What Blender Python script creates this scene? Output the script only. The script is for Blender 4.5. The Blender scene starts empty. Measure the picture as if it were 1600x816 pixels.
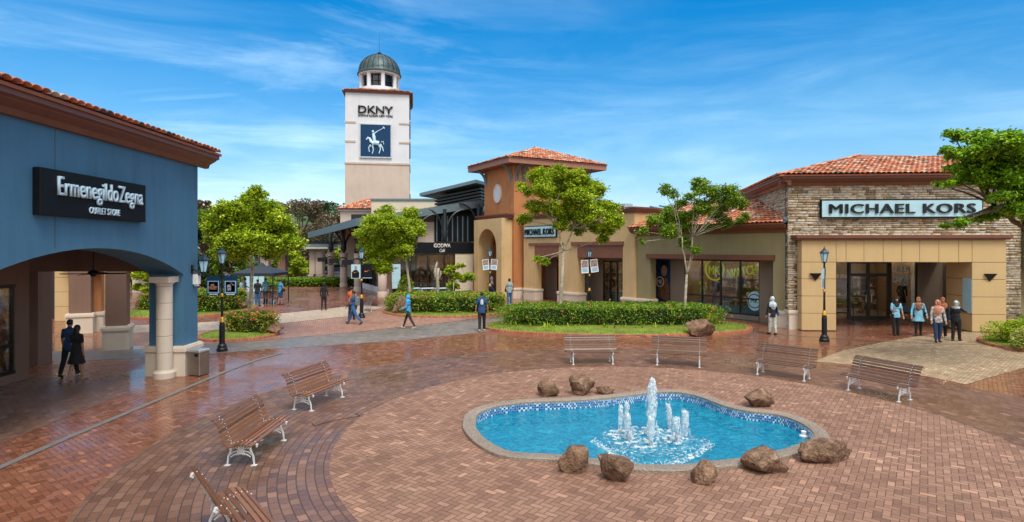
import bpy, bmesh, math, random
import numpy as np
from mathutils import Matrix, Vector, noise as mnoise
from mathutils.geometry import tessellate_polygon

random.seed(7); rng = np.random.default_rng(7)
SC = bpy.context.scene; COL = SC.collection
PI = math.pi
SKY_SAT = 1.3; SKY_TINT = (0.05, 0.98, 1.18); CLOUD_D = (2.6, 5.0, 7.0); CLOUD_L = (6.8, 9.0, 10.6); CLOUD_FILL = (9.2, 8.7, 8.0); CLOUD_C = (6.5, 8.6, 10.0); SKY_STR = 0.10; SUN_STR = 1.9; EXPO = 0.66
H = 3.75; FPX = 910.0; YH = 388.0; CX = 800.0

def at(px, py, z=0.0):
    """ground (or height z) point seen at a measured place of the photograph"""
    Y = FPX * (H - z) / (py - YH)
    return Vector(((px - CX) * Y / FPX, Y, z))
def atY(px, py, Y):
    return Vector(((px - CX) * Y / FPX, Y, H + (YH - py) * Y / FPX))

# ------------------------------------------------------------------ node helpers
class S:
    def __init__(s, nt, k): s.nt = nt; s.k = k
    def _m(s, op, o=None, o2=None):
        n = s.nt.nodes.new('ShaderNodeMath'); n.operation = op
        for i, v in enumerate((s, o, o2)):
            if v is None: continue
            if isinstance(v, S): s.nt.links.new(v.k, n.inputs[i])
            else: n.inputs[i].default_value = v
        return S(s.nt, n.outputs[0])
    def __add__(s, o): return s._m('ADD', o)
    def __sub__(s, o): return s._m('SUBTRACT', o)
    def __mul__(s, o): return s._m('MULTIPLY', o)
    def __truediv__(s, o): return s._m('DIVIDE', o)
    def rsub(s, c): return (s * -1.0) + c
    def floor(s): return s._m('FLOOR')
    def mod(s, c): return s._m('FLOORED_MODULO', c)
    def lt(s, c): return s._m('LESS_THAN', c)
    def gt(s, c): return s._m('GREATER_THAN', c)
    def mn(s, o): return s._m('MINIMUM', o)
    def mx(s, o): return s._m('MAXIMUM', o)
    def sat(s): return s.mx(0.0).mn(1.0)

def new_mat(name):
    m = bpy.data.materials.new(name); m.use_nodes = True
    nt = m.node_tree; nt.nodes.clear()
    out = nt.nodes.new('ShaderNodeOutputMaterial')
    p = nt.nodes.new('ShaderNodeBsdfPrincipled')
    nt.links.new(p.outputs[0], out.inputs[0])
    return m, nt, p, out
def setin(nt, node, key, v):
    if isinstance(v, S): nt.links.new(v.k, node.inputs[key])
    elif isinstance(v, bpy.types.NodeSocket): nt.links.new(v, node.inputs[key])
    else:
        if isinstance(v, (tuple, list)) and len(v) == 3 and node.inputs[key].type == 'RGBA': v = (*v, 1)
        node.inputs[key].default_value = v
def tex_noise(nt, vec, scale, detail=3, rough=0.55, dist=0.0):
    n = nt.nodes.new('ShaderNodeTexNoise'); n.inputs['Scale'].default_value = scale
    n.inputs['Detail'].default_value = detail; n.inputs['Roughness'].default_value = rough
    n.inputs['Distortion'].default_value = dist
    if vec is not None: nt.links.new(vec, n.inputs['Vector'])
    return S(nt, n.outputs[0])
def ramp(nt, fac, stops):
    r = nt.nodes.new('ShaderNodeValToRGB'); nt.links.new(fac.k, r.inputs[0])
    el = r.color_ramp.elements
    while len(el) < len(stops): el.new(0.5)
    for e, (p, c) in zip(el, stops):
        e.position = p; e.color = (*c, 1) if len(c) == 3 else c
    return r.outputs[0]
def mixc(nt, fac, a, b, mode='MIX'):
    n = nt.nodes.new('ShaderNodeMix'); n.data_type = 'RGBA'; n.blend_type = mode
    setin(nt, n, 0, fac); setin(nt, n, 6, a); setin(nt, n, 7, b)
    return n.outputs[2]
def coords(nt, kind='Object'):
    return nt.nodes.new('ShaderNodeTexCoord').outputs[kind]
def geo_pos(nt): return nt.nodes.new('ShaderNodeNewGeometry').outputs['Position']
def island(nt): return S(nt, nt.nodes.new('ShaderNodeNewGeometry').outputs['Random Per Island'])
def sep(nt, v):
    n = nt.nodes.new('ShaderNodeSeparateXYZ'); nt.links.new(v, n.inputs[0])
    return S(nt, n.outputs[0]), S(nt, n.outputs[1]), S(nt, n.outputs[2])
def comb(nt, x, y, z=0.0):
    n = nt.nodes.new('ShaderNodeCombineXYZ')
    setin(nt, n, 0, x); setin(nt, n, 1, y); setin(nt, n, 2, z)
    return n.outputs[0]
def bump(nt, p, h, strength=0.4, dist=0.01):
    b = nt.nodes.new('ShaderNodeBump'); b.inputs['Strength'].default_value = strength
    b.inputs['Distance'].default_value = dist
    nt.links.new(h.k, b.inputs['Height']); nt.links.new(b.outputs[0], p.inputs['Normal'])

def mul3(c, f): return tuple(min(1, x * f) for x in c)
_plain = {}
def plain(name, c, rough=0.6, metal=0.0, emit=0.0, var=0.12, spec=0.5, scale=4.0):
    if name in _plain: return _plain[name]
    m, nt, p, o = new_mat(name)
    if var > 0:
        n = tex_noise(nt, coords(nt), scale, 4)
        setin(nt, p, 'Base Color', ramp(nt, n, [(0.3, mul3(c, 1 - var)), (0.7, mul3(c, 1 + var))]))
        setin(nt, p, 'Roughness', (n * 0.15) + (rough - 0.075))
    else:
        setin(nt, p, 'Base Color', c); p.inputs['Roughness'].default_value = rough
    p.inputs['Metallic'].default_value = metal
    p.inputs['Specular IOR Level'].default_value = spec
    if emit: setin(nt, p, 'Emission Color', c); p.inputs['Emission Strength'].default_value = emit
    _plain[name] = m; return m
def plaster(name, c, stain=0.16):
    m, nt, p, o = new_mat(name)
    g = geo_pos(nt)
    x, y, z = sep(nt, g)
    n1 = tex_noise(nt, g, 0.7, 5, 0.6)
    n2 = tex_noise(nt, comb(nt, x * 3.0, y * 3.0, z * 0.35), 1.3, 4, 0.65)
    n3 = tex_noise(nt, g, 55.0, 2)
    a = ((n1 - 0.5) * 1.4 + (n2 - 0.5) * 0.9 + 0.5).sat()
    setin(nt, p, 'Base Color', ramp(nt, a, [(0.1, mul3(c, 1 - stain)), (0.5, c), (0.95, mul3(c, 1 + stain * .7))]))
    p.inputs['Roughness'].default_value = 0.82
    bump(nt, p, n3 + n1 * 1.5, 0.35, 0.006)
    return m
def varied(name, stops, rough=0.7, bscale=20, bstr=0.3, trans=0.0, spec=0.5, noise_mix=0.25, nscale=6.0):
    """colour varies per mesh island (leaf, tile, stone, item)"""
    m, nt, p, o = new_mat(name)
    r = island(nt)
    n = tex_noise(nt, geo_pos(nt), nscale, 4)
    a = (r + (n - 0.5) * noise_mix * 2).sat()
    c = ramp(nt, a, stops)
    setin(nt, p, 'Base Color', c); p.inputs['Roughness'].default_value = rough
    p.inputs['Specular IOR Level'].default_value = spec
    if bscale: bump(nt, p, tex_noise(nt, geo_pos(nt), bscale, 3), bstr, 0.01)
    if trans:
        t = nt.nodes.new('ShaderNodeBsdfTranslucent'); nt.links.new(c, t.inputs[0])
        mx = nt.nodes.new('ShaderNodeMixShader'); mx.inputs[0].default_value = trans
        nt.links.new(p.outputs[0], mx.inputs[1]); nt.links.new(t.outputs[0], mx.inputs[2])
        nt.links.new(mx.outputs[0], o.inputs[0])
    return m
def brick_mat(name, stops, mortar, kind='herring', rot=0.0, size=0.1, rough=(0.35, 0.7), wetscale=0.35, centre=(0, 0), wet=0.5, moss=0.0):
    m, nt, p, o = new_mat(name)
    g = geo_pos(nt); X, Y, Z = sep(nt, g)
    X = X - centre[0]; Y = Y - centre[1]
    wob = tex_noise(nt, g, 1.7, 2)
    if kind == 'polar':
        r = (X * X + Y * Y)._m('SQRT'); th = Y._m('ARCTAN2', X)
        v = r / (size * 1.25); u = th * (8.3 / (size * 2))
        row = v.floor(); u = u + row.mod(2.0) * 0.5
        i = u.floor(); fu = u - i; fv = v - row
        eu = fu.mn(fu.rsub(1.0)) * 2.0; ev = fv.mn(fv.rsub(1.0))
        d = eu.mn(ev); idx, idy = i, row
    else:
        c, s_ = math.cos(rot), math.sin(rot)
        U = (X * c + Y * s_) / size; V = (Y * c - X * s_) / size
        if kind == 'run':
            row = V.floor(); u = U * 0.5 + row.mod(2.0) * 0.5
            i = u.floor(); fu = u - i; fv = V - row
            eu = fu.mn(fu.rsub(1.0)) * 2.0; ev = fv.mn(fv.rsub(1.0))
            d = eu.mn(ev); idx, idy = i, row
        else:
            i = U.floor(); j = V.floor(); fx = U - i; fy = V - j
            k = (i - j).mod(4.0)
            k1 = k.gt(0.5) * k.lt(1.5); hz = k.lt(1.5)
            k2 = k.gt(1.5) * k.lt(2.5); vt = hz.rsub(1.0)
            uh = fx + k1; vv = fy + k2
            dh = uh.mn(uh.rsub(2.0)).mn(fy.mn(fy.rsub(1.0)))
            dv = vv.mn(vv.rsub(2.0)).mn(fx.mn(fx.rsub(1.0)))
            d = dh * hz + dv * vt
            idx = i - k1; idy = j - k2
    wn = nt.nodes.new('ShaderNodeTexWhiteNoise'); wn.noise_dimensions = '2D'
    nt.links.new(comb(nt, idx, idy), wn.inputs['Vector'])
    rid = S(nt, wn.outputs['Value'])
    big = tex_noise(nt, g, wetscale, 5, 0.6)
    fine = tex_noise(nt, g, 40.0, 3)
    col = ramp(nt, (rid * 0.52 + (big - 0.5) * 0.9 + (fine - 0.5) * 0.6 + 0.24).sat(), stops)
    mask = ((d - 0.035) * 22.0).sat()          # 0 in the joint
    mcol = mortar
    if moss: mcol = mixc(nt, ((tex_noise(nt, g, 1.1, 3) - 0.55) * 6.0).sat() * moss, mortar, (0.09, 0.11, 0.02))
    col = mixc(nt, ((tex_noise(nt, g, 0.9, 6, 0.7, 1.5) - 0.56) * 5.0).sat() * 0.35, col, mixc(nt, 1.0, col, (0.45, 0.42, 0.40), 'MULTIPLY'))
    col = mixc(nt, rid.gt(0.965) * 0.5, col, mixc(nt, 1.0, col, (1.55, 1.5, 1.45), 'MULTIPLY'))
    col = mixc(nt, mask, mcol, col)
    wetm = ((big - (0.62 - wet * 0.3)) * 5.0).sat()
    col = mixc(nt, wetm * 0.35, col, mixc(nt, 1.0, col, (0.5, 0.5, 0.5), 'MULTIPLY'))
    setin(nt, p, 'Base Color', col)
    rr = (wetm.rsub(1.0) * (rough[1] - rough[0]) + rough[0]) + (rid - 0.5) * 0.12 + (fine - 0.5) * 0.1
    setin(nt, p, 'Roughness', rr + mask.rsub(1.0) * 0.2)
    bump(nt, p, mask + rid * 0.35 + fine * 0.25 + wob * 0.8, 0.5, 0.006)
    return m
def glass_mat(name='window_glass', tint=(0.75, 0.8, 0.8), refl=0.16):
    m, nt, p, o = new_mat(name)
    nt.nodes.remove(p)
    t = nt.nodes.new('ShaderNodeBsdfTransparent'); t.inputs[0].default_value = (*tint, 1)
    g = nt.nodes.new('ShaderNodeBsdfGlossy'); g.inputs['Roughness'].default_value = 0.03
    f = nt.nodes.new('ShaderNodeFresnel'); f.inputs[0].default_value = 1.5
    a = (S(nt, f.outputs[0]) * 0.7 + refl * 0.2)
    mx = nt.nodes.new('ShaderNodeMixShader'); nt.links.new(a.sat().k, mx.inputs[0])
    nt.links.new(t.outputs[0], mx.inputs[1]); nt.links.new(g.outputs[0], mx.inputs[2])
    nt.links.new(mx.outputs[0], o.inputs[0])
    return m

# ------------------------------------------------------------------ mesh builder
class MB:
    def __init__(s): s.v = []; s.f = []; s.m = []; s.T = Matrix.Identity(4)
    def add(s, vs, fs, m=0):
        n = len(s.v); T = s.T
        s.v += [tuple(T @ Vector(v)) for v in vs]
        for f in fs: s.f.append(tuple(i + n for i in f)); s.m.append(m)
        return s
    def box(s, x0, x1, y0, y1, z0, z1, m=0):
        return s.add([(x0,y0,z0),(x1,y0,z0),(x1,y1,z0),(x0,y1,z0),(x0,y0,z1),(x1,y0,z1),(x1,y1,z1),(x0,y1,z1)],
              [(0,3,2,1),(4,5,6,7),(0,1,5,4),(1,2,6,5),(2,3,7,6),(3,0,4,7)], m)
    def bev(s, x0, x1, y0, y1, z0, z1, b=0.01, m=0):
        """box with chamfered vertical and top edges"""
        o = [(x0+b,y0),(x1-b,y0),(x1,y0+b),(x1,y1-b),(x1-b,y1),(x0+b,y1),(x0,y1-b),(x0,y0+b)]
        i = [(x0+2*b,y0+b),(x1-2*b,y0+b),(x1-b,y0+2*b),(x1-b,y1-2*b),(x1-2*b,y1-b),(x0+2*b,y1-b),(x0+b,y1-2*b),(x0+b,y0+2*b)]
        vs = [(*q, z0) for q in o] + [(*q, z1-b) for q in o] + [(*q, z1) for q in i]
        fs = [tuple(range(7,-1,-1)), tuple(range(16,24))]
        for k in range(8):
            j = (k+1) % 8; fs += [(k,j,j+8,k+8),(k+8,j+8,j+16,k+16)]
        return s.add(vs, fs, m)
    def prism(s, pts, z0, z1, m=0):
        n = len(pts)
        return s.add([(p[0],p[1],z0) for p in pts]+[(p[0],p[1],z1) for p in pts],
              [tuple(range(n-1,-1,-1)), tuple(range(n,2*n))]+[(i,(i+1)%n,(i+1)%n+n,i+n) for i in range(n)], m)
    def sweep(s, prof, x0, x1, m=0):
        """profile (y,z) closed, swept along x"""
        n = len(prof)
        return s.add([(x0,*p) for p in prof]+[(x1,*p) for p in prof],
              [tuple(range(n)), tuple(range(2*n-1,n-1,-1))]+[(i,i+n,(i+1)%n+n,(i+1)%n) for i in range(n)], m)
    def lathe(s, prof, c=(0,0), n=16, m=0, sq=False):
        vs = []; k = len(prof)
        for r, z in prof:
            for i in range(n):
                a = 2*PI*i/n + (PI/n if n < 9 else 0); vs.append((c[0]+r*math.cos(a), c[1]+r*math.sin(a), z))
        fs = [tuple(range(n-1,-1,-1)), tuple(range((k-1)*n, k*n))]
        for a in range(k-1):
            for i in range(n):
                j = (i+1) % n; fs.append((a*n+i, a*n+j, (a+1)*n+j, (a+1)*n+i))
        return s.add(vs, fs, m)
    def tube(s, path, rad, n=8, m=0, flat=1.0):
        path = [Vector(p) for p in path]
        if not hasattr(rad, '__len__'): rad = [rad]*len(path)
        vs = []; up = None
        for i, p in enumerate(path):
            d = (path[min(i+1,len(path)-1)] - path[max(i-1,0)])
            if d.length < 1e-9: d = Vector((0,0,1))
            d.normalize()
            if up is None: up = Vector((0,0,1)) if abs(d.z) < 0.9 else Vector((1,0,0))
            a = d.cross(up)
            if a.length < 1e-6: a = d.cross(Vector((0,1,0)))
            a.normalize(); b = a.cross(d).normalized(); up = b
            for k in range(n):
                t = 2*PI*k/n; vs.append(tuple(p + a*math.cos(t)*rad[i] + b*math.sin(t)*rad[i]*flat))
        L = len(path)
        fs = [tuple(range(n)), tuple(range(L*n-1,(L-1)*n-1,-1))]
        for i in range(L-1):
            for k in range(n):
                j = (k+1) % n; fs.append((i*n+k, (i+1)*n+k, (i+1)*n+j, i*n+j))
        return s.add(vs, fs, m)
    def ball(s, c, r, n=10, m=0):
        if not hasattr(r, '__len__'): r = (r,r,r)
        k = max(5, n//2+1); vs = []; 
        for a in range(1,k):
            t = PI*a/k
            for i in range(n):
                u = 2*PI*i/n; vs.append((c[0]+r[0]*math.sin(t)*math.cos(u), c[1]+r[1]*math.sin(t)*math.sin(u), c[2]-r[2]*math.cos(t)))
        b = len(vs); vs += [(c[0],c[1],c[2]-r[2]),(c[0],c[1],c[2]+r[2])]
        fs = []
        for i in range(n):
            j = (i+1) % n; fs += [(b,j,i),(b+1,(k-2)*n+i,(k-2)*n+j)]
            for a in range(k-2): fs.append((a*n+i,a*n+j,(a+1)*n+j,(a+1)*n+i))
        return s.add(vs, fs, m)
    def plate(s, loops, y0, y1, m=0):
        """outline with holes in the x-z plane, thickness y0..y1 (front is y0)"""
        tris = tessellate_polygon([[Vector((p[0],p[1],0)) for p in l] for l in loops])
        flat = [p for l in loops for p in l]; n = len(flat)
        vs = [(p[0],y0,p[1]) for p in flat]+[(p[0],y1,p[1]) for p in flat]
        fs = []
        for t in tris:
            a,b,c = (flat[i] for i in t)
            cr = (b[0]-a[0])*(c[1]-a[1])-(b[1]-a[1])*(c[0]-a[0])
            t = tuple(t) if cr > 0 else tuple(reversed(t))
            fs.append(t); fs.append(tuple(i+n for i in reversed(t)))
        o = 0
        for li, l in enumerate(loops):
            k = len(l); ar = sum(l[i][0]*l[(i+1)%k][1]-l[(i+1)%k][0]*l[i][1] for i in range(k))
            for i in range(k):
                a, b = o+i, o+(i+1)%k
                q = (a, a+n, b+n, b)
                if (ar > 0) != (li == 0): q = q[::-1]
                fs.append(q)
            o += k
        return s.add(vs, fs, m)
    def sheet(s, loops, z, m=0):
        tris = tessellate_polygon([[Vector((p[0],p[1],0)) for p in l] for l in loops])
        flat = [p for l in loops for p in l]; fs = []
        for t in tris:
            a,b,c = (flat[i] for i in t)
            cr = (b[0]-a[0])*(c[1]-a[1])-(b[1]-a[1])*(c[0]-a[0])
            fs.append(tuple(t) if cr > 0 else tuple(reversed(t)))
        return s.add([(p[0],p[1],z) for p in flat], fs, m)
    def build(s, name, mats, parent=None, smooth=False, mat=None):
        me = bpy.data.meshes.new(name)
        me.from_pydata(s.v, [], s.f)
        if not isinstance(mats, (list, tuple)): mats = [mats]
        for x in mats: me.materials.append(x)
        if len(mats) > 1: me.polygons.foreach_set('material_index', s.m)
        if smooth: me.polygons.foreach_set('use_smooth', [True]*len(me.polygons))
        me.update()
        return link(name, me, parent, mat, smooth)
def link(name, me, parent=None, mat=None, smooth=False):
    o = bpy.data.objects.new(name, me); COL.objects.link(o)
    if parent: o.parent = parent
    if mat is not None: o.matrix_local = mat
    if smooth == 'auto':
        md = o.modifiers.new('smooth', 'EDGE_SPLIT'); md.split_angle = math.radians(40)
    return o
def tag(o, label=None, cat=None, group=None, kind=None):
    if label: o['label'] = label
    if cat: o['category'] = cat
    if group: o['group'] = group
    if kind: o['kind'] = kind
    return o
def thing(name, label, cat, loc=(0,0,0), rz=0.0, group=None, scale=1.0):
    o = bpy.data.objects.new(name, None); COL.objects.link(o)
    o.location = loc; o.rotation_euler = (0,0,rz); o.scale = (scale,)*3
    o.empty_display_size = 0.2
    return tag(o, label, cat, group)
def copy_tree(o, parent=None):
    c = o.copy(); COL.objects.link(c); c.parent = parent
    for ch in list(o.children): copy_tree(ch, c)
    return c
def struct(o): o['kind'] = 'structure'; return o
def frame(A, B):
    """origin and angle of a facade running from A to B, seen with A on the left"""
    return (A[0], A[1], 0.0), math.atan2(B[1]-A[1], B[0]-A[0])
def along(A, B, px):
    """metres from A along AB at which the facade crosses a sight line"""
    d = Vector((B[0]-A[0], B[1]-A[1])).normalized(); t = (px-CX)/FPX
    return (t*A[1]-A[0])/(d.x - t*d.y)
def rect(x0, x1, z0, z1): return [(x0,z0),(x1,z0),(x1,z1),(x0,z1)]
def archloop(x0, x1, z0, zs, rise, n=20):
    c = (x0+x1)/2; h = (x1-x0)/2
    R = (h*h+rise*rise)/(2*rise); a0 = math.asin(min(1, h/R)) if rise <= h else PI-math.asin(h/R)
    pts = [(x0,z0),(x1,z0)]
    for k in range(n+1):
        a = a0 - 2*a0*k/n; pts.append((c+R*math.sin(a), zs+rise-R+R*math.cos(a)))
    return pts
def circ(cx, cy, r, n=96, ry=None): return [(cx+r*math.cos(2*PI*i/n), cy+(ry or r)*math.sin(2*PI*i/n)) for i in range(n)]

def text(name, s, w, h, parent, loc, mat, rz=0.0, extrude=0.02, bold=0.0, shear=0.0, space=1.0, face=True):
    """raised letters, bottom-centre at loc, facing local -y"""
    mbold = 0
    if 'M' in s: mbold, bold = bold*1.2, 0
    cu = bpy.data.curves.new(name, 'FONT'); cu.body = s; cu.size = 1.0
    cu.offset = bold; cu.extrude = 0.0; cu.shear = shear; cu.space_character = space; cu.resolution_u = 3
    ob = bpy.data.objects.new('tmp', cu); COL.objects.link(ob)
    dg = bpy.context.evaluated_depsgraph_get()
    me = bpy.data.meshes.new_from_object(ob.evaluated_get(dg))
    bpy.data.objects.remove(ob); bpy.data.curves.remove(cu)
    bm = bmesh.new(); bm.from_mesh(me)
    if mbold:
        base = bm.faces[:]
        for k, dx in enumerate((-mbold, mbold)):
            r = bmesh.ops.duplicate(bm, geom=list({v for f in base for v in f.verts})+list({e for f in base for e in f.edges})+base)
            for g in r['geom']:
                if isinstance(g, bmesh.types.BMVert): g.co.x += dx; g.co.z += .004*(k+1)
    xs = [v.co.x for v in bm.verts]; ys = [v.co.y for v in bm.verts]
    x0, x1, y0, y1 = min(xs), max(xs), min(ys), max(ys)
    for v in bm.verts:
        x = (v.co.x-x0)/(x1-x0)*w - w/2; z = (v.co.y-y0)/(y1-y0)*h
        v.co = (x, -v.co.z*.25, z)
    if extrude > 0:
        r = bmesh.ops.extrude_face_region(bm, geom=bm.faces[:])
        for g in r['geom']:
            if isinstance(g, bmesh.types.BMVert): g.co.y -= extrude
    bmesh.ops.recalc_face_normals(bm, faces=bm.faces)
    bm.to_mesh(me); bm.free(); me.materials.clear(); me.materials.append(mat); me.name = name
    o = bpy.data.objects.new(name, me); COL.objects.link(o); o.parent = parent
    o.location = loc; o.rotation_euler = (0,0,rz)
    return o

# ------------------------------------------------------------------ fast quads (leaves, tiles)
def np_mesh(name, V, quads, mats, midx=None, parent=None, extra=None, smooth=False):
    """V (n,3), quads (m,4)"""
    me = bpy.data.meshes.new(name)
    me.vertices.add(len(V)); me.vertices.foreach_set('co', V.astype(np.float32).ravel())
    me.loops.add(quads.size); me.loops.foreach_set('vertex_index', quads.astype(np.int32).ravel())
    k = quads.shape[1]
    me.polygons.add(len(quads)); me.polygons.foreach_set('loop_start', np.arange(0, quads.size, k, dtype=np.int32))
    try: me.polygons.foreach_set('loop_total', np.full(len(quads), k, dtype=np.int32))
    except Exception: pass
    for x in (mats if isinstance(mats, (list, tuple)) else [mats]): me.materials.append(x)
    if midx is not None: me.polygons.foreach_set('material_index', midx.astype(np.int32))
    if smooth: me.polygons.foreach_set('use_smooth', np.ones(len(quads), dtype=bool))
    me.update(calc_edges=True); me.validate()
    return link(name, me, parent)
def leaf_quads(P, size, up=0.35, asp=0.55):
    """one rhombic, slightly folded leaf per point of P; returns V, Q"""
    n = len(P); d = rng.normal(size=(n,3)); d /= np.linalg.norm(d,axis=1)[:,None]
    nrm = rng.normal(size=(n,3)); nrm[:,2] = np.abs(nrm[:,2]) + up*2
    nrm /= np.linalg.norm(nrm,axis=1)[:,None]
    d = d - nrm*(d*nrm).sum(1)[:,None]; d /= np.linalg.norm(d,axis=1)[:,None]+1e-9
    e = np.cross(nrm, d); s = (size*rng.uniform(0.65,1.3,n))[:,None]
    V = np.stack([P-d*s*.5, P+e*s*asp*.5+nrm*s*.1, P+d*s*.5, P-e*s*asp*.5+nrm*s*.1], 1).reshape(-1,3)
    return V, np.arange(4*n).reshape(n,4)
def in_ball(n, shell=0.45):
    d = rng.normal(size=(n,3)); d /= np.linalg.norm(d,axis=1)[:,None]
    return d*(shell+(1-shell)*rng.uniform(0,1,n)**0.5)[:,None]
# ------------------------------------------------------------------ materials
M = {}
M['blue'] = plaster('blue_plaster', (0.06, 0.175, 0.285), 0.2)
M['eave'] = plain('brown_eave_paint', (0.17, 0.06, 0.032), 0.5)
M['brownwall'] = plaster('taupe_brown_plaster', (0.22, 0.13, 0.095))
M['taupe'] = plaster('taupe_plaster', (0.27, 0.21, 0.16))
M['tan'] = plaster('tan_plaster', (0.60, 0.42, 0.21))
M['panel'] = plaster('tan_panel', (0.56, 0.39, 0.19), 0.08)
M['olive'] = plaster('olive_plaster', (0.30, 0.25, 0.13))
M['orange'] = plaster('orange_plaster', (0.47, 0.19, 0.068), 0.25)
M['stone'] = plaster('pale_cast_stone', (0.66, 0.57, 0.46), 0.14)
M['colstone'] = plaster('pink_column_stone', (0.56, 0.45, 0.38), 0.12)
M['white'] = plaster('white_render', (0.66, 0.67, 0.71), 0.09)
M['beige'] = plaster('beige_render', (0.54, 0.44, 0.37), 0.12)
M['cream'] = plaster('cream_render', (0.66, 0.58, 0.44), 0.08)
M['joint'] = plain('dark_joint', (0.10, 0.075, 0.05), 0.9)
M['black'] = plain('black_metal', (0.012, 0.013, 0.016), 0.35, 0.3)
M['signblack'] = plain('black_sign_board', (0.006, 0.008, 0.012), 0.6, spec=0.2)
M['frame'] = plain('black_window_frame', (0.015, 0.013, 0.012), 0.4)
M['steel'] = plain('grey_green_steel', (0.13, 0.19, 0.22), 0.45, 0.2)
M['darksteel'] = plain('dark_blue_steel', (0.022, 0.03, 0.038), 0.45, 0.3)
M['gold'] = plain('gold_paint', (0.75, 0.42, 0.06), 0.35, 0.6)
M['whitepaint'] = plain('white_paint', (0.80, 0.80, 0.80), 0.4)
M['iron'] = plain('white_cast_iron', (0.70, 0.70, 0.70), 0.45)
M['silver'] = plain('brushed_silver', (0.55, 0.58, 0.6), 0.35, 0.7)
M['copper'] = plain('weathered_copper', (0.06, 0.095, 0.10), 0.45, 0.4, var=0.5)
M['glass'] = glass_mat()
M['darkglass'] = glass_mat('dark_window_glass', (0.35, 0.4, 0.42), 0.3)
M['lampglass'] = plain('pale_blue_lamp_glass', (0.40, 0.66, 0.80), 0.15, var=0.1)
M['signpale'] = plain('pale_blue_sign_face', (0.42, 0.66, 0.76), 0.4, var=0.05)
M['letter'] = plain('dark_bronze_letter', (0.014, 0.014, 0.018), 0.3, 0.4)
M['soil'] = plain('brown_soil', (0.13, 0.075, 0.04), 0.95, var=0.5, scale=9)
M['navy'] = plain('navy_panel', (0.008, 0.045, 0.12), 0.65, spec=0.2)
M['logoblue'] = plain('pale_logo_blue', (0.55, 0.75, 0.88), 0.5)
M['lit'] = plain('shop_lamp', (1.0, 0.82, 0.6), 0.4, emit=14.0, var=0)
M['tile'] = varied('clay_roof_tile', [(0.0, (0.16, 0.075, 0.06)), (0.12, (0.48, 0.145, 0.07)), (0.45, (0.60, 0.20, 0.09)), (0.68, (0.64, 0.27, 0.14)), (0.77, (0.68, 0.46, 0.34)), (0.90, (0.66, 0.52, 0.42)), (0.95, (0.20, 0.13, 0.11)), (1.0, (0.14, 0.10, 0.09))], 0.7, 30, 0.3, noise_mix=0.06)
M['ledge'] = varied('ledge_stone', [(0.0, (0.20, 0.14, 0.09)), (0.2, (0.40, 0.30, 0.18)), (0.45, (0.55, 0.47, 0.35)), (0.62, (0.48, 0.43, 0.35)), (0.75, (0.56, 0.41, 0.26)), (0.88, (0.66, 0.59, 0.47)), (1.0, (0.36, 0.33, 0.30))], 0.85, 18, 0.8, noise_mix=0.25, nscale=9)
M['goods'] = varied('shop_goods', [(0, (0.03, 0.02, 0.02)), (0.3, (0.25, 0.11, 0.05)), (0.5, (0.6, 0.42, 0.25)), (0.62, (0.05, 0.07, 0.12)), (0.8, (0.65, 0.6, 0.55)), (0.92, (0.35, 0.05, 0.04)), (1, (0.5, 0.5, 0.2))], 0.5, 0)
M['shopwall'] = plain('warm_shop_wall', (0.34, 0.20, 0.12), 0.6)
M['shopfloor'] = plain('shop_floor', (0.25, 0.17, 0.11), 0.35)
LEAFG = [(0.0, (0.04, 0.10, 0.005)), (0.25, (0.18, 0.31, 0.006)), (0.6, (0.42, 0.56, 0.010)), (1.0, (0.70, 0.78, 0.05))]
M['leaf'] = varied('fresh_green_leaf', LEAFG, 0.5, 0, trans=0.35, noise_mix=0.55, nscale=2.2)
M['leaf2'] = varied('mid_green_leaf', [(0, (0.04, 0.10, 0.006)), (0.4, (0.14, 0.27, 0.01)), (0.8, (0.27, 0.43, 0.02)), (1, (0.42, 0.56, 0.04))], 0.5, 0, trans=0.3, noise_mix=0.35, nscale=1.6)
M['leafdark'] = varied('dark_green_leaf', [(0, (0.01, 0.035, 0.01)), (0.5, (0.03, 0.08, 0.015)), (1, (0.08, 0.15, 0.03))], 0.55, 0, trans=0.25, noise_mix=0.3, nscale=0.6)
M['leafrust'] = varied('rusty_flowering_leaf', [(0, (0.05, 0.06, 0.015)), (0.4, (0.14, 0.13, 0.04)), (0.7, (0.22, 0.15, 0.07)), (0.86, (0.28, 0.17, 0.11)), (0.93, (0.6, 0.42, 0.38)), (1, (0.75, 0.6, 0.55))], 0.6, 0, trans=0.25, noise_mix=0.4, nscale=0.5)
M['leafrain'] = varied('layered_tree_leaf', [(0, (0.04, 0.12, 0.008)), (0.35, (0.15, 0.33, 0.01)), (0.75, (0.30, 0.52, 0.015)), (1, (0.46, 0.66, 0.03))], 0.5, 0, trans=0.35, noise_mix=0.3, nscale=1.5)
M['leafyellow'] = varied('yellow_variegated_leaf', [(0, (0.12, 0.22, 0.02)), (0.4, (0.4, 0.46, 0.06)), (1, (0.75, 0.72, 0.25))], 0.5, 0, trans=0.3, noise_mix=0.3)
M['hedgeleaf'] = varied('clipped_hedge_leaf', [(0, (0.05, 0.11, 0.006)), (0.35, (0.12, 0.25, 0.01)), (0.75, (0.24, 0.40, 0.012)), (1, (0.38, 0.52, 0.03))], 0.5, 0, trans=0.3, noise_mix=0.35, nscale=2.5)
M['flower'] = varied('orange_ixora_flower', [(0, (0.6, 0.10, 0.04)), (0.5, (0.8, 0.25, 0.10)), (1, (0.85, 0.42, 0.2))], 0.6, 0, trans=0.2)
M['bark'] = plain('mottled_grey_bark', (0.36, 0.32, 0.24), 0.85, var=0.45, scale=7)
M['barkdark'] = plain('dark_bark', (0.12, 0.085, 0.055), 0.9, var=0.4, scale=7)
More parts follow.
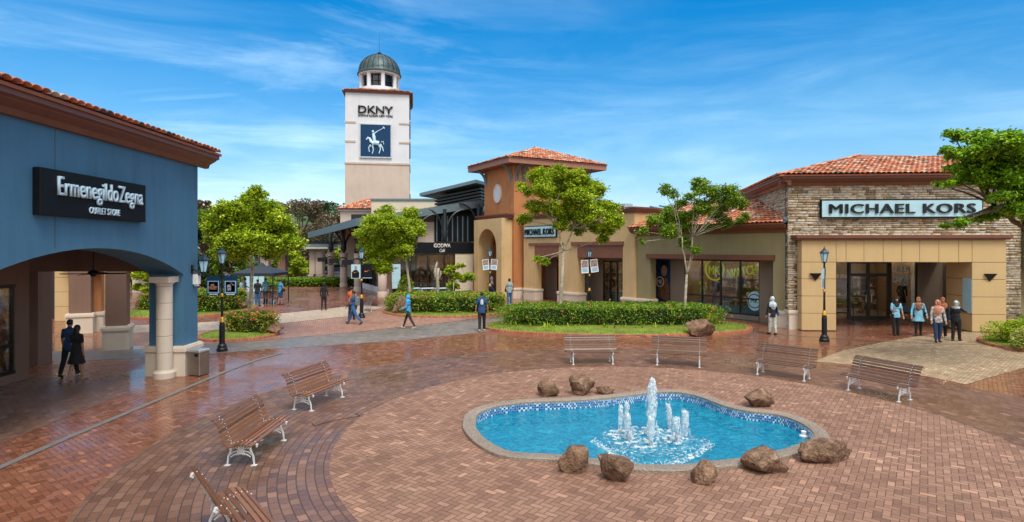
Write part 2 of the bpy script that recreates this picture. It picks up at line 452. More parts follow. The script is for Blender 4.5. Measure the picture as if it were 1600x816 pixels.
M['grassblade'] = varied('grass_blade', [(0, (0.07, 0.14, 0.01)), (0.5, (0.20, 0.30, 0.02)), (1, (0.36, 0.40, 0.05))], 0.6, 0, trans=0.3, noise_mix=0.3)
def lawn():
    m, nt, p, o = new_mat('lawn_ground'); g = geo_pos(nt)
    a = tex_noise(nt, g, 1.6, 5, 0.65); b = tex_noise(nt, g, 30, 3)
    setin(nt, p, 'Base Color', ramp(nt, (a + (b - 0.5) * 0.6).sat(), [(0.25, (0.16, 0.11, 0.045)), (0.42, (0.15, 0.20, 0.02)), (0.7, (0.24, 0.34, 0.03))]))
    p.inputs['Roughness'].default_value = 0.95; bump(nt, p, b, 0.8, 0.03); return m
M['lawn'] = lawn()
def rockmat():
    m, nt, p, o = new_mat('brown_boulder'); g = geo_pos(nt)
    a = tex_noise(nt, g, 3.5, 6, 0.7, 0.6); b = tex_noise(nt, g, 26, 4); c = tex_noise(nt, g, 1.3, 3)
    col = ramp(nt, (a + (b - 0.5) * 0.4).sat(), [(0.28, (0.035, 0.018, 0.010)), (0.45, (0.15, 0.08, 0.045)), (0.6, (0.30, 0.18, 0.11)), (0.78, (0.54, 0.40, 0.30))])
    col = mixc(nt, ((c - 0.62) * 6.0).sat() * 0.6, col, (0.12, 0.12, 0.03))
    setin(nt, p, 'Base Color', col); p.inputs['Roughness'].default_value = 0.75
    bump(nt, p, a * 2.0 + b, 1.0, 0.04); return m
M['rock'] = rockmat()
def woodmat(name, c):
    m, nt, p, o = new_mat(name); q = coords(nt); x, y, z = sep(nt, q)
    r = island(nt)
    n = tex_noise(nt, comb(nt, x * 1.2 + r * 30.0, y * 30.0, z * 30.0), 2.0, 4, 0.65, 0.4)
    setin(nt, p, 'Base Color', ramp(nt, (n * 0.6 + r * 0.4).sat(), [(0.2, mul3(c, 0.45)), (0.5, c), (0.8, mul3(c, 1.5))]))
    setin(nt, p, 'Roughness', n * 0.3 + 0.25); bump(nt, p, n, 0.3, 0.003); return m
M['wood'] = woodmat('wet_brown_timber', (0.19, 0.078, 0.036))
M['woodgrey'] = woodmat('weathered_grey_brown_timber', (0.125, 0.065, 0.043))
def aggregate():
    m, nt, p, o = new_mat('exposed_aggregate'); g = geo_pos(nt)
    v = nt.nodes.new('ShaderNodeTexVoronoi'); v.inputs['Scale'].default_value = 70; nt.links.new(g, v.inputs['Vector'])
    n = tex_noise(nt, g, 1.4, 4)
    x, y, z = sep(nt, v.outputs['Color'])
    setin(nt, p, 'Base Color', ramp(nt, (x * 0.7 + n * 0.5).sat(), [(0.1, (0.09, 0.07, 0.055)), (0.5, (0.23, 0.185, 0.145)), (0.9, (0.38, 0.31, 0.25))]))
    p.inputs['Roughness'].default_value = 0.6; bump(nt, p, S(nt, v.outputs['Distance']), 0.4, 0.008); return m
M['agg'] = aggregate()
def mosaic(name, stops, size=0.026, band=False):
    m, nt, p, o = new_mat(name); g = geo_pos(nt); x, y, z = sep(nt, g)
    if band:
        X, Y = x - 3.3, y - 12.2
        u = Y._m('ARCTAN2', X) * 4.2 / size; v = z / size
    else:
        u = x / size; v = y / size
    i = u.floor(); j = v.floor(); fu = u - i; fv = v - j
    d = fu.mn(fu.rsub(1.0)).mn(fv.mn(fv.rsub(1.0)))
    wn = nt.nodes.new('ShaderNodeTexWhiteNoise'); wn.noise_dimensions = '2D'; nt.links.new(comb(nt, i, j), wn.inputs['Vector'])
    r = S(nt, wn.outputs['Value'])
    if band: r = r * 0.45 + (i + j).mod(2.0) * 0.5
    else: r = (r * 0.5 + tex_noise(nt, g, 2.2, 4, 0.6, 1.2) * 0.6).sat()
    c = mixc(nt, ((d - 0.04) * 20.0).sat(), (0.35, 0.45, 0.5), ramp(nt, r, stops))
    setin(nt, p, 'Base Color', c); p.inputs['Roughness'].default_value = 0.15
    return m
M['mosaic'] = mosaic('blue_white_mosaic', [(0.0, (0.003, 0.04, 0.18)), (0.3, (0.006, 0.09, 0.30)), (0.5, (0.01, 0.12, 0.36)), (0.6, (0.02, 0.18, 0.44)), (0.70, (0.04, 0.25, 0.5)), (0.75, (0.58, 0.72, 0.80))], 0.05, True)
M['poolfloor'] = mosaic('turquoise_pool_tile', [(0.2, (0.0, 0.28, 0.56)), (0.5, (0.0, 0.46, 0.80)), (0.8, (0.04, 0.62, 0.92))], 0.05)
M['poolwall'] = mosaic('dark_blue_pool_tile', [(0.2, (0.0, 0.10, 0.34)), (0.5, (0.0, 0.18, 0.46)), (0.8, (0.01, 0.28, 0.58))], 0.05)
def water():
    m, nt, p, o = new_mat('rippled_water'); nt.nodes.remove(p); g = geo_pos(nt)
    h1 = tex_noise(nt, g, 5.0, 4, 0.6, 1.5); h2 = tex_noise(nt, g, 16.0, 3, 0.6, 1.0)
    b = nt.nodes.new('ShaderNodeBump'); b.inputs['Strength'].default_value = 1.0; b.inputs['Distance'].default_value = 0.10
    nt.links.new((h1 + h2 * 0.45).k, b.inputs['Height'])
    t = nt.nodes.new('ShaderNodeBsdfRefraction'); t.inputs['IOR'].default_value = 1.2; t.inputs['Roughness'].default_value = 0.02
    t.inputs[0].default_value = (0.72, 0.95, 1.0, 1); nt.links.new(b.outputs[0], t.inputs['Normal'])
    tr = nt.nodes.new('ShaderNodeBsdfTransparent'); tr.inputs[0].default_value = (0.70, 0.93, 1.0, 1)
    mt = nt.nodes.new('ShaderNodeMixShader'); mt.inputs[0].default_value = 0.72
    df = nt.nodes.new('ShaderNodeBsdfDiffuse'); nt.links.new(b.outputs[0], df.inputs['Normal'])
    nt.links.new(ramp(nt, (h1 * 0.6 + h2 * 0.4).sat(), [(0.36, (0.0, 0.19, 0.40)), (0.52, (0.0, 0.42, 0.64)), (0.68, (0.06, 0.72, 0.88))]), df.inputs[0])
    mt.inputs[0].default_value = 0.42; nt.links.new(df.outputs[0], mt.inputs[1]); nt.links.new(tr.outputs[0], mt.inputs[2]); nt.nodes.remove(t)
    gl = nt.nodes.new('ShaderNodeBsdfGlossy'); gl.inputs['Roughness'].default_value = 0.04; nt.links.new(b.outputs[0], gl.inputs['Normal'])
    f = nt.nodes.new('ShaderNodeFresnel'); f.inputs[0].default_value = 1.33; nt.links.new(b.outputs[0], f.inputs['Normal'])
    mx = nt.nodes.new('ShaderNodeMixShader'); nt.links.new((S(nt, f.outputs[0]) * 0.9).sat().k, mx.inputs[0])
    nt.links.new(mt.outputs[0], mx.inputs[1]); nt.links.new(gl.outputs[0], mx.inputs[2]); nt.links.new(mx.outputs[0], o.inputs[0]); return m
M['water'] = water()
def foam(name, alpha, sc):
    m, nt, p, o = new_mat(name); g = geo_pos(nt)
    n = tex_noise(nt, g, sc, 4, 0.7, 0.8)
    setin(nt, p, 'Base Color', (0.78, 0.90, 0.96)); p.inputs['Roughness'].default_value = 0.25
    setin(nt, p, 'Alpha', ((n - (0.5 - alpha * 0.35)) * 6.0).sat()); 
    p.inputs['Subsurface Weight'].default_value = 0.0
    bump(nt, p, n, 0.8, 0.02); return m
M['foam'] = foam('frothy_water', 0.25, 34); M['foamthin'] = foam('thin_foam', -0.05, 12); M['foamedge'] = foam('foam_edge', 0.12, 16)

# ------------------------------------------------------------------ paving
PC = (3.1, 11.9)
red = [(0.0, (0.13, 0.045, 0.024)), (0.35, (0.27, 0.098, 0.052)), (0.65, (0.345, 0.138, 0.077)), (1.0, (0.45, 0.22, 0.135))]
M['pave_red'] = brick_mat('wet_red_brick_paving', red, (0.10, 0.05, 0.035), 'herring', 0.9, 0.1, (0.11, 0.5), 0.3, wet=1.0)
M['pave_disc'] = brick_mat('dry_pink_herringbone', [(0.0, (0.14, 0.072, 0.046)), (0.4, (0.245, 0.130, 0.086)), (0.75, (0.33, 0.185, 0.125)), (1.0, (0.45, 0.28, 0.195))], (0.12, 0.055, 0.035), 'herring', -0.62, 0.105, (0.45, 0.75), 0.45, wet=0.15, moss=0.5)
M['pave_ring'] = brick_mat('grey_brown_radial_brick', [(0.0, (0.10, 0.044, 0.026)), (0.4, (0.18, 0.086, 0.053)), (0.8, (0.26, 0.135, 0.086)), (1.0, (0.36, 0.21, 0.145))], (0.075, 0.045, 0.035), 'polar', 0, 0.115, (0.18, 0.55), 0.33, PC, 0.7, moss=0.3)
M['pave_arcade'] = brick_mat('dark_wet_arcade_brick', [(0.0, (0.13, 0.066, 0.044)), (0.5, (0.24, 0.13, 0.088)), (1.0, (0.33, 0.20, 0.145))], (0.10, 0.06, 0.05), 'run', PI/2, 0.1, (0.22, 0.5), 0.3, wet=0.8)
M['pave_grey'] = brick_mat('wet_grey_paving', [(0.0, (0.13, 0.11, 0.10)), (0.5, (0.23, 0.20, 0.18)), (1.0, (0.32, 0.28, 0.25))], (0.10, 0.08, 0.07), 'run', 0.5, 0.1, (0.28, 0.6), 0.3, wet=0.7)
M['pave_pink'] = brick_mat('pink_brick_paving', [(0.0, (0.24, 0.11, 0.075)), (0.5, (0.36, 0.19, 0.135)), (1.0, (0.46, 0.28, 0.21))], (0.14, 0.08, 0.06), 'herring', 0.3, 0.1, (0.3, 0.65), 0.3, wet=0.5)
M['pave_pale'] = brick_mat('pale_buff_paving', [(0.0, (0.30, 0.23, 0.17)), (0.5, (0.47, 0.38, 0.29)), (1.0, (0.60, 0.50, 0.40))], (0.2, 0.15, 0.11), 'herring', 0.3, 0.1, (0.3, 0.7), 0.3, wet=0.3)
M['pave_mossy'] = brick_mat('mossy_buff_paving', [(0.0, (0.22, 0.13, 0.075)), (0.4, (0.36, 0.25, 0.15)), (0.8, (0.48, 0.36, 0.22)), (1.0, (0.57, 0.44, 0.30))], (0.12, 0.09, 0.05), 'herring', 0.75, 0.1, (0.4, 0.75), 0.5, wet=0.35, moss=0.9)
M['drain'] = plain('grey_drain_stone', (0.19, 0.18, 0.175), 0.45)
M['kerb'] = brick_mat('orange_kerb_brick', [(0.0, (0.26, 0.075, 0.035)), (0.6, (0.42, 0.14, 0.07)), (1.0, (0.52, 0.22, 0.12))], (0.14, 0.07, 0.045), 'run', 0, 0.09, (0.4, 0.7), 0.5)
M['farland'] = plain('far_ground', (0.07, 0.10, 0.04), 0.95, var=0.4, scale=0.02)
M['asphalt'] = plain('grey_asphalt', (0.07, 0.07, 0.07), 0.7, var=0.2)

def smooth_closed(pts, n=160):
    k = len(pts); out = []
    for i in range(k):
        p0, p1, p2, p3 = (Vector(pts[(i+j-1) % k]) for j in range(4))
        for t in (0, .2, .4, .6, .8):
            out.append(tuple(0.5*((2*p1)+(-p0+p2)*t+(2*p0-5*p1+4*p2-p3)*t*t+(-p0+3*p1-3*p2+p3)*t**3)))
    return out
RIM = 0.075
rimpts = [at(x, y, RIM)[:2] for x, y in [(722.7,663),(728,646),(751.5,634),(785,627),(829,622.8),(880,621),(931.7,618),(970,613.8),(1009,609.2),(1049,607.5),(1081,611.4),(1105,617),(1144.6,631),(1171.6,637),(1208,641),(1233,645.7),(1257,653.5),(1277,663),(1291.7,674.4),(1297,685)]]
rimpts += [at(x, y)[:2] for x, y in [(1292,695),(1270,705),(1238,716),(1185,728),(1130,734.8),(1083,740.5),(1049,742),(1000,740.5),(960,736),(924,731),(870,724.5),(828.7,722.4),(797.8,720),(767,711.6),(738.6,693.6),(725.7,678)]]
rimpts.reverse()
outer = smooth_closed([(p[0], p[1]) for p in rimpts])
def inset(loop, d):
    n = len(loop); ar = sum(loop[i][0]*loop[(i+1)%n][1]-loop[(i+1)%n][0]*loop[i][1] for i in range(n))
    s = 1 if ar > 0 else -1; out = []
    for i in range(n):
        a, b = Vector(loop[i-3]), Vector(loop[(i+3) % n]); t = (b-a).normalized()
        out.append((loop[i][0]-t.y*d*s, loop[i][1]+t.x*d*s))
    return out
inner = inset(outer, 0.27)

hole = circ(PC[0], PC[1], 6.45, 72)
def sq(r): return [(-r,-60),(r,-60),(r,700),(-r,700)]
struct(MB().sheet([[(-70,-25),(70,-25),(70,95),(-70,95)], hole], 0.0).build('plaza_paving', M['pave_red']))
struct(MB().sheet([[(-900,-500),(900,-500),(900,1200),(-900,1200)], [(-69,-24),(69,-24),(69,94),(-69,94)]], -0.03).build('ground', M['farland']))
struct(MB().sheet([circ(*PC, 10.02, 120), circ(*PC, 6.50, 96)], 0.004).build('ring_paving', M['pave_ring']))
struct(MB().sheet([circ(*PC, 6.52, 96), inset(outer, 0.05)], 0.008).build('fountain_paving', M['pave_disc']))
def px_sheet(name, pts, mat, z):
    struct(MB().sheet([[tuple(at(x, y)[:2]) for x, y in pts]], z).build(name, mat))
def arcpts(r, a0, a1, n=16): return [(PC[0]+r*math.cos(a0+(a1-a0)*i/n), PC[1]+r*math.sin(a0+(a1-a0)*i/n)) for i in range(n+1)]
# arcade floor, left
struct(MB().sheet([[(-30,-10),(-9.15,-10),(-9.95,15.2),(-11.5,17.2),(-30,17.2)]], 0.004).build('arcade_paving', M['pave_arcade']))
px_sheet('grey_band_paving', [(60,566),(240,560),(330,553),(420,546),(560,537),(660,529),(720,523),(770,517),(800,505),(850,489),(838,484),(790,494),(700,504),(560,519),(440,530),(330,538),(240,545),(60,550)], M['pave_grey'], 0.004)
px_sheet('pink_paving', [(330,537.5),(440,529.5),(560,518.5),(700,503.5),(780,493),(740,484),(640,480),(600,480),(560,493),(420,508),(330,517),(200,521),(200,540)], M['pave_pink'], 0.004)
px_sheet('pale_paving', [(200,520.5),(330,516.5),(420,507.5),(560,492.5),(600,479.5),(560,477),(500,484),(430,491),(330,503),(200,509)], M['pave_pale'], 0.004)
px_sheet('mossy_paving', [(1271,564.6),(1320,547),(1380,535),(1450,523),(1530,517),(1640,517),(1720,560),(1700,565),(1650,570),(1600,575),(1508.5,601),(1460,591),(1400,580),(1330,570.5)], M['pave_mossy'], 0.006)
def strip(name, pts, w, mat, z):
    P = [Vector(at(x, y)[:2]) for x, y in pts]; L, R = [], []
    for i, p in enumerate(P):
        t = (P[min(i+1, len(P)-1)]-P[max(i-1, 0)]).normalized(); nn = Vector((-t.y, t.x))*w/2
        L.append(tuple(p+nn)); R.append(tuple(p-nn))
    struct(MB().sheet([R+L[::-1]], z).build(name, mat))
strip('drain_strip', [(-60,757),(0,731),(100,687),(200,645),(300,603),(350,582),(400,563),(440,552)], 0.15, M['drain'], 0.012)
strip('drain_strip', [(1190,521),(1280,527),(1370,533),(1440,537),(1560,540)], 0.09, M['drain'], 0.012)
strip('drain_strip', [(700,494),(740,500),(772,507)], 0.12, M['drain'], 0.012)
strip('drain_strip', [(305,494),(345,505),(362,512)], 0.08, M['drain'], 0.012)
struct(MB().sheet([[(-70,72),(5,72),(5,120),(-70,120)]], 0.006).build('car_park', M['asphalt']))

# ------------------------------------------------------------------ pool
pool = thing('fountain_pool', 'blue kidney-shaped fountain pool with a low aggregate rim in the brick plaza', 'pool', (PC[0], PC[1], 0))
Ti = Matrix.Translation((-PC[0], -PC[1], 0))
def ringmesh(o, i, prof):
    """prof: list of (t, z) where t in 0..1 runs outer to inner"""
    n = len(o); mb = MB(); mb.T = Ti; vs = []
    for t, z in prof:
        vs += [(o[k][0]*(1-t)+i[k][0]*t, o[k][1]*(1-t)+i[k][1]*t, z) for k in range(n)]
    fs = []
    for a in range(len(prof)-1):
        for k in range(n):
            j = (k+1) % n; fs.append((a*n+k, a*n+j, (a+1)*n+j, (a+1)*n+k))
    return mb.add(vs, fs)
ringmesh(outer, inner, [(0,-0.05),(0,RIM-.012),(0.05,RIM),(0.94,RIM),(1.0,RIM-.012),(1.0,0.02)]).build('rim', M['agg'], pool, 'auto')
in2 = inset(outer, 0.275)
ringmesh(in2, in2, [(0,0.02),(0,-0.19)]).build('mosaic_band', M['mosaic'], pool, True)
ringmesh(in2, in2, [(0,-0.19),(0,-0.50)]).build('basin_wall', M['poolwall'], pool, True)
mb = MB(); mb.T = Ti; mb.sheet([inset(outer, 0.26)], -0.48); mb.build('floor', M['poolfloor'], pool)
WZ = -0.14
wt = MB(); wt.sheet([in2], WZ); w = wt.build('water', M['water']); struct(w)

# jets
def jet(name, label, px, pyb, pyt, rad, lean=0.0, noz=True, seed=1, lab2=None):
    Y = FPX*(H-WZ)/(pyb-YH); X = (px-CX)*Y/FPX; top = H+(YH-pyt)*Y/FPX
    t = thing(name, label, 'water jet', (X, Y, WZ), 0, 'foaming jets of the fountain')
    hgt = top-WZ; zb = 0.22 if noz else 0.0
    if noz:
        MB().lathe([(0.022,-0.3),(0.022,0.08),(0.034,0.085),(0.034,0.15),(0.026,0.16),(0.026,0.22)], (0,0), 12).build('nozzle', M['silver'], t, 'auto')
    rnd = random.Random(seed); mb = MB()
    nr, ns = 30, 16
    vs = []
    for i in range(nr+1):
        f = i/nr; z = zb+(hgt-zb)*f
        r = rad*(0.72+0.35*math.sin(f*PI*0.8))*(1 if f < .82 else math.sqrt(max(0.0,1-((f-.82)/.185)**2)))
        for k in range(ns):
            a = 2*PI*k/ns; q = mnoise.noise(Vector((math.cos(a)*1.5+seed*3, math.sin(a)*1.5, z*9)))
            q2 = mnoise.noise(Vector((math.cos(a)*4+seed*3, math.sin(a)*4, z*22)))
            rr = max(0.004, r*(1+0.42*q+0.25*q2)); vs.append((rr*math.cos(a)+lean*f*f, rr*math.sin(a), z))
    fs = [tuple(range(nr*ns, (nr+1)*ns))]
    for i in range(nr):
        for k in range(ns):
            j = (k+1) % ns; fs.append((i*ns+k, i*ns+j, (i+1)*ns+j, (i+1)*ns+k))
    mb.add(vs, fs)
    for k in range(int(60*rad/0.1)+26):                # falling strands and drops
        a = rnd.uniform(0, 2*PI); z0 = rnd.uniform(0.1, 0.92)*hgt; r = rad*rnd.uniform(0.9, 1.5)*(1.25-z0/hgt*.5)
        l = rnd.uniform(.01, .09); s = rnd.uniform(.004, .011)
        x, y = r*math.cos(a)+lean*(z0/hgt)**2, r*math.sin(a)
        mb.tube([(x, y, z0+l), (x*1.03, y*1.03, z0), (x*1.05, y*1.05, max(0, z0-l))], [s*.4, s, s*.5], 5)
    mb.build('plume', M['foam'], t, True)
    return t
jet('water_jet', 'tallest white water plume at the middle of the fountain', 1018, 682, 589.5, 0.085, 0.02, False, 1)
jet('water_jet', 'small foaming jet on its silver nozzle, leftmost of the fountain jets', 969.5, 680, 632, 0.04, 0.01, True, 2)
jet('water_jet', 'small foaming jet close behind the leftmost fountain jet', 979, 673, 627, 0.045, 0, False, 3)
jet('water_jet', 'small jet on a silver nozzle, third from the left in the fountain', 981.5, 690, 646, 0.042, 0, True, 4)
jet('water_jet', 'narrow jet on a silver nozzle straight in front of the tallest plume', 1016, 697, 650, 0.034, -0.01, True, 5)
jet('water_jet', 'leaning arched jet right behind the tallest plume', 1047, 671, 630.5, 0.045, -0.06, True, 6)
jet('water_jet', 'thick small jet in front of the rightmost fountain jet', 1057, 692, 651, 0.062, 0, True, 7)
jet('water_jet', 'rounded small foaming jet, rightmost in the fountain', 1070.5, 682, 640.5, 0.062, 0, False, 8)
mb = MB(); rnd = random.Random(3)
dm = [at(x, y, WZ) for x, y in [(928,689),(1018,735),(1112,694),(1018,664)]]
def foamstrip(mb, a, b, w, n=60, bow=0.0):
    a, b = Vector(a), Vector(b); d = (b-a).normalized(); s = Vector((-d.y, d.x, 0)); vs = []; fs = []
    for i in range(n+1):
        f = i/n; c = a.lerp(b, f)+s*bow*math.sin(PI*f)
        for k in range(5):
            g = k/4-.5; q = mnoise.noise(Vector((c.x*6+k, c.y*6, 1.7)))
            vs.append(tuple(c+s*(g*w*(1+.6*q)))[:2]+(WZ+.006+max(0, (.05+.05*q)*math.cos(g*PI))*(.25+.9*abs(mnoise.noise(c*9))),))
        if i:
            for k in range(4): fs.append(((i-1)*5+k, (i-1)*5+k+1, i*5+k+1, i*5+k))
    mb.add(vs, fs)
fe = MB(); foamstrip(fe, dm[0], dm[1], .17, bow=-.12); foamstrip(fe, dm[1], dm[2], .17, bow=-.12); tag(fe.build('foam_edge', M['foamedge'], None, True), 'ragged foam ridge where the falling water meets the pool', 'foam', None, 'stuff')
for k in range(150):
    f = rnd.random(); a = rnd.uniform(0, 2*PI); r = rnd.uniform(0.1, 1.0)**.7
    c = Vector((2.78+r*0.85*math.cos(a), 12.0+r*0.75*math.sin(a), WZ)); s = rnd.uniform(.01, .045)
    mb.ball((c.x, c.y, WZ+rnd.uniform(0, .02 if s > .02 else .12)), (s*rnd.uniform(1, 2.2), s*rnd.uniform(1, 2), s*.45), 7)
for k in range(160):
    c = dm[0].lerp(dm[1], rnd.random()) if rnd.random() < .5 else dm[1].lerp(dm[2], rnd.random()); s = rnd.uniform(.005, .016)
    mb.ball((c.x+rnd.gauss(0,.06), c.y+rnd.gauss(0,.06), WZ+rnd.uniform(0,.08)), s, 5)
tag(mb.build('splash', M['foam'], None, True), 'white splashing foam spreading over the water under the jets', 'splash', None, 'stuff')
mb = MB(); c0 = at(1018, 690, WZ); pts = []
for k in range(40):
    a = 2*PI*k/40; r = 1.0+.12*math.sin(3*a+1); pts.append((c0.x+1.05*r*math.cos(a), c0.y+0.8*r*math.sin(a)))
tag(MB().sheet([pts], WZ+.005).build('foam_patch', M['foamthin']), 'thin foam floating around the jet nozzles', 'foam', None, 'stuff')
p = at(1256, 682, WZ); t = thing('pool_floater', 'small white plastic float by the right end of the pool', 'float', p)
MB().lathe([(.02,-.03),(.085,-.02),(.09,.02),(.05,.04),(.05,.075),(.055,.08),(.055,.11),(.02,.12)], (0,0), 14).build('body', M['whitepaint'], t, 'auto')
MB().lathe([(.01,-.02),(.05,-.01),(.05,.01),(.01,.02)], (.13,-.06), 10).build('cap', M['whitepaint'], t, True)

mb = MB(); P_=[]
for x_,y_ in [(487,662),(492,667),(500,664),(520,659),(545,654),(562,651),(556,647)]: q = at(x_,y_); P_.append((q.x,q.y,.016))
tag(mb.tube(P_, .0055, 5).build('cable', M['black']), 'thin dark cable lying on the ring paving right of the left benches', 'cable')
# boulders
def rock(px, py, w, h, seed, label, group='boulders round the fountain', depth=0.8, z=0.0, pale=0, sharp=False):
    g = at(px, py, z); s = g.y/FPX; W, Hh = w*s, h*s
    bm = bmesh.new(); bmesh.ops.create_icosphere(bm, subdivisions=4, radius=1.0)
    rnd = random.Random(seed)
    planes = []
    for k in range(20):
        d = Vector((rnd.gauss(0,1), rnd.gauss(0,1), rnd.gauss(0.2,.8))).normalized(); planes.append((d, rnd.uniform(.50,.88)))
    for v in bm.verts:
        for d, q in planes:
            e = v.co.dot(d)-q
            if e > 0: v.co -= d*e*0.985
        v.co *= 1+.12*mnoise.noise(v.co*2.3+Vector((seed,0,0)))+.06*mnoise.noise(v.co*7+Vector((seed,4,0)))+.03*mnoise.noise(v.co*17+Vector((seed,4,0)))
        if sharp: v.co.x += -0.35*max(0, v.co.z)
    xs = [v.co.x for v in bm.verts]; zs = [v.co.z for v in bm.verts]; ys = [v.co.y for v in bm.verts]
    z0 = min(zs)+(max(zs)-min(zs))*.12
    for v in bm.verts:
        v.co.x = (v.co.x-(min(xs)+max(xs))/2)/(max(xs)-min(xs))*W; v.co.y = (v.co.y-min(ys))/(max(ys)-min(ys))*W*depth-W*depth*.12
        v.co.z = max(-.02, (v.co.z-z0)/(max(zs)-z0)*Hh*1.02)
    me = bpy.data.meshes.new('boulder'); bm.to_mesh(me); bm.free(); me.materials.append(M['rock'])
    me.polygons.foreach_set('use_smooth', [True]*len(me.polygons))
    o = link('boulder', me, None, None, 'auto'); o.modifiers[0].split_angle = math.radians(28)
    o.location = g; tag(o, label, 'rock', group); return o
rock(857.5, 621, 35, 27, 1, 'rounded brown boulder behind the pool, left of the jagged one')
rock(911, 619, 42, 31, 22, 'jagged pointed boulder behind the pool rim', sharp=True)
rock(946, 617, 30, 12, 3, 'low flat-topped stone beside the jagged boulder', depth=.6)
rock(1192, 639, 46, 28, 4, 'brown boulder on the far right rim of the pool')
rock(1299, 727, 91, 34, 5, 'long flat slab-like boulder at the right end of the pool', depth=.45)
rock(1203, 744, 71, 36, 6, 'wide angular boulder left of the slab at the pool front')
rock(1106.5, 760, 43, 36, 7, 'small round dark boulder on the front rim of the pool')
rock(966, 757, 56, 39, 8, 'broad brown boulder leaning on the front left rim')
rock(897, 741, 51, 38, 9, 'rounded boulder leftmost along the front rim')
# ------------------------------------------------------------------ roofs, shops
def inpoly(x, y, P):
    c = False; n = len(P)
    for i in range(n):
        x1, y1 = P[i]; x2, y2 = P[i-1]
        if (y1 > y) != (y2 > y) and x < (x2-x1)*(y-y1)/(y2-y1)+x1: c = not c
    return c
def tile_slope(poly, V, Q, tw=0.23, tl=0.38):
    """barrel tiles over a planar slope; poly[0]->poly[1] is the eave"""
    P = [Vector(p) for p in poly]; e = (P[1]-P[0]).normalized()
    nrm = e.cross(P[2]-P[0]).normalized()
    if nrm.z < 0: nrm = -nrm
    u = nrm.cross(e).normalized()
    if u.z < 0: u = -u
    P2 = [((p-P[0]).dot(e), (p-P[0]).dot(u)) for p in P]
    x0, x1 = min(p[0] for p in P2), max(p[0] for p in P2); y1 = max(p[1] for p in P2)
    ns = 5
    for r in range(int(y1/tl)+1):
        for c in range(int((x1-x0)/tw)+1):
            x = x0+(c+.5)*tw; y = (r+.45)*tl
            if not inpoly(x, y, P2): continue
            b = len(V); jx = random.uniform(-.012,.012); jz = random.uniform(0,.012)
            for (yy, rr, zz) in ((-.04 if r else -.07, tw*.5, .035), (tl*1.02, tw*.42, .0)):
                for k in range(ns+1):
                    a = PI*k/ns
                    q = P[0]+e*(x+jx+rr*math.cos(a))+u*(r*tl+yy)+nrm*(zz+jz+rr*.62*math.sin(a))
                    V.append(tuple(q))
            for k in range(ns): Q.append((b+k, b+k+1, b+ns+2+k, b+ns+1+k))
def tiled_roof(polys, parent, name='tiled_roof'):
    V, Q = [], []
    for p in polys: tile_slope(p, V, Q)
    o = np_mesh(name, np.array(V), np.array(Q), M['tile'], parent=parent)
    md = o.modifiers.new('thick', 'SOLIDIFY'); md.thickness = 0.018; md.offset = -1
    mb = MB()
    for p in polys:
        n = len(p); mb.add([tuple(q) for q in p]+[(q[0],q[1],q[2]-.07) for q in p], [tuple(range(n)), tuple(range(2*n-1,n-1,-1))]+[(i,i+n,(i+1)%n+n,(i+1)%n) for i in range(n)])
    mb.build('roof_deck', M['tile_base'], parent); return o
M['tile_base'] = plain('roof_deck_clay', (0.30, 0.11, 0.07), 0.8)

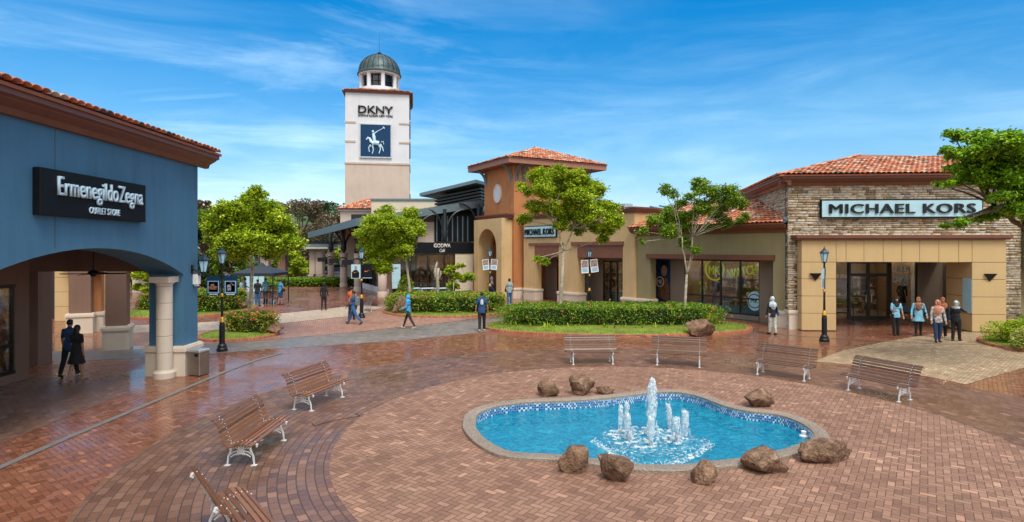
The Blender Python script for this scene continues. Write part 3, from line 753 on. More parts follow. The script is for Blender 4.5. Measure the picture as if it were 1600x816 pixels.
def window_unit(parent, name, xs, z0, z1, y, mats=('frame','glass'), tr=None, fr=0.05, extra=None):
    """glazed unit: xs = mullion positions; tr = transom heights; pane is a sub-part"""
    mb = MB()
    for x in xs: mb.box(x-fr/2, x+fr/2, y-.05, y+.05, z0+fr, z1-fr)
    mb.box(xs[0]-fr/2, xs[-1]+fr/2, y-.052, y+.052, z0, z0+fr); mb.box(xs[0]-fr/2, xs[-1]+fr/2, y-.052, y+.052, z1-fr, z1)
    for t in (tr or []):
        for a, b in zip(xs[:-1], xs[1:]): mb.box(a+fr/2, b-fr/2, y-.045, y+.045, t-fr/2, t+fr/2)
    f = mb.build(name, M[mats[0]], parent)
    MB().box(xs[0], xs[-1], y-.006, y+.006, z0+.01, z1-.01).build('pane', M[mats[1]], f)
    return f
def interior(parent, x0, x1, y0, y1, z1, seed=0, lights=True, shelves=True):
    """a lit shop room behind the glass"""
    rnd = random.Random(seed)
    mb = MB(); mb.box(x0, x1, y1, y1+.1, 0, z1); mb.box(x0-.1, x0, y0, y1+.1, 0, z1); mb.box(x1, x1+.1, y0, y1+.1, 0, z1); mb.box(x0-.1, x1+.1, y0, y1+.1, z1, z1+.1)
    mb.build('shop_wall', M['shopwall'], parent)
    MB().box(x0, x1, y0, y1, .01, .1).build('shop_floor', M['shopfloor'], parent)
    if shelves:
        sh = MB(); gd = MB(); n = max(1, int((x1-x0)/1.3)); w = (x1-x0)/n
        for i in range(n):
            a, b = x0+i*w+.08, x0+(i+1)*w-.08
            for z in (.45, .95, 1.45, 1.95):
                if z > z1-.3: continue
                sh.box(a, b, y1-.4, y1-.02, z, z+.03)
                x = a+.05
                while x < b-.2:
                    q = rnd.uniform(.10, .30); hh = rnd.uniform(.10, .34)
                    if rnd.random() < .85: gd.bev(x, x+q, y1-.36, y1-.12, z+.032, z+.032+hh, .012)
                    x += q+rnd.uniform(.03, .12)
            sh.box(a-.04, a, y1-.42, y1, .1, 2.1); sh.box(b, b+.04, y1-.42, y1, .1, 2.1)
        # low tables with goods
        for i in range(max(1, n//2)):
            cx = x0+(i+.5)*(x1-x0)/max(1, n//2); cy = (y0+y1)/2
            sh.box(cx-.5, cx+.5, cy-.3, cy+.3, .72, .78)
            for sx in (-.45, .42): sh.box(cx+sx, cx+sx+.04, cy-.26, cy+.26, .1, .72)
            for k in range(5): gd.bev(cx-.45+k*.19, cx-.32+k*.19, cy-.15, cy+.08, .785, .85+rnd.uniform(0,.25), .01)
        sh.build('shelf', M['goods'], parent); gd.build('goods', M['goods'], parent)
    if lights:
        lb = MB(); n = max(2, int((x1-x0)/1.1))
        for i in range(n):
            for yy in (y0+.5, (y0+y1)/2+.2):
                x = x0+(i+.5)*(x1-x0)/n; lb.box(x-.36, x+.36, yy-.05, yy+.05, z1-.05, z1-.003)
        lb.build('ceiling_spot', M['lit'], parent)
def plinth_prof(h=0.85, d=0.10):
    """offset outwards, height"""
    return [(0,0),(d,0),(d,h-.14),(d+.03,h-.12),(d+.05,h-.07),(d+.03,h-.02),(d-.01,h),(0,h)]
def plinth(mb, x0, x1, y0, y1, h=0.85, d=0.10):
    """moulded base round a rectangular pier"""
    for dd, a, b in ((d,0,h-.16),(d+.045,h-.16,h-.045),(d+.02,h-.045,h)):
        mb.bev(x0-dd, x1+dd, y0-dd, y1+dd, a, b, .012)
def plinth_o(par, *a):
    mb = MB(); plinth(mb, *a); return mb.build('plinth', M['stone'], par)
def cornice(mb, x0, x1, y, z0, h=.35, d=.4, endl=True):
    """stepped cornice projecting towards -y"""
    prof = [(y,z0),(y-d*.25,z0+h*.02),(y-d*.35,z0+h*.3),(y-d*.75,z0+h*.55),(y-d*.8,z0+h*.62),(y-d,z0+h*.7),(y-d,z0+h),(y,z0+h)]
    mb.sweep(prof, x0, x1)

# ------------------------------------------------------------------ blue building
A, B = (-9.245, -2.0), (-9.68, 17.94)
loc, rz = frame(A, B)
bb = thing('blue_shop_building', 'blue rendered shop building with a low arch and clay tile eaves', 'building', loc, rz)
L = 19.94
mb = MB()
aw = archloop(11.85, 19.14, 2.98, 2.981, 0.77)[2:]
aw2 = archloop(2.95, 10.24, 2.98, 2.981, 0.77)[2:]
out = [(-6,0),(2.95,0)]+aw2[::-1]+[(10.24,0),(11.85,0)]+aw[::-1]+[(19.14,0),(L,0),(L,6.33),(-6,6.33)]
mb.plate([out], 0, 1.0)
mb.box(L-.33, L, 1.0, 12.0, 4.3, 6.33)     # gable end over the passage
mb.build('wall', M['blue'], bb)
MB().box(L-.36, L-.003, 1.003, 12.0, 3.05, 4.19).build('beam', M['brownwall'], bb)
mb = MB(); mb.box(14.17, 14.185, -.004, .01, 3.75, 6.32); mb.build('joint', M['joint'], bb)
mb = MB(); cornice(mb, -6, L+.45, 0, 6.25, .42, .45)
mb.T = Matrix.Translation((L,0,0)) @ Matrix.Rotation(PI/2,4,'Z'); cornice(mb, .002, 11.9, 0, 6.252, .416, .45); mb.T = Matrix.Identity(4)
mb.build('eave', M['eave'], bb)
tiled_roof([[(-6,-.5,6.72),(L+.5,-.5,6.72),(L-3.5,3.5,7.45),(-6,3.5,7.45)],[(L+.5,-.5,6.72),(L+.5,9,6.72),(L-3.5,3.5,7.45)]], bb)
plinth_o(bb, 19.14, L, 0, 1.0, .88, .08); plinth_o(bb, 10.24, 11.85, 0, 1.0, .88, .08)
for cxx in (18.90, 12.1):
    mb = MB(); cyy = .42
    mb.lathe([(.29,0),(.295,.16),(.26,.2),(.225,.22),(.215,.26)], (cxx,cyy), 28)
    for k in range(5):
        a = .26+k*.478; mb.lathe([(.207,a),(.215,a+.008),(.215,a+.462),(.207,a+.47)], (cxx,cyy), 28)
    mb.lathe([(.215,2.65),(.22,2.70),(.26,2.74),(.27,2.76)], (cxx,cyy), 28); mb.box(cxx-.28, cxx+.28, cyy-.28, cyy+.28, 2.76, 2.93)
    mb.build('column', M['stone'], bb, 'auto')
# shop front inside the arcade
mb = MB()
mb.plate([rect(-6, 18.87, 0, 4.25), rect(3, 9.2, .25, 2.75), rect(11.0, 18.35, .25, 2.75)], 4.25, 4.5)
mb.box(18.52, 18.87, 4.5, 8, 0, 4.25); mb.box(20.6, 21.2, 5.35, 9, 0, 4.25)
mb.box(-6, 21.2, 1.0, 5, 4.2, 4.35)
mb.build('arcade_wall', M['brownwall'], bb)
window_unit(bb, 'window', [11.0, 13.4, 15.9, 18.35], .25, 2.75, 4.3, tr=[1.05], fr=.10)
window_unit(bb, 'window', [3.0, 5.0, 7.1, 9.2], .25, 2.75, 4.3, tr=[1.05], fr=.10)
interior(bb, 10.9, 18.45, 4.6, 7.0, 3.0, 5)
mb = MB()
for k in range(5): mb.tube([(12+k*1.2, 5.2, 1.2),(12+k*1.2, 5.2, 1.9),(12+k*1.2, 5.2, 2.1)], [.22,.2,.07], 10)
mb.build('display_bag', M['goods'], bb)
# sign
t = thing('shop_sign', 'black fashion sign with silver serif lettering on the blue wall', 'sign', loc, rz)
def blx(px): return along(A, B, px)
s0, s1 = blx(50), blx(218)
MB().bev(s0, s1, -.16, -.003, 4.42, 5.37, .01).build('board', M['signblack'], t)
cxm = (s0+s1)/2
text('lettering', 'ErmenegildoZegna', (s1-s0)*.82, .52, t, (cxm+.12, -.165, 4.72), M['logoblue'], extrude=.05, bold=.004)
# serifs under the stems
text('lettering', 'OUTLET STORE', (s1-s0)*.30, .15, t, (cxm+.15, -.165, 4.52), M['logoblue'], extrude=.03, bold=.004)
# wall lantern
def lantern_head(mb, mg, z, s=1.0, c=(0,0), n=6):
    """faceted street lantern: caps in mb, panes in mg; z = bottom of the head"""
    mb.lathe([(.03*s,z-.06*s),(.075*s,z-.02*s),(.085*s,z),(.085*s,z+.02*s)], c, n)
    mg.lathe([(.08*s,z+.02*s),(.150*s,z+.36*s)], c, n)
    for k in range(n):
        a = 2*PI*k/n+PI/n
        mb.tube([(c[0]+.083*s*math.cos(a), c[1]+.083*s*math.sin(a), z+.015*s),(c[0]+.155*s*math.cos(a), c[1]+.155*s*math.sin(a), z+.365*s)], .010*s, 4)
    mb.lathe([(.165*s,z+.35*s),(.19*s,z+.37*s),(.185*s,z+.39*s),(.10*s,z+.48*s),(.06*s,z+.50*s),(.06*s,z+.53*s),(.03*s,z+.56*s),(.012*s,z+.62*s),(.004*s,z+.66*s)], c, n)
M['lampcap'] = plain('dark_blue_lamp_metal', (0.018, 0.045, 0.075), 0.35, 0.3)
mt = Matrix.Translation(loc) @ Matrix.Rotation(rz, 4, 'Z')
p = mt @ Vector((L-.35, -.003, 0)); 
t = thing('wall_lantern', 'blue glass wall lantern on a scrolled bracket at the blue building corner', 'lamp', p, rz)
hz = 3.02
mb = MB(); mg = MB(); lantern_head(mb, mg, hz, .98, (.1,-.30)); mb.build('cap', M['lampcap'], t); mg.build('pane', M['lampglass'], t)
mb = MB(); mb.tube([(0,-.02,hz+.13),(.03,-.12,hz+.04),(.07,-.22,hz-.09),(.1,-.30,hz-.12),(.1,-.30,hz-.02)], .022, 8)
mb.tube([(0,-.02,hz-.0),(.04,-.12,hz-.05),(.08,-.25,hz-.10)], .016, 8); mb.box(-.05,.05,-.03,.0,hz-.03,hz+.22); mb.build('bracket', M['black'], t, 'auto')
p = mt @ Vector((L-.22, 0, 0)); t = thing('wall_speaker', 'small white loudspeaker box below the lantern on the blue wall', 'loudspeaker', p, rz)
MB().bev(-.11,.11,-.16,-.005,2.66,2.98,.02).build('housing', M['whitepaint'], t); MB().bev(-.06,.06,-.14,-.03,2.60,2.655,.01).build('sensor', M['whitepaint'], t)
# bin
p = at(311, 586); t = thing('litter_bin', 'brushed metal litter bin beside the blue building plinth', 'bin', p, -.25)
MB().bev(-.20,.20,-.2,.2,.03,.70,.02).build('body', plain('bronze_steel', (0.28,0.24,0.20), .35, .7), t)
MB().bev(-.21,.21,-.21,.21,.70,.77,.02).build('lid', M['silver'], t)
MB().box(.03,.15,-.212,-.199,.58,.66).build('slot', M['black'], t); MB().box(-.17,.17,-.17,.17,0,.03).build('foot', M['black'], t)
# ceiling fan
c = Vector((-12.35, 17.1-.0, 0)); c = Vector(((146-CX)/FPX*15.8, 15.8, 0))
t = thing('ceiling_fan', 'black ceiling fan hanging in the arcade of the blue building', 'fan', (c.x, c.y, 3.1))
MB().tube([(0,0,1.1),(0,0,.06)], .016, 8).build('rod', M['black'], t)
MB().lathe([(.04,.07),(.07,.05),(.13,0),(.14,-.04),(.08,-.08),(.05,-.12)], (0,0), 16).build('motor', M['black'], t, 'auto')
for k in range(4):
    mb = MB(); mb.T = Matrix.Rotation(k*PI/2+.25, 4, 'Z') @ Matrix.Rotation(.15, 4, 'X')
    mb.bev(.1,.78,-.065,.065,-.05,-.035,.004); mb.build('blade', M['black'], t)

# ------------------------------------------------------------------ brown arcade beyond the passage
ab = thing('brown_arcade_building', 'brown piered arcade building beyond the arch with cream plinths', 'building', (0,0,0))
def pier(px, py, w, d, rot, mat, hgt=3.6, ph=.88, pl=.09):
    p = at(px, py); mb = MB(); R = Matrix.Translation(p) @ Matrix.Rotation(rot, 4, 'Z')
    mb.T = R; mb.bev(-w/2,w/2,0,d,ph,hgt,.015); mb.build('pier', mat, ab)
    mb = MB(); mb.T = R; plinth(mb, -w/2, w/2, 0, d, ph, pl); mb.build('plinth', M['stone'], ab)
    return p
pier(181, 547, .66, .72, .42, M['brownwall']); pier(125, 521, .80, .8, .42, M['brownwall']); pier(147, 518, .55, .6, .42, M['orange'])
p1, p2 = at(184.5,547), at(60,500)
mb = MB(); mb.T = Matrix.Translation((p1.x+.9,p1.y+.1,0)) @ Matrix.Rotation(math.atan2(p2.y-p1.y,p2.x-p1.x),4,'Z'); mb.box(0,30,-.75,.1,3.0,4.6); mb.build('beam', M['brownwall'], ab)
pb = thing('tan_panel_building', 'tan panelled shopfront pier seen through the arch, left of the brown piers', 'building', (0,0,0))
mb = MB(); jm = MB()
for px, py, w in ((96,502,.72),(158,500,.4)):
    p = at(px, py)
    mb = MB()
    for k in range(5): mb.bev(p.x-w/2, p.x+w/2, p.y, p.y+.8, .01+k*.75, .74+k*.75, .012)
    mb.build('panel', M['panel'], pb)
    jm.box(p.x-w/2+.02, p.x+w/2-.02, p.y+.02, p.y+.7, 0, 3.7)
jm.build('core', M['joint'], pb)
p = at(96,500); MB().box(p.x-6, p.x-.42, p.y+.6, p.y+.8, 0, 3.8).build('wall', M['brownwall'], pb)
MB().box(p.x-1.35, p.x-.62, p.y+.5, p.y+.58, 0, 2.8).build('door', M['frame'], pb)

# ------------------------------------------------------------------ orange corner building
C = Vector((.15,43.3)); u = Vector((.865,.503)); v = Vector((-.503,.865))
rzo = math.atan2(u.y, u.x)
ob = thing('orange_corner_building', 'tall orange corner building with an arched portal and clay hip roof', 'building', (C.x,C.y,0), rzo)
LW, RW = 4.76, 6.97          # local: x along u (right face y=0), y along v (left face x=0)
mb = MB(); mb.plate([[(0,0),(RW,0),(RW,10),(0,10)]], 0, .4)
mb.T = Matrix.Rotation(PI/2,4,'Z') @ Matrix.Scale(-1,4,(0,1,0))
ar = archloop(1.07, 4.2, 0.0, 3.72, 1.56)
mb.plate([[(.4,0),(1.07,0)]+ar[2:][::-1]+[(4.2,0),(LW,0),(LW,10),(.4,10)]], 0, .5)
mb.T = Matrix.Identity(4); mb.box(RW-.4,RW,.4,LW,0,10); mb.box(.5,RW-.4,LW-.4,LW,0,10)
mb.build('wall', M['orange'], ob)
mb = MB(); mb.T = Matrix.Rotation(PI/2,4,'Z') @ Matrix.Scale(-1,4,(0,1,0))
ar2 = archloop(1.10, 4.17, 0.0, 3.72, 1.53)
mb.plate([[(.30,0),(1.10,0)]+ar2[2:][::-1]+[(4.17,0),(LW+.1,0),(LW+.1,6.0),(.30,6.0)]], -.9, .3)
mb.build('portal', M['tan'], ob)
mb = MB(); 
for d, a, b in ((.12,5.9,6.0),(.22,6.0,6.14),(.30,6.14,6.24),(.38,6.24,6.34)): mb.box(-.25-d, .0, .30-d, LW+.1+d, a, b)
mb.build('portal_cornice', M['eave'], ob)
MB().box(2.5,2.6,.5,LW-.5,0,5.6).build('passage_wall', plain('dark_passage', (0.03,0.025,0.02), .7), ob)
mb = MB()
for y in (1.2,2.2,3.2): mb.box(2.44,2.5,y,y+.06,0,3.4)
mb.box(2.44,2.5,.9,4.2,3.4,3.5); mb.build('door_frame', M['frame'], ob)
mb = MB(); plinth(mb, 0, 1.0, 0, .30, .80, .10); mb.build('plinth', M['stone'], ob)
# roof
e = 1.0
def hip(mbp, x0, x1, y0, y1, z, zt, ridge=0.0):
    cx, cy = (x0+x1)/2, (y0+y1)/2
    if ridge <= 0:
        a = (cx,cy,zt); return [[(x0,y0,z),(x1,y0,z),a],[(x0,y1,z),(x0,y0,z),a],[(x1,y0,z),(x1,y1,z),a],[(x1,y1,z),(x0,y1,z),a]]
    a, b = (cx-ridge/2,cy,zt), (cx+ridge/2,cy,zt)
    return [[(x0,y0,z),(x1,y0,z),b,a],[(x0,y1,z),(x0,y0,z),a],[(x1,y0,z),(x1,y1,z),b],[(x1,y1,z),(x0,y1,z),a,b]]
mb = MB(); x0,x1,y0,y1 = -e,RW+e,-e,LW+e
mb.box(x0,x1,y0,y0+.08,9.95,10.33); mb.box(x0,x1,y1-.08,y1,9.95,10.33); mb.box(x0,x0+.08,y0+.08,y1-.08,9.95,10.33); mb.box(x1-.08,x1,y0+.08,y1-.08,9.95,10.33)
mb.box(x0+.08,x1-.08,y0+.08,y1-.08,10.02,10.10)
mb.build('fascia', plain('brown_pink_fascia', (0.33,0.15,0.095), .6), ob)
tiled_roof(hip(None, x0-.05,x1+.05,y0-.05,y1+.05,10.36,11.85), ob)
def bracket(par, x, y, dx, dy):
    """curved knee brace from the wall to the soffit"""
    mb = MB(); P = []
    for k in range(9):
        a = k/8*PI/2; P.append((x+dx*.92*(1-math.cos(a)), y+dy*.92*(1-math.cos(a)), 8.75+1.2*math.sin(a)))
    for off in (-.1,.1): mb.tube([(q[0]+abs(dy)*off, q[1]+abs(dx)*off, q[2]) for q in P], .07, 4)
    mb.build('bracket', M['steel'], par)
for x in (.25,.85,6.2,6.75): bracket(ob, x, 0, 0, -1)
for y in (.35,4.45): bracket(ob, 0, y, -1, 0)
t = thing('wall_medallion', 'white oval medallion high on the orange wall', 'medallion', (C.x,C.y,0), rzo)
mb = MB(); mb.T = Matrix.Rotation(PI/2,4,'Z') @ Matrix.Scale(-1,4,(0,1,0)); q=[(2.45+.62*math.cos(a*PI/16), 8.0+.74*math.sin(a*PI/16)) for a in range(32)]
mb.plate([q], -.06, -.003); mb.build('disc', M['white'], t)
mb = MB(); mb.T = Matrix.Rotation(PI/2,4,'Z') @ Matrix.Scale(-1,4,(0,1,0))
q2=[(2.45+.52*math.cos(a*PI/16), 8.0+.63*math.sin(a*PI/16)) for a in range(32)]
mb.plate([q, q2], -.10, -.062); mb.build('rim', M['stone'], t)

# ------------------------------------------------------------------ tan wing
A, B = (.75,43.35), (7.05,34.75)
loc, rz = frame(A, B); LT = math.hypot(B[0]-A[0],B[1]-A[1])
tw = thing('tan_shop_wing', 'tan rendered shop wing with two recessed openings under brown lintels', 'building', loc, rz)
ax = lambda px: along(A, B, px)
o1, o2, o3, o4 = ax(836), ax(873), ax(903), ax(973)
mb = MB(); mb.plate([[(.2,0),(o1,0),(o1,3.14),(o2,3.14),(o2,0),(o3,0),(o3,3.14),(o4,3.14),(o4,0),(LT+.35,0),(LT+.35,5.95),(.2,5.95)]], 0, .6)
mb.box(LT+.05,LT+.35,.6,9,0,5.95)
mb.build('wall', M['tan'], tw)
mb = MB()
for d,a,b in ((.08,5.85,5.98),(.18,5.98,6.1),(.26,6.1,6.2)): mb.box(.1, LT+.35+d, -d, 9, a, b)
mb.build('cornice', M['eave'], tw)
mb = MB()
mb.box(.9, o2+.5, -.10, -.003, 3.93, 4.12); mb.box(o3-.55, o4+.1, -.14, -.003, 3.93, 4.16)
mb.box(o1-.0, o2+.0, -.035, .1, 3.145, 3.92); mb.box(o3-.0, o4+.0, -.05, .1, 3.145, 3.92); mb.build('lintel', plain('rust_brown_panel', (0.21,0.085,0.05), .6), tw)
for a, b in ((.35,o1),(o2,o3),(o4,LT+.35)): plinth_o(tw, a+.02, b-.02, 0, .6, .80, .09)
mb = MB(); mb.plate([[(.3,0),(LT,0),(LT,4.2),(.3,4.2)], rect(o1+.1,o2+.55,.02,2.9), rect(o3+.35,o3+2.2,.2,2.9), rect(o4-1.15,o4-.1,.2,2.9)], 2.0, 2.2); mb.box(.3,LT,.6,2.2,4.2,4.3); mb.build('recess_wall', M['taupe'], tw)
window_unit(tw, 'window', [o3+.35,o3+.97,o3+1.6,o3+2.2], .2, 2.9, 2.05, tr=None, fr=.07)
window_unit(tw, 'window', [o4-1.15,o4-.62,o4-.1], .2, 2.9, 2.05, fr=.07)
window_unit(tw, 'glass_door', [o1+.1,o1+.9,o1+1.7,o2+.55], .02, 2.9, 2.05, tr=[2.2], fr=.09)
interior(tw, .5, LT-.1, 2.25, 5.5, 3.1, 11)
MB().box(o3+.4,o4-.15,2.3,2.34,.22,.75).build('frosted_band', M['signpale'], tw)
def kors_sign(par, x0, x1, z0, z1, y, letters=.72):
    MB().bev(x0,x1,y-.12,y,z0,z1,.012).build('frame', M['signblack'], par)
    MB().box(x0+.06,x1-.06,y-.135,y-.122,z0+.06,z1-.06).build('face', M['signpale'], par)
    hh = (z1-z0)*.5
    text('lettering', 'MICHAEL KORS', (x1-x0)*.90, hh, par, ((x0+x1)/2, y-.137, (z0+z1)/2-hh/2), M['letter'], extrude=.07, bold=.018, space=1.08)
s0, s1 = ax(820.5), ax(871)
t = thing('shop_sign', 'smaller pale blue fashion sign over the tan wing doorway, half behind the tree', 'sign', loc, rz)
kors_sign(t, s0, s1, 4.5, 5.35, -.003)
# rooftop plant
t = thing('rooftop_unit', 'small grey air unit on the tan wing roof edge', 'air unit', atY(975,323,42)+Vector((0,0,-.8)), rz)
MB().bev(-.5,.5,-.4,.4,0,1.0,.03).build('casing', M['silver'], t); MB().bev(-.35,.35,-.42,-.401,.3,.8,.01).build('grille', M['black'], t)

# ------------------------------------------------------------------ olive wing
A, B = (7.55,34.35), (12.85,27.35)
loc, rz = frame(A, B); LO = math.hypot(B[0]-A[0],B[1]-A[1])
ow = thing('olive_shop_wing', 'olive rendered shop wing with a long display window and clay tile roof', 'building', loc, rz)
ax = lambda px: along(A, B, px)
o1, o2 = ax(1016), ax(1208)
mb = MB(); mb.plate([[(-.3,0),(o1,0),(o1,3.17),(o2,3.17),(o2,0),(LO+.3,0),(LO+.3,4.75),(-.3,4.75)]], 0, .5)
mb.build('wall', M['olive'], ow)
MB().box(o1-.2,o2+.1,-.14,-.003,3.17,3.42).build('lintel', M['eave'], ow)
plinth_o(ow,-.35,o1-.02,0,.5,.8,.07); plinth_o(ow,o2+.02,LO+.25,0,.5,.8,.09)
mb = MB(); cornice(mb,-.5,LO+.15,0,4.5,.38,.42); mb.build('gutter', M['eave'], ow)
tiled_roof([[(-.5,-.5,4.93),(LO+.2,-.5,4.93),(LO-2.0,4.2,6.5),(-.5,4.2,6.5)]], ow)
mb = MB(); mb.tube([(LO+.25,-.55,5.02),(LO-2.0,4.2,6.62)], .10, 6); mb.build('hip_flashing', M['steel'], ow)
gy = 1.35
def gx(px):   # along the recessed glass plane
    a = Vector(A)+Vector((-math.sin(rz),math.cos(rz)))*gy; return along(a, a+(Vector(B)-Vector(A)), px)
g0,g1,g2,g3,g4 = gx(1069.5), gx(1096.5), gx(1125.5), gx(1156), gx(1186.5)
mb = MB(); mb.plate([[(-.3,0),(LO+.3,0),(LO+.3,3.6),(-.3,3.6)], rect(g0,g4,.25,3.12)], gy, gy+.18)
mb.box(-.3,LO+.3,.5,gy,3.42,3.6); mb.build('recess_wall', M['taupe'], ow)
wu = window_unit(ow, 'window', [g0,g1,g2,g3,g4], .25, 3.12, gy+.06, tr=[1.12], fr=.075)
MB().box(g0+.04,g4-.04,gy+.075,gy+.085,.30,.72).build('frosted_band', plain('frosted_blue_film', (0.20,0.34,0.40), .4), wu)
MB().box(g0,g4,gy-.06,gy-.003,.02,.22).build('sill', M['taupe'], ow)
interior(ow, g0-.2, g4+.2, gy+.3, gy+3.4, 3.25, 21)
M['lime'] = plain('lime_sign', (0.50, 0.60, 0.02), .4, emit=.25, var=0.05)
def ring(mb, c, r0, r1, y0, y1, n=36):
    mb.plate([[(c[0]+r1*math.cos(2*PI*k/n), c[1]+r1*math.sin(2*PI*k/n)) for k in range(n)], [(c[0]+r0*math.cos(2*PI*k/n), c[1]+r0*math.sin(2*PI*k/n)) for k in range(n)]], y0, y1)
t = thing('window_emblem', 'large lime green ringed MK emblem hanging in the olive wing window', 'emblem', loc, rz)
cx = (g1+g2)/2-.02; mb = MB(); ring(mb, (cx,2.55), .52,.61, gy+.35, gy+.39); mb.build('ring', M['lime'], t)
text('letters', 'MK', .72, .48, t, (cx, gy+.36, 2.30), M['lime'], bold=.005, extrude=.03)
t = thing('window_lettering', 'lime green slanted WATCH lettering hanging in the olive wing window', 'lettering', loc, rz)
lt = text('letters', 'WATCH', 1.75, .5, t, ((g2+g4)/2-.05, gy+.45, 2.25), M['lime'], bold=.02, extrude=.03); lt.rotation_euler = (0,-.20,0)
t = thing('window_decal', 'round pale blue MK decal at the bottom right of the olive wing window', 'decal', loc, rz)
cx = g4-.28; mb = MB(); mb.plate([[(cx+.40*math.cos(k*PI/18), 1.02+.50*math.sin(k*PI/18)) for k in range(36)]], gy+.02, gy+.04); mb.T=Matrix.Identity(4); mb.build('disc', M['signpale'], t)
mb = MB(); ring(mb,(cx,1.02),.33,.37,gy+.005,gy+.018); mb.build('ring', M['signblack'], t)
text('letters', 'MK', .40, .2, t, (cx, gy+.018, .93), M['signblack'], bold=.005, extrude=.01)
# poster
q0, q1 = gx(1026.5), gx(1047.5)
M['skin'] = plain('skin', (0.42,0.22,0.14), .55, var=0.06); M['skind'] = plain('brown_skin', (0.22,0.11,0.07), .55, var=0.06)
M['jacket'] = plain('jacket_brown', (0.16,0.07,0.03), .7, var=.6, scale=9)
t = thing('window_poster', 'tall fashion poster of a person with a ringed MK emblem in the olive wing', 'poster', loc, rz)
cx = (q0+q1)/2; W = q1-q0
MB().box(q0,q1,gy-.05,gy-.004,.35,3.05).build('board', M['navy'], t)
mb = MB(); mb.plate([[(cx-W*.42,.9),(cx+W*.46,.55),(cx+W*.45,1.5),(cx+W*.3,1.95),(cx+.05,2.1),(cx-W*.3,1.85)]], gy-.056, gy-.051); mb.build('printed_jacket', M['jacket'], t)
mb = MB(); mb.plate([[(cx+.08+.27*math.cos(k*PI/12), 2.72+.25*math.sin(k*PI/12)) for k in range(24)]], gy-.056, gy-.051); mb.build('printed_hair', M['signblack'], t)
mb = MB(); mb.plate([[(cx+.08+.21*math.cos(k*PI/12), 2.42+.33*math.sin(k*PI/12)) for k in range(24)]], gy-.060, gy-.0565); mb.build('printed_face', M['skin'], t)
mb = MB(); mb.box(cx-.02,cx+.06,gy-.063,gy-.0605,2.47,2.50); mb.box(cx+.12,cx+.20,gy-.063,gy-.0605,2.47,2.50); mb.box(cx+.03,cx+.14,gy-.063,gy-.0605,2.24,2.27); mb.build('printed_features', M['barkdark'], t)
mb = MB(); ring(mb,(cx-.22,1.75),.26,.31,gy-.08,gy-.064); mb.build('ring', M['cream'], t)
text('letters', 'MK', .40, .26, t, (cx-.22, gy-.066, 1.62), M['cream'], bold=.005, extrude=.015)
# mannequins
def mannequin(x, y, seed, label, cloth, root_loc, root_rz, par=None):
    t = thing('mannequin', label, 'mannequin', root_loc, root_rz)
    mb = MB(); mb.tube([(x,y,1.62),(x,y,1.5)], .045, 8); mb.ball((x,y,1.74),(.085,.1,.125),10)
    mb.tube([(x-.09,y,.12),(x-.09,y,.5),(x-.09,y,.9)],[.04,.055,.08],8); mb.tube([(x+.09,y,.12),(x+.09,y,.5),(x+.09,y,.9)],[.04,.055,.08],8)
    mb.build('body', M['whitepaint'] if seed % 2 else M['skin'], t, True)
    mb = MB(); mb.tube([(x,y,.55),(x,y,.95),(x,y,1.15),(x,y,1.4),(x,y,1.52)],[.24,.19,.14,.19,.08],12,0,.7)
    mb.tube([(x-.17,y,1.44),(x-.24,y,1.15),(x-.2,y-.1,.9)],[.06,.05,.04],8); mb.tube([(x+.17,y,1.44),(x+.24,y,1.15),(x+.2,y-.1,.9)],[.06,.05,.04],8)
    mb.build('outfit', cloth, t, True); return t
M['limecloth'] = plain('lime_cloth', (0.45,0.5,0.05), .8); M['blackcloth'] = plain('black_cloth', (0.012,0.012,0.014), .8)
mannequin((g0+g1)/2+.05, gy+.8, 1, 'mannequin in a lime top behind the left pane of the olive wing', M['limecloth'], (loc[0],loc[1],.35), rz)
mannequin(g1+.35, gy+.8, 2, 'mannequin in black under the MK emblem in the olive wing window', M['blackcloth'], (loc[0],loc[1],.35), rz)

# ------------------------------------------------------------------ stone building
A, B = (12.8,26.95), (22.9,26.25)
loc, rz = frame(A, B); LS = 10.12
sb = thing('stone_shop_building', 'stone clad flagship shop with tan panelled entrance frame and clay hip roof', 'building', loc, rz)
ax = lambda px: along(A, B, px)
AP = (A[0]+math.sin(rz)*.5, A[1]-math.cos(rz)*.5)
axp = lambda px: along(AP, (AP[0]+math.cos(rz), AP[1]+math.sin(rz)), px)
f0, f1, f2, f3 = axp(1252.5), axp(1306.5), axp(1519), axp(1572.5)
SIDE = math.radians(100)-0   # side wall heads back and slightly right
sd = Vector((1.5,8.5)).normalized(); sdl = Matrix.Rotation(-rz,2) @ sd
SL = 8.6
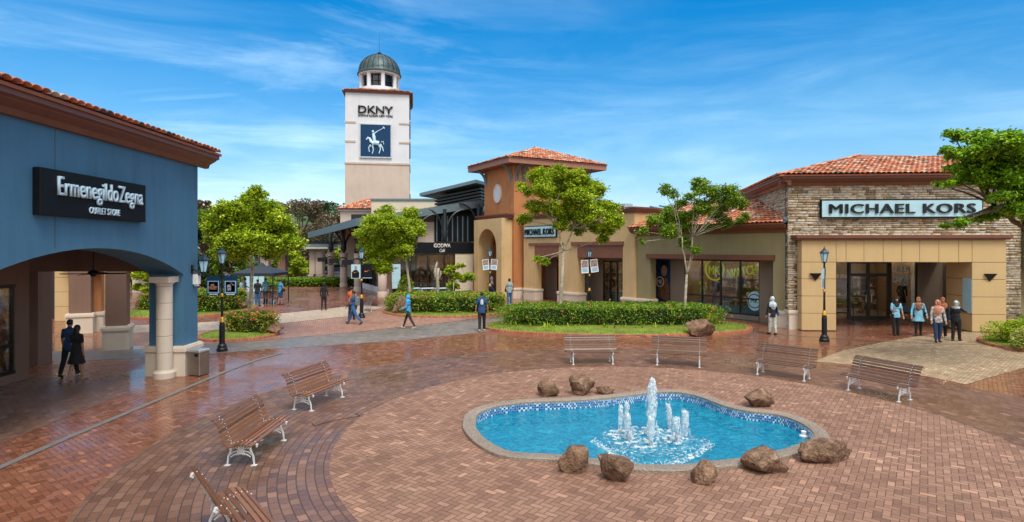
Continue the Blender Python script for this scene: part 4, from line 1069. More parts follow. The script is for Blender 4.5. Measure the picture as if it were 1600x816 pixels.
# backing wall
mb = MB(); mb.plate([[(0,0),(f0+.1,0),(f0+.1,4.1),(f3-.1,4.1),(f3-.1,0),(LS,0),(LS,6.85),(0,6.85)]], 0, .4)
ang = math.atan2(sdl.y, sdl.x)
mb.T = Matrix.Rotation(ang,4,'Z') @ Matrix.Scale(-1,4,(0,1,0)); mb.box(0.02, SL, 0, .4, 0, 6.85); mb.T = Matrix.Identity(4)
mb.build('wall', plain('mortar', (0.11,0.09,0.07), .9), sb)
def ledge(par, T, L, z0, z1, seed, holes=()):
    rnd = random.Random(seed); V = []; Q = []
    z = z0
    while z < z1-.03:
        h = rnd.choice((.045,.06,.08,.10,.13)); h = min(h, z1-z); x = -.03
        while x < L:
            w = rnd.uniform(.14,.46); w = min(w, L+.03-x); hh = h
            if not any(a-.02 < x+w/2 < b+.02 and c < z+h/2 < d for a,b,c,d in holes) and w > .03:
                d = rnd.uniform(.016,.042); g = .005; b = len(V)
                j = [rnd.uniform(-.008,.008) for _ in range(8)]
                for k,(xx,zz) in enumerate(((x+g,z+g),(x+w-g,z+g),(x+w-g,z+hh-g),(x+g,z+hh-g))):
                    V.append(tuple(T @ Vector((xx,.01,zz))))
                for k,(xx,zz) in enumerate(((x+g+.004,z+g+.003),(x+w-g-.004,z+g+.003),(x+w-g-.004,z+hh-g-.003),(x+g+.004,z+hh-g-.003))):
                    V.append(tuple(T @ Vector((xx+j[k],-d+j[k+4],zz))))
                Q += [(b+4,b+5,b+6,b+7),(b,b+1,b+5,b+4),(b+1,b+2,b+6,b+5),(b+2,b+3,b+7,b+6),(b+3,b,b+4,b+7)]
            x += w
        z += h
    return np_mesh('stone_cladding', np.array(V), np.array(Q), M['ledge'], parent=par)
ledge(sb, Matrix.Identity(4), LS, .02, 6.83, 4, [(f0,f3,0,4.12)])
ledge(sb, Matrix.Rotation(ang,4,'Z') @ Matrix.Scale(-1,4,(0,1,0)), SL, .02, 6.83, 5)
mb = MB(); plinth(mb, .06, f0-.04, -.03, .3, .9, .08); mb.build('plinth', M['stone'], sb)
# panelled frame
mb = MB(); core = MB(); yo, yb = -.5, .02; g = .012
core.box(f0+.02,f1-.02,yo+.02,yb,0,4.1); core.box(f2+.02,f3-.02,yo+.02,1.2,0,4.1); core.box(f0+.02,f3-.02,yo+.02,yb,3.16,4.1)
for a,b in ((f0,f1),(f2,f3)):
    for k,(za,zb) in enumerate(((.03,.80),(.80,1.58),(1.58,2.36),(2.36,3.12))):
        mb.bev(a,b,yo,(yb if a==f0 else 1.22),za+g,zb-g,.01)
cuts = [f0,f1] + [axp(p) for p in (1322,1350,1380,1409,1437,1467,1498)] + [f2, f3]
for a,b in zip(cuts[:-1],cuts[1:]): mb.bev(a+g/2,b-g/2,yo,yb,3.12+g,4.12,.01)
core.build('frame_core', M['joint'], sb); mb.build('entrance_panel', M['panel'], sb)
MB().box(f2-.012,f2-.001,-.48,.1,.85,2.4).build('notice_strip', M['signpale'], sb)
mb = MB(); mb.box(f0-.25,f3+.1,-.62,-.0,4.125,4.2); mb.box(f0-.3,f3+.15,-.70,-.0,4.2,4.34); mb.build('canopy', M['eave'], sb)
mb = MB(); cornice(mb,-.45,LS+.3,-.0,6.62,.42,.5)
mb.T = Matrix.Rotation(ang,4,'Z') @ Matrix.Scale(-1,4,(0,1,0)); cornice(mb,-.42,SL,0,6.622,.415,.5); mb.T=Matrix.Identity(4)
mb.build('eave', M['eave'], sb)
ez = 7.08; c0 = Vector((-.62,-.6,ez)); c1 = Vector((LS+.5,-.6,ez)); sdn = Vector((-sdl.y,sdl.x,0))*.55
c2 = Vector((sdl.x*SL,sdl.y*SL,ez))+sdn; pk = Vector((5.7,4.6,8.75)); pk2 = Vector((LS+.5,4.6,8.6))
tiled_roof([[c0,c1,pk2,pk],[c2,c0,pk]], sb)
# entrance recess
sy = 4.2
mb = MB()
mb.box(f1-.25,f1,.02,sy,0,3.3); mb.box(f1-.25,f2+1.5,.02,sy+.2,3.2,3.35)
def gsx(px, y): 
    a = (A[0]-math.sin(rz)*y, A[1]+math.cos(rz)*y); return along(a,(a[0]+math.cos(rz),a[1]+math.sin(rz)),px)
x = [gsx(p, sy) for p in (1305,1325,1356,1388,1432,1471)]
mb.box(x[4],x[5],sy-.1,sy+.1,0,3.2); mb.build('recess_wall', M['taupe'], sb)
window_unit(sb, 'window', [x[0],x[1]], .3, 3.1, sy, fr=.08)
d = window_unit(sb, 'glass_door', [x[1]+.04,x[2],x[3]], .02, 3.1, sy, tr=[2.35], fr=.16)
for q in (-.14,.14): MB().tube([(x[2]+q,sy-.1,.9),(x[2]+q,sy-.1,1.3)],.018,6).build('handle', M['silver'], d)
window_unit(sb, 'window', [x[3]+.1,x[4]-.02], .3, 3.1, sy, fr=.08)
MB().box(x[3]+.15,x[4]-.1,sy+.06,sy+.07,.34,.72).build('frosted_band', M['signpale'], sb)
# angled window on the right
mb = MB(); mb.T = Matrix.Translation((x[5],sy,0)) @ Matrix.Rotation(-.95,4,'Z'); 
for k in range(4): mb.box(k*1.0-.04,k*1.0+.04,-.05,.05,.25,3.1)
mb.box(0,3.1,-.05,.05,.18,.25); mb.box(0,3.1,-.05,.05,3.1,3.2); mb.box(0,3.1,-.04,.04,1.08,1.14)
f = mb.build('window', M['frame'], sb); mb = MB(); mb.T = Matrix.Translation((x[5],sy,0)) @ Matrix.Rotation(-.95,4,'Z'); mb.box(0,3.0,-.006,.006,.26,3.09); mb.build('pane', M['glass'], f)
interior(sb, x[0]-.3, x[4]+.1, sy+.15, sy+4.2, 3.25, 31)
interior(sb, x[5]+.4, f3+.6, sy-.6, sy+3.0, 3.25, 32)
text('lettering', 'SALE', .85, .26, d, ((x[3]+x[4])/2-.1, sy-.07, 2.50), M['signpale'], extrude=.01, bold=.02)
text('lettering', '50%', .78, .42, d, ((x[3]+x[4])/2-.1, sy-.07, 1.95), M['signpale'], extrude=.01, bold=.02)
text('lettering', 'OFF', .35, .13, d, ((x[3]+x[4])/2+.1, sy-.07, 1.76), M['signpale'], extrude=.01, bold=.01)
mannequin(x[4]-.45, sy+.5, 2, 'black clad mannequin in the stone shop window beside the sale lettering', M['blackcloth'], (loc[0],loc[1],.3), rz)
# sconces
for px, lab, fx in ((1273.5, 'black triangular wall light on the left tan pillar of the stone shop', f0), (1546, 'black triangular wall light on the right tan pillar of the stone shop', f3)):
    xx = axp(px); t = thing('wall_light', lab, 'wall light', loc, rz, 'triangular wall lights')
    MB().add([(xx-.24,-.505,2.62),(xx+.24,-.505,2.62),(xx,-.505,2.28),(xx-.24,-.505-.14,2.62),(xx+.24,-.505-.14,2.62),(xx,-.54,2.28)],[(0,1,2),(5,4,3),(0,3,4,1),(1,4,5,2),(2,5,3,0)]).build('shade', M['black'], t)
t = thing('shop_sign', 'long pale blue fashion sign with dark bronze letters on the stone wall', 'sign', loc, rz)
kors_sign(t, ax(1279), ax(1531), 5.12, 5.98, -.09)
for px in (1333,1371):
    p = at(px, 507); t = thing('barrier_post', 'slim black barrier post before the stone shop doors, ' + ('left' if px < 1350 else 'right') + ' one', 'barrier post', p, 0, 'barrier posts')
    MB().lathe([(.17,0),(.17,.02),(.03,.04)],(0,0),16).build('base', M['black'], t); MB().tube([(0,0,.03),(0,0,.95)],.028,8).build('post', M['black'], t)

# right wing beyond the stone shop
rw = thing('olive_end_wing', 'shaded olive wing beyond the stone shop with a tiled roof edge', 'building', (22.6,25.9,0), 0)
mb = MB(); mb.box(.75,14,1.0,1.4,0,6); mb.box(.6,14,-.1,1.1,2.9,4.5); mb.build('wall', M['olive'], rw)
mb = MB(); mb.lathe([(.34,0),(.36,.1),(.36,.55),(.30,.6),(.22,.62),(.21,3.0)],(.35,-.55),20); mb.build('column', M['stone'], rw, 'auto')
mb = MB(); mb.box(.4,14,-.55,-.1,4.55,4.75); mb.build('gutter', M['eave'], rw)
tiled_roof([[(.45,-.65,4.8),(14,-.65,4.8),(14,1.2,5.6),(.45,1.2,5.6)]], rw)
window_unit(rw, 'window', [1.3,2.3,3.3], .2, 2.8, .95, fr=.08, mats=('frame','darkglass'))
# skylight on the roofs behind
t = thing('glazed_canopy_roof', 'pale blue metal canopy roof behind the tan and olive wings', 'roof', (0,0,0))
a,b,c,d = atY(985,331,44), atY(1178,312,44), atY(1178,322,40), atY(1000,334,40)
a,b,c,d = (Vector((9,44,6.75)), Vector((19,44,7.6)), Vector((19,39.5,6.9)), Vector((9,39.5,6.2)))
mb = MB(); mb.add([a,b,c,d]+[q-Vector((0,0,.12)) for q in (a,b,c,d)],[(3,2,1,0),(4,5,6,7),(0,1,5,4),(1,2,6,5),(2,3,7,6),(3,0,4,7)]); mb.build('deck', M['lampglass'], t)
mb = MB()
for k in range(15):
    f = k/14; mb.tube([a.lerp(b,f)+Vector((0,0,.04)), d.lerp(c,f)+Vector((0,0,.04))], .05, 4)
mb.build('rib', M['steel'], t)
mb = MB()
for xx in (9.5,14,18.5): mb.box(xx,xx+.2,41.5,41.7,0,6.6+(xx-9)*.085)
mb.build('post', M['steel'], t)
# ------------------------------------------------------------------ steel canopy hall with cafe
P0 = Vector((-9.9,45.0)); Q0 = Vector((-2.75,48.3))
loc, rz = frame(P0, Q0); LH = (Q0-P0).length
hb = thing('steel_canopy_hall', 'hall under a sloping grey steel canopy with stone columns and a cafe front', 'building', loc, rz)
inv = Matrix.Rotation(-rz,2)
def HL(p): return inv @ (Vector((p[0],p[1]))-P0)
def fluted(mb, x, y, h, r=.34):
    mb.lathe([(r*1.12,0),(r*1.12,.35),(r,.42)],(x,y),24); z=.42; n=max(2,int((h-.42)/.95))
    for k in range(n):
        a=.42+(h-.42)*k/n; b=.42+(h-.42)*(k+1)/n; mb.lathe([(r*.96,a),(r,a+.02),(r,b-.02),(r*.96,b)],(x,y),24)
    mb.lathe([(r*1.05,h),(r*1.12,h+.04),(r*1.12,h+.12),(r*.9,h+.14)],(x,y),24)
cols = [((597.5-CX)/FPX*45,45,3.3),((559.5-CX)/FPX*50.5,50.5,3.3),((537-CX)/FPX*56.4,56.4,3.3),((517-CX)/FPX*63,63,3.3),((747.5-CX)/FPX*48.6,48.6,4.35)]
# roof line: eave corners in world
r0 = Vector((-11.6,43.9,5.9)); r1 = Vector((-2.45,49.2,7.75)); r2 = Vector((-21.2,60.6,5.25)); r3 = Vector((-12.0,66,7.1))
def W2L(p): q = HL(p); return Vector((q.x,q.y,p[2]))
R = [W2L(p) for p in (r0,r1,r3,r2)]
mb = MB(); mb.add([tuple(p) for p in R]+[tuple(p-Vector((0,0,.18))) for p in R],[(0,1,2,3),(7,6,5,4),(0,4,5,1),(1,5,6,2),(2,6,7,3),(3,7,4,0)])
mb.build('canopy_roof', M['darksteel'], hb)
mb = MB()
def beam(mb, a, b, h, w=.14, dz=0):
    a, b = Vector(a), Vector(b); d = (b-a); s = Vector((-d.y,d.x,0)).normalized()*w/2
    vs = [a+s,a-s,b-s,b+s]; mb.add([tuple(q+Vector((0,0,dz))) for q in vs]+[tuple(q+Vector((0,0,dz-h))) for q in vs],[(0,1,2,3),(7,6,5,4),(0,4,5,1),(1,5,6,2),(2,6,7,3),(3,7,4,0)])
beam(mb, R[0], R[1], .62, .12, .12); beam(mb, R[0]+Vector((-.06,0,0)), R[3], .58, .12, .12); mb.build('fascia', M['steel'], hb)
def roofz(p):   # local plane height
    a = R[1]-R[0]; b = R[3]-R[0]; n = a.cross(b); return R[0].z-((p[0]-R[0].x)*n.x+(p[1]-R[0].y)*n.y)/n.z
L5 = [(HL(c), c[2]) for c in cols]
for q, h in L5:
    mb = MB(); fluted(mb, q.x, q.y, h-.14); mb.build('column', M['colstone'], hb, 'auto')
fr_posts = [(L5[0][0].x, L5[0][0].y, 3.3), (2.6,.25,4.35), (5.0,.25,4.35), (L5[4][0].x, L5[4][0].y, 4.35)]
for x, y, z in fr_posts+[(q.x,q.y,h) for q,h in L5[1:4]]:
    zt = roofz((x,y))-.2; mb = MB(); mb.lathe([(.10,z),(.30,z+.5),(.16,z+.9),(.14,zt)],(x,y),10)
    for s in (-1,1):
        for dx,dy in ((1,0),) if y < 2 else ((0,1),(1,0)):
            P=[]
            for k in range(9):
                a=k/8*PI/2; P.append((x+dx*s*(.12+1.55*(1-math.cos(a))),y+dy*s*(.12+1.55*(1-math.cos(a))),max(z+.4,zt-2.1)+(min(2.1,zt-z-.4)-.02)*math.sin(a)))
            mb.tube(P,.085,6)
    mb.build('post', M['darksteel'], hb, 'auto')
# cafe front
x0, x1 = 1.2, LH-.35
a = HL(((714.5-CX)/FPX*47.3,47.3)).x; xg = a; xp = LH-.4
mb = MB(); mb.box(.35, LH-.1, .25, .40, 3.3, 4.22); mb.build('sign_band', M['signblack'], hb)
MB().box(xg, xp, .3, .5, 0, 3.3).build('cream_panel', M['cream'], hb)
MB().box(1.2, LH-.2, 1.2, 1.4, 4.22, 5.9).build('upper_wall', M['beige'], hb)
mb = MB(); mb.box(4.4, LH, 1.0, 1.15, 4.3, 6.6)
mb.build('upper_glazing', M['signblack'], hb)
mb = MB()
for k in range(7): mb.box(4.5+k*.45, 4.58+k*.45, .9, 1.0, 4.3, 6.4)
mb.build('upper_mullion', M['steel'], hb)
window_unit(hb, 'window', [1.0, 2.2, 3.6, 5.0, xg], .05, 3.28, .36, fr=.09)
interior(hb, .8, LH, .6, 4.6, 3.75, 41)
# side glazing going back
b0 = HL(((593-CX)/FPX*45.9,45.9)); b1 = HL(((541-CX)/FPX*58.5,58.5)); 
t2 = Matrix.Translation((b0.x+.9,b0.y+.3,0)) @ Matrix.Rotation(math.atan2(b1.y-b0.y,b1.x-b0.x),4,'Z'); ln=(b1-b0).length
mb = MB(); mb.T = t2
mb.box(0,ln,-.2,.2,0,.45); mb.build('low_sill', M['white'], hb)
mb = MB(); mb.T = t2
for k in range(9): mb.box(k*ln/8-.05,k*ln/8+.05,-.06,.06,.45,3.3)
mb.box(0,ln,-.06,.06,3.3,3.7); f = mb.build('window', M['frame'], hb); mb = MB(); mb.T = t2; mb.box(0,ln,-.01,.01,.46,3.29); mb.build('pane', M['darkglass'], f)
mb = MB(); mb.T = t2; mb.box(0,ln,-2.2,-2.0,0,5); mb.build('inner_wall', M['joint'], hb)
for k in (0, 1): pass
t = thing('cafe_sign', 'white cafe lettering on the black band of the canopy hall', 'sign', loc, rz)
xx = HL(((692.5-CX)/FPX*47,47)).x
text('lettering', 'GODIVA', 1.42, .32, t, (xx,.245,3.80), M['whitepaint'], bold=.012, extrude=.04); text('lettering', 'Café', .46, .26, t, (xx,.245,3.44), M['whitepaint'], shear=.35, extrude=.03)
t = thing('menu_poster', 'pale blue menu poster standing by the hall column', 'poster', ((619-CX)/FPX*45.5,45.5,0), rz)
MB().bev(-.34,.34,-.03,.03,1.1,2.5,.01).build('board', M['signpale'], t); MB().box(-.32,.32,-.02,.02,.6,1.1).build('foot', M['signpale'], t)
text('lettering', 'MENU', .4, .12, t, (0,-.035,2.15), M['jacket'], extrude=.004)
# tables and chairs of the terrace
for k, px in enumerate((645, 668, 690)):
    p = at(px, 466); t = thing('cafe_table', 'pale cafe terrace table behind the hedge, %s of three' % ('left','middle','right')[k], 'table', p, rz, 'cafe terrace tables')
    MB().bev(-.55,.55,-.35,.35,.72,.77,.01).build('tabletop', M['signpale'], t)
    for sx in (-.5,.44):
        MB().box(sx,sx+.06,-.3,.3,0,.72).build('leg', M['signpale'], t)
# round iron plant rings on the columns
for (q, h), lb in zip(L5[:4], ('nearest','second','third','farthest')):
    p = Matrix.Rotation(rz,2) @ q + P0; t = thing('ring_sign_bracket', 'dark iron ring bracket on the %s column of the canopy hall side' % lb, 'bracket', (p.x,p.y,0), 0, 'iron ring brackets')
    mb = MB(); P=[(.02+.42*math.cos(k*PI/10), -.42, 2.45+.42*math.sin(k*PI/10)) for k in range(21)]; mb.tube(P,.05,6); mb.build('ring', M['darksteel'], t, 'auto')
    MB().bev(-1.3,-.42,-.46,-.40,2.3,2.75,.01).build('arm_sign', M['darksteel'], t)
# upper monitor roof
t = thing('raised_louvre_roof', 'raised grey louvred monitor roof between the canopy and the orange building', 'roof', (0,0,0))
a,b = atY(677,309,54), atY(762,289,52)
mb = MB(); beam(mb, a, b, .28, 5.0, .2); mb.build('roof_slab', M['steel'], t)
mb = MB(); a2,b2 = atY(690,314,53.5), atY(760,300,52.5)
for k in range(5): beam(mb, a2+Vector((0,-.0,-.28*k)), b2+Vector((0,0,-.28*k)), .16, 3.6, .2)
mb.box(-6.4,-2.6,52,55.5,5.5,7.6) ; mb.build('louvre', M['darksteel'], t)

# ------------------------------------------------------------------ tower
A = (-19.07,66.5); ra = math.radians(9.5); TWd = 7.25
tb = thing('square_tower', 'tall white and beige square tower with an open lantern and copper dome', 'tower', (A[0],A[1],0), ra)
MB().box(0,TWd,0,TWd,0,13.4).build('lower_wall', M['beige'], tb)
MB().box(0.03,TWd-.03,0.03,TWd-.03,13.6,21.6).build('upper_wall', M['white'], tb)
MB().box(-.08,TWd+.08,-.08,TWd+.08,13.4,13.6).build('band', M['beige'], tb)
mb = MB()
for z in (15.9,18.1):
    for x in (0,TWd-1.1): mb.box(x-.07,x+1.17,-.05,.02,z,z+.2)
    mb.box(TWd-.02,TWd+.07,-.05,1.1,z,z+.2)
mb.build('corner_band', M['beige'], tb)
for z in (5,8.5,14.8,17.2,19.6): MB().box(TWd-.04,TWd+.09,2.6,4.4,z,z+1.8).build('side_window', M['frame'], tb)
mb = MB(); mb.box(-.2,TWd+.2,-.2,TWd+.2,21.6,21.75); mb.build('eave', M['eave'], tb)
tiled_roof(hip(None,-.3,TWd+.3,-.3,TWd+.3,21.78,23.2), tb)
c = (TWd/2,TWd/2)
MB().lathe([(2.62,21.9),(2.62,22.55),(2.45,22.6),(2.45,22.85)],c,40).build('drum', M['white'], tb,'auto')
for k in range(8):
    a = 2*PI*k/8+.25; MB().lathe([(.27,22.85),(.24,22.95),(.24,24.35),(.3,24.5)],(c[0]+2.15*math.cos(a),c[1]+2.15*math.sin(a)),12).build('column', M['white'], tb,'auto')
MB().lathe([(1.75,22.85),(1.75,24.5)],c,8).build('lantern_glass', M['darkglass'], tb)
mb = MB()
for k in range(16):
    a = 2*PI*k/16; mb.tube([(c[0]+1.78*math.cos(a),c[1]+1.78*math.sin(a),22.85),(c[0]+1.78*math.cos(a),c[1]+1.78*math.sin(a),24.5)],.05,4)
mb.lathe([(1.8,23.6),(1.8,23.68)],c,16); mb.build('lantern_frame', M['frame'], tb)
MB().lathe([(2.5,24.48),(2.5,24.62)],c,40).build('ring_beam', M['white'], tb,'auto')
MB().lathe([(2.62,24.62),(2.64,24.75),(2.5,24.85)]+[(2.46*math.cos(a*PI/28),24.9+2.25*math.sin(a*PI/28)) for a in range(0,14)]+[(.12,27.16)],c,48).build('dome', M['copper'], tb,'auto')
mb = MB()
for k in range(24):
    a = 2*PI*k/24; mb.tube([(c[0]+2.48*math.cos(t*PI/28)*math.cos(a),c[1]+2.48*math.cos(t*PI/28)*math.sin(a),24.92+2.26*math.sin(t*PI/28)) for t in range(0,14)],.035,4)
mb.build('dome_rib', plain('dark_copper',(0.045,0.06,0.06),.5,.4), tb)
mb = MB(); mb.lathe([(.3,27.1),(.34,27.2),(.22,27.3),(.28,27.4),(.1,27.55),(.02,27.6),(.008,30.0)],c,10); mb.build('finial', M['darksteel'], tb)
t = thing('tower_sign', 'dark raised fashion lettering at the top of the white tower', 'sign', (A[0],A[1],0), ra)
text('lettering','DKNY',3.9,.86,t,(3.42,.02,19.25),M['letter'],bold=.015,extrude=.16)
text('lettering','DONNA KARAN NEW YORK',3.9,.24,t,(3.42,.02,18.88),M['letter'],bold=.0,extrude=.08)
t = thing('emblem_panel', 'navy square panel with a pale polo rider emblem on the white tower', 'sign', (A[0],A[1],0), ra)
MB().bev(1.72,5.12,-.12,.02,14.25,17.95,.03).build('panel', M['navy'], t)
mb = MB(); mb.plate([rect(1.60,5.24,14.13,18.07),rect(1.73,5.11,14.26,17.94)],-.16,.02); mb.build('frame', M['silver'], t)
mb = MB()
def E_(x,z): return (3.35+x, -.14, 16.0+z)
def stroke(pts, r): mb.tube([E_(*p) for p in pts], r, 8, 0, 1.0)
stroke([(-.35,-.25),(0,-.12),(.45,-.2)],[.24,.27,.27]); stroke([(-.38,-.1),(-.62,.35),(-.78,.42),(-.98,.18)],[.2,.13,.12,.07])
stroke([(-.45,-.4),(-.72,-.75),(-.62,-1.2)],[.12,.06,.05]); stroke([(-.3,-.42),(-.18,-.95),(-.3,-1.4)],[.11,.06,.05])
stroke([(.45,-.35),(.62,-.8),(.45,-1.38)],[.16,.07,.05]); stroke([(.55,-.3),(.85,-.7),(.95,-1.1)],[.15,.07,.05]); stroke([(.7,-.05),(.9,.05),(1.0,-.3)],[.06,.06,.03])
stroke([(-.05,.1),(-.12,.55),(-.2,.95)],[.17,.19,.12]); stroke([(-.22,1.05),(-.24,1.28)],[.13,.12]); stroke([(0,.1),(-.12,-.35)],[.11,.07])
stroke([(-.15,.85),(.15,1.1),(.35,1.25)],[.08,.06,.05]); stroke([(.3,1.2),(1.0,1.62)],[.035,.03]); stroke([(.9,1.72),(1.08,1.52)],[.07,.07])
mb.build('rider_emblem', M['logoblue'], t)
# small hip roofed house and parapets before the tower
t = thing('hip_roofed_kiosk', 'small beige building with a clay hip roof in front of the tower', 'building', (-18.0,60,0), .1)
MB().box(.3,5.4,0,4,0,7.6).build('wall', M['beige'], t); MB().box(.1,5.6,-.2,4.2,7.6,7.78).build('eave', M['white'], t); MB().box(1.4,3.0,-.03,.05,6.3,7.25).build('window', M['frame'], t)
tiled_roof(hip(None,-.05,5.75,-.35,4.35,7.8,9.0), t)
t = thing('parapet_building', 'low pale parapet building beyond the canopy roof', 'building', (0,0,0))
a,b = atY(598,315,62), atY(700,317,57)
MB().box(a.x,b.x,57,64,0,8.4).build('wall', M['cream'], t); MB().box(a.x-.1,b.x+.1,56.9,64.1,8.4,8.6).build('coping', M['steel'], t)

# ------------------------------------------------------------------ pergola walkway
t = thing('pergola_walkway', 'long dark flat roofed walkway on stone piers at the back of the plaza', 'walkway', (0,0,0))
MB().box(-46,-19.0,63.5,66.5,4.15,4.4).build('roof', M['darksteel'], t)
mb = MB()
for k in range(60): mb.box(-46+k*.46,-45.85+k*.46,63.2,66.8,4.41,4.55)
mb.build('rafter', M['darksteel'], t)
MB().box(-46,-19.0,63.3,63.45,3.55,4.2).build('fascia', M['steel'], t); MB().box(-46,-19.0,63.15,63.28,3.7,3.85).build('beam', M['cream'], t)
for px,w in ((321,.95),(415,.9),(442,.8),(490,.7),(499.5,.85)):
    x = (px-CX)/FPX*64.5; mb = MB(); mb.bev(x-w/2,x+w/2,64.1,64.9,.9,3.6,.02); plinth(mb,x-w/2,x+w/2,64.1,64.9,.85,.08); mb.build('pier', M['colstone'] if px != 442 else M['brownwall'], t)
p = at(221,457); t = thing('stone_gate_pier', 'pale stone pier seen between the arcade columns on the left', 'pier', p)
mb = MB(); mb.bev(-.55,.55,0,1.1,1.2,4.6,.02); plinth(mb,-.55,.55,0,1.1,1.3,.14); mb.build('shaft', M['stone'], t)
MB().bev(-.75,.75,-.2,1.3,4.6,4.9,.03).build('cap', M['stone'], t)
# tent, counter
p = at(408,474); t = thing('canopy_tent', 'black pop-up canopy tent over a stall at the back of the plaza', 'tent', (p.x,p.y,0))
w = 1.35; mb = MB(); mb.add([(-w,-w,2.1),(w,-w,2.1),(w,w,2.1),(-w,w,2.1),(-.3,-.3,2.55),(.3,-.3,2.55),(.3,.3,2.55),(-.3,.3,2.55)],[(0,1,5,4),(1,2,6,5),(2,3,7,6),(3,0,4,7),(4,5,6,7)])
for x0_,x1_,y0_,y1_ in ((-w,w,-w,-w+.02),(-w,w,w-.02,w),(-w,-w+.02,-w+.02,w-.02),(w-.02,w,-w+.02,w-.02)): mb.box(x0_,x1_,y0_,y1_,1.9,2.1)
mb.lathe([(.28,2.56),(.16,2.72),(.02,2.78)],(0,0),8)
mb.build('canopy', plain('tent_fabric',(0.014,0.025,0.04),.6), t)
for sx in (-1,1):
    for sy in (-1,1): MB().box(sx*w-.03,sx*w+.03,sy*w-.03,sy*w+.03,0,1.9).build('leg', M['darksteel'], t)
for px, lab in ((388,'left'),(400,'middle'),(408,'right')):
    p = at(px,466); t = thing('display_board', 'pale blue display board under the black tent, %s one' % lab, 'board', p)
    MB().bev(-.22,.22,-.02,.02,.5,1.85,.01).build('board', M['signpale'], t); MB().box(-.2,.2,-.015,.015,0,.5).build('foot', M['silver'], t)

# ------------------------------------------------------------------ benches
def make_bench(label, woodm, group='slatted benches round the fountain'):
    t = thing('park_bench', label, 'bench', (0,0,0), 0, group); L = 1.76
    seat = [(.30,.405),(.225,.43),(.15,.432),(.075,.42),(0,.40),(-.072,.382)]
    back = [(-.135,.43),(-.165,.505),(-.19,.58),(-.215,.655),(-.245,.73),(-.285,.80),(-.345,.85)]
    def slats(pts, nm, off, others):
        mb = MB()
        allp = others
        for i,(y,z) in enumerate(pts):
            j = allp.index((y,z)); a = allp[max(0,j-1)]; b = allp[min(len(allp)-1,j+1)]
            an = math.atan2(b[1]-a[1], b[0]-a[0]); mb.T = Matrix.Translation((0,y,z)) @ Matrix.Rotation(an,4,'X')
            mb.bev(-L/2,L/2,-.026,.026,-.012,.014,.004)
        return mb.build(nm, woodm, t)
    al = seat+back
    slats(seat,'seat',0,al); slats(back,'backrest',0,al)
    for sx in (-.66,.66):
        mb = MB(); c = [(sx,y-(.0 if k<6 else .0),z-.032) for k,(y,z) in enumerate(seat)]
        up = [(sx,y-.028,z-.01) for y,z in back]
        mb.tube([(sx,.33,.33),(sx,.345,.375)]+c[:1]+c+up+[(sx,-.385,.845),(sx,-.40,.81),(sx,-.375,.79)],.019,6)
        for f in (1,-1):
            y0 = .21 if f>0 else -.11
            mb.tube([(sx,y0,.38),(sx,y0+f*.01,.28),(sx,y0+f*.06,.16),(sx,y0+f*.075,.03),(sx,y0+f*.075,0.0)],[.02,.02,.02,.017,.017],6)
            mb.bev(sx-.035,sx+.035,y0+f*.075-.05,y0+f*.075+.05,0,.016,.003)
            mb.tube([(sx,y0+f*.05,.18),(sx,y0-f*.03,.24),(sx,.05,.26)],.012,5)
        for k in range(10):
            a = 2*PI*k/10; mb.tube([(sx,.05,.26),(sx,.05+.075*math.cos(a),.26+.065*math.sin(a))],[.006,.014],5)
        for k in range(7): mb.tube([(sx,-.13+k*.063,.385),(sx,-.07+k*.04,.29)],.009,4)
        for k in range(-3,4): mb.tube([(sx,.05+k*.012,.235),(sx,.05+k*.04,.19-abs(k)*.006)],.008,4)
        mb.tube([(sx,-.125,.15),(sx,-.06,.195),(sx,.05,.21),(sx,.16,.195),(sx,.225,.15)],.013,5)
        mb.tube([(sx,-.13,.42),(sx,-.16,.30),(sx,-.115,.26)],.013,5)
        for y,z in al: mb.ball((sx,y+(.0 if (y,z) in seat else .014),z+(.016 if (y,z) in seat else .006)),.009,6)
        mb.build('end_frame', M['iron'], t, 'auto')
    return t
bench_specs = [ # ground centre pixel, label, timber
 (924,567,'bench nearest the hedge, leftmost of the four behind the pool',1,None),
 (1060,570,'second bench from the left behind the pool, in front of the hedge boulder',1,None),
 (1224,588,'third bench from the left behind the pool, right of the hedge',1,None),
 (1374,617,'rightmost bench behind the pool, on the edge of the mossy paving',1,None),
 (496,630,'brown bench left of the pool, farthest of the three on the left side',0,None),
 (398,707,'brown bench with white iron ends, middle of the three on the left side',0,-9),
 (370,856,'brown bench cut off by the bottom edge, nearest on the left side',0,4)]
proto = {}
for px,py,lab,k,_ in bench_specs:
    p = at(px,py); ang = math.atan2(PC[1]-p.y, PC[0]-p.x)-PI/2+math.radians(_ or 0)
    if k not in proto: b = proto[k] = make_bench(lab, M['woodgrey'] if k else M['wood'])
    else: b = copy_tree(proto[k])
    b['label'] = 'slatted ' + lab; b.location = p; b.rotation_euler.z = ang; b.scale = (.98,)*3
p = at(573,485); b = copy_tree(proto[1]); b['label'] = 'slatted bench facing away beside the lamp and hedge in the middle distance'; b['group']='benches farther back'; b.location = p; b.rotation_euler.z = math.radians(112)
p = at(411,475); b = copy_tree(proto[1]); b['label'] = 'low white slatted bench under the black tent with people round it'; b['group']='benches farther back'; b.location = p+Vector((.2,.0,0)); b.rotation_euler.z = PI-.05

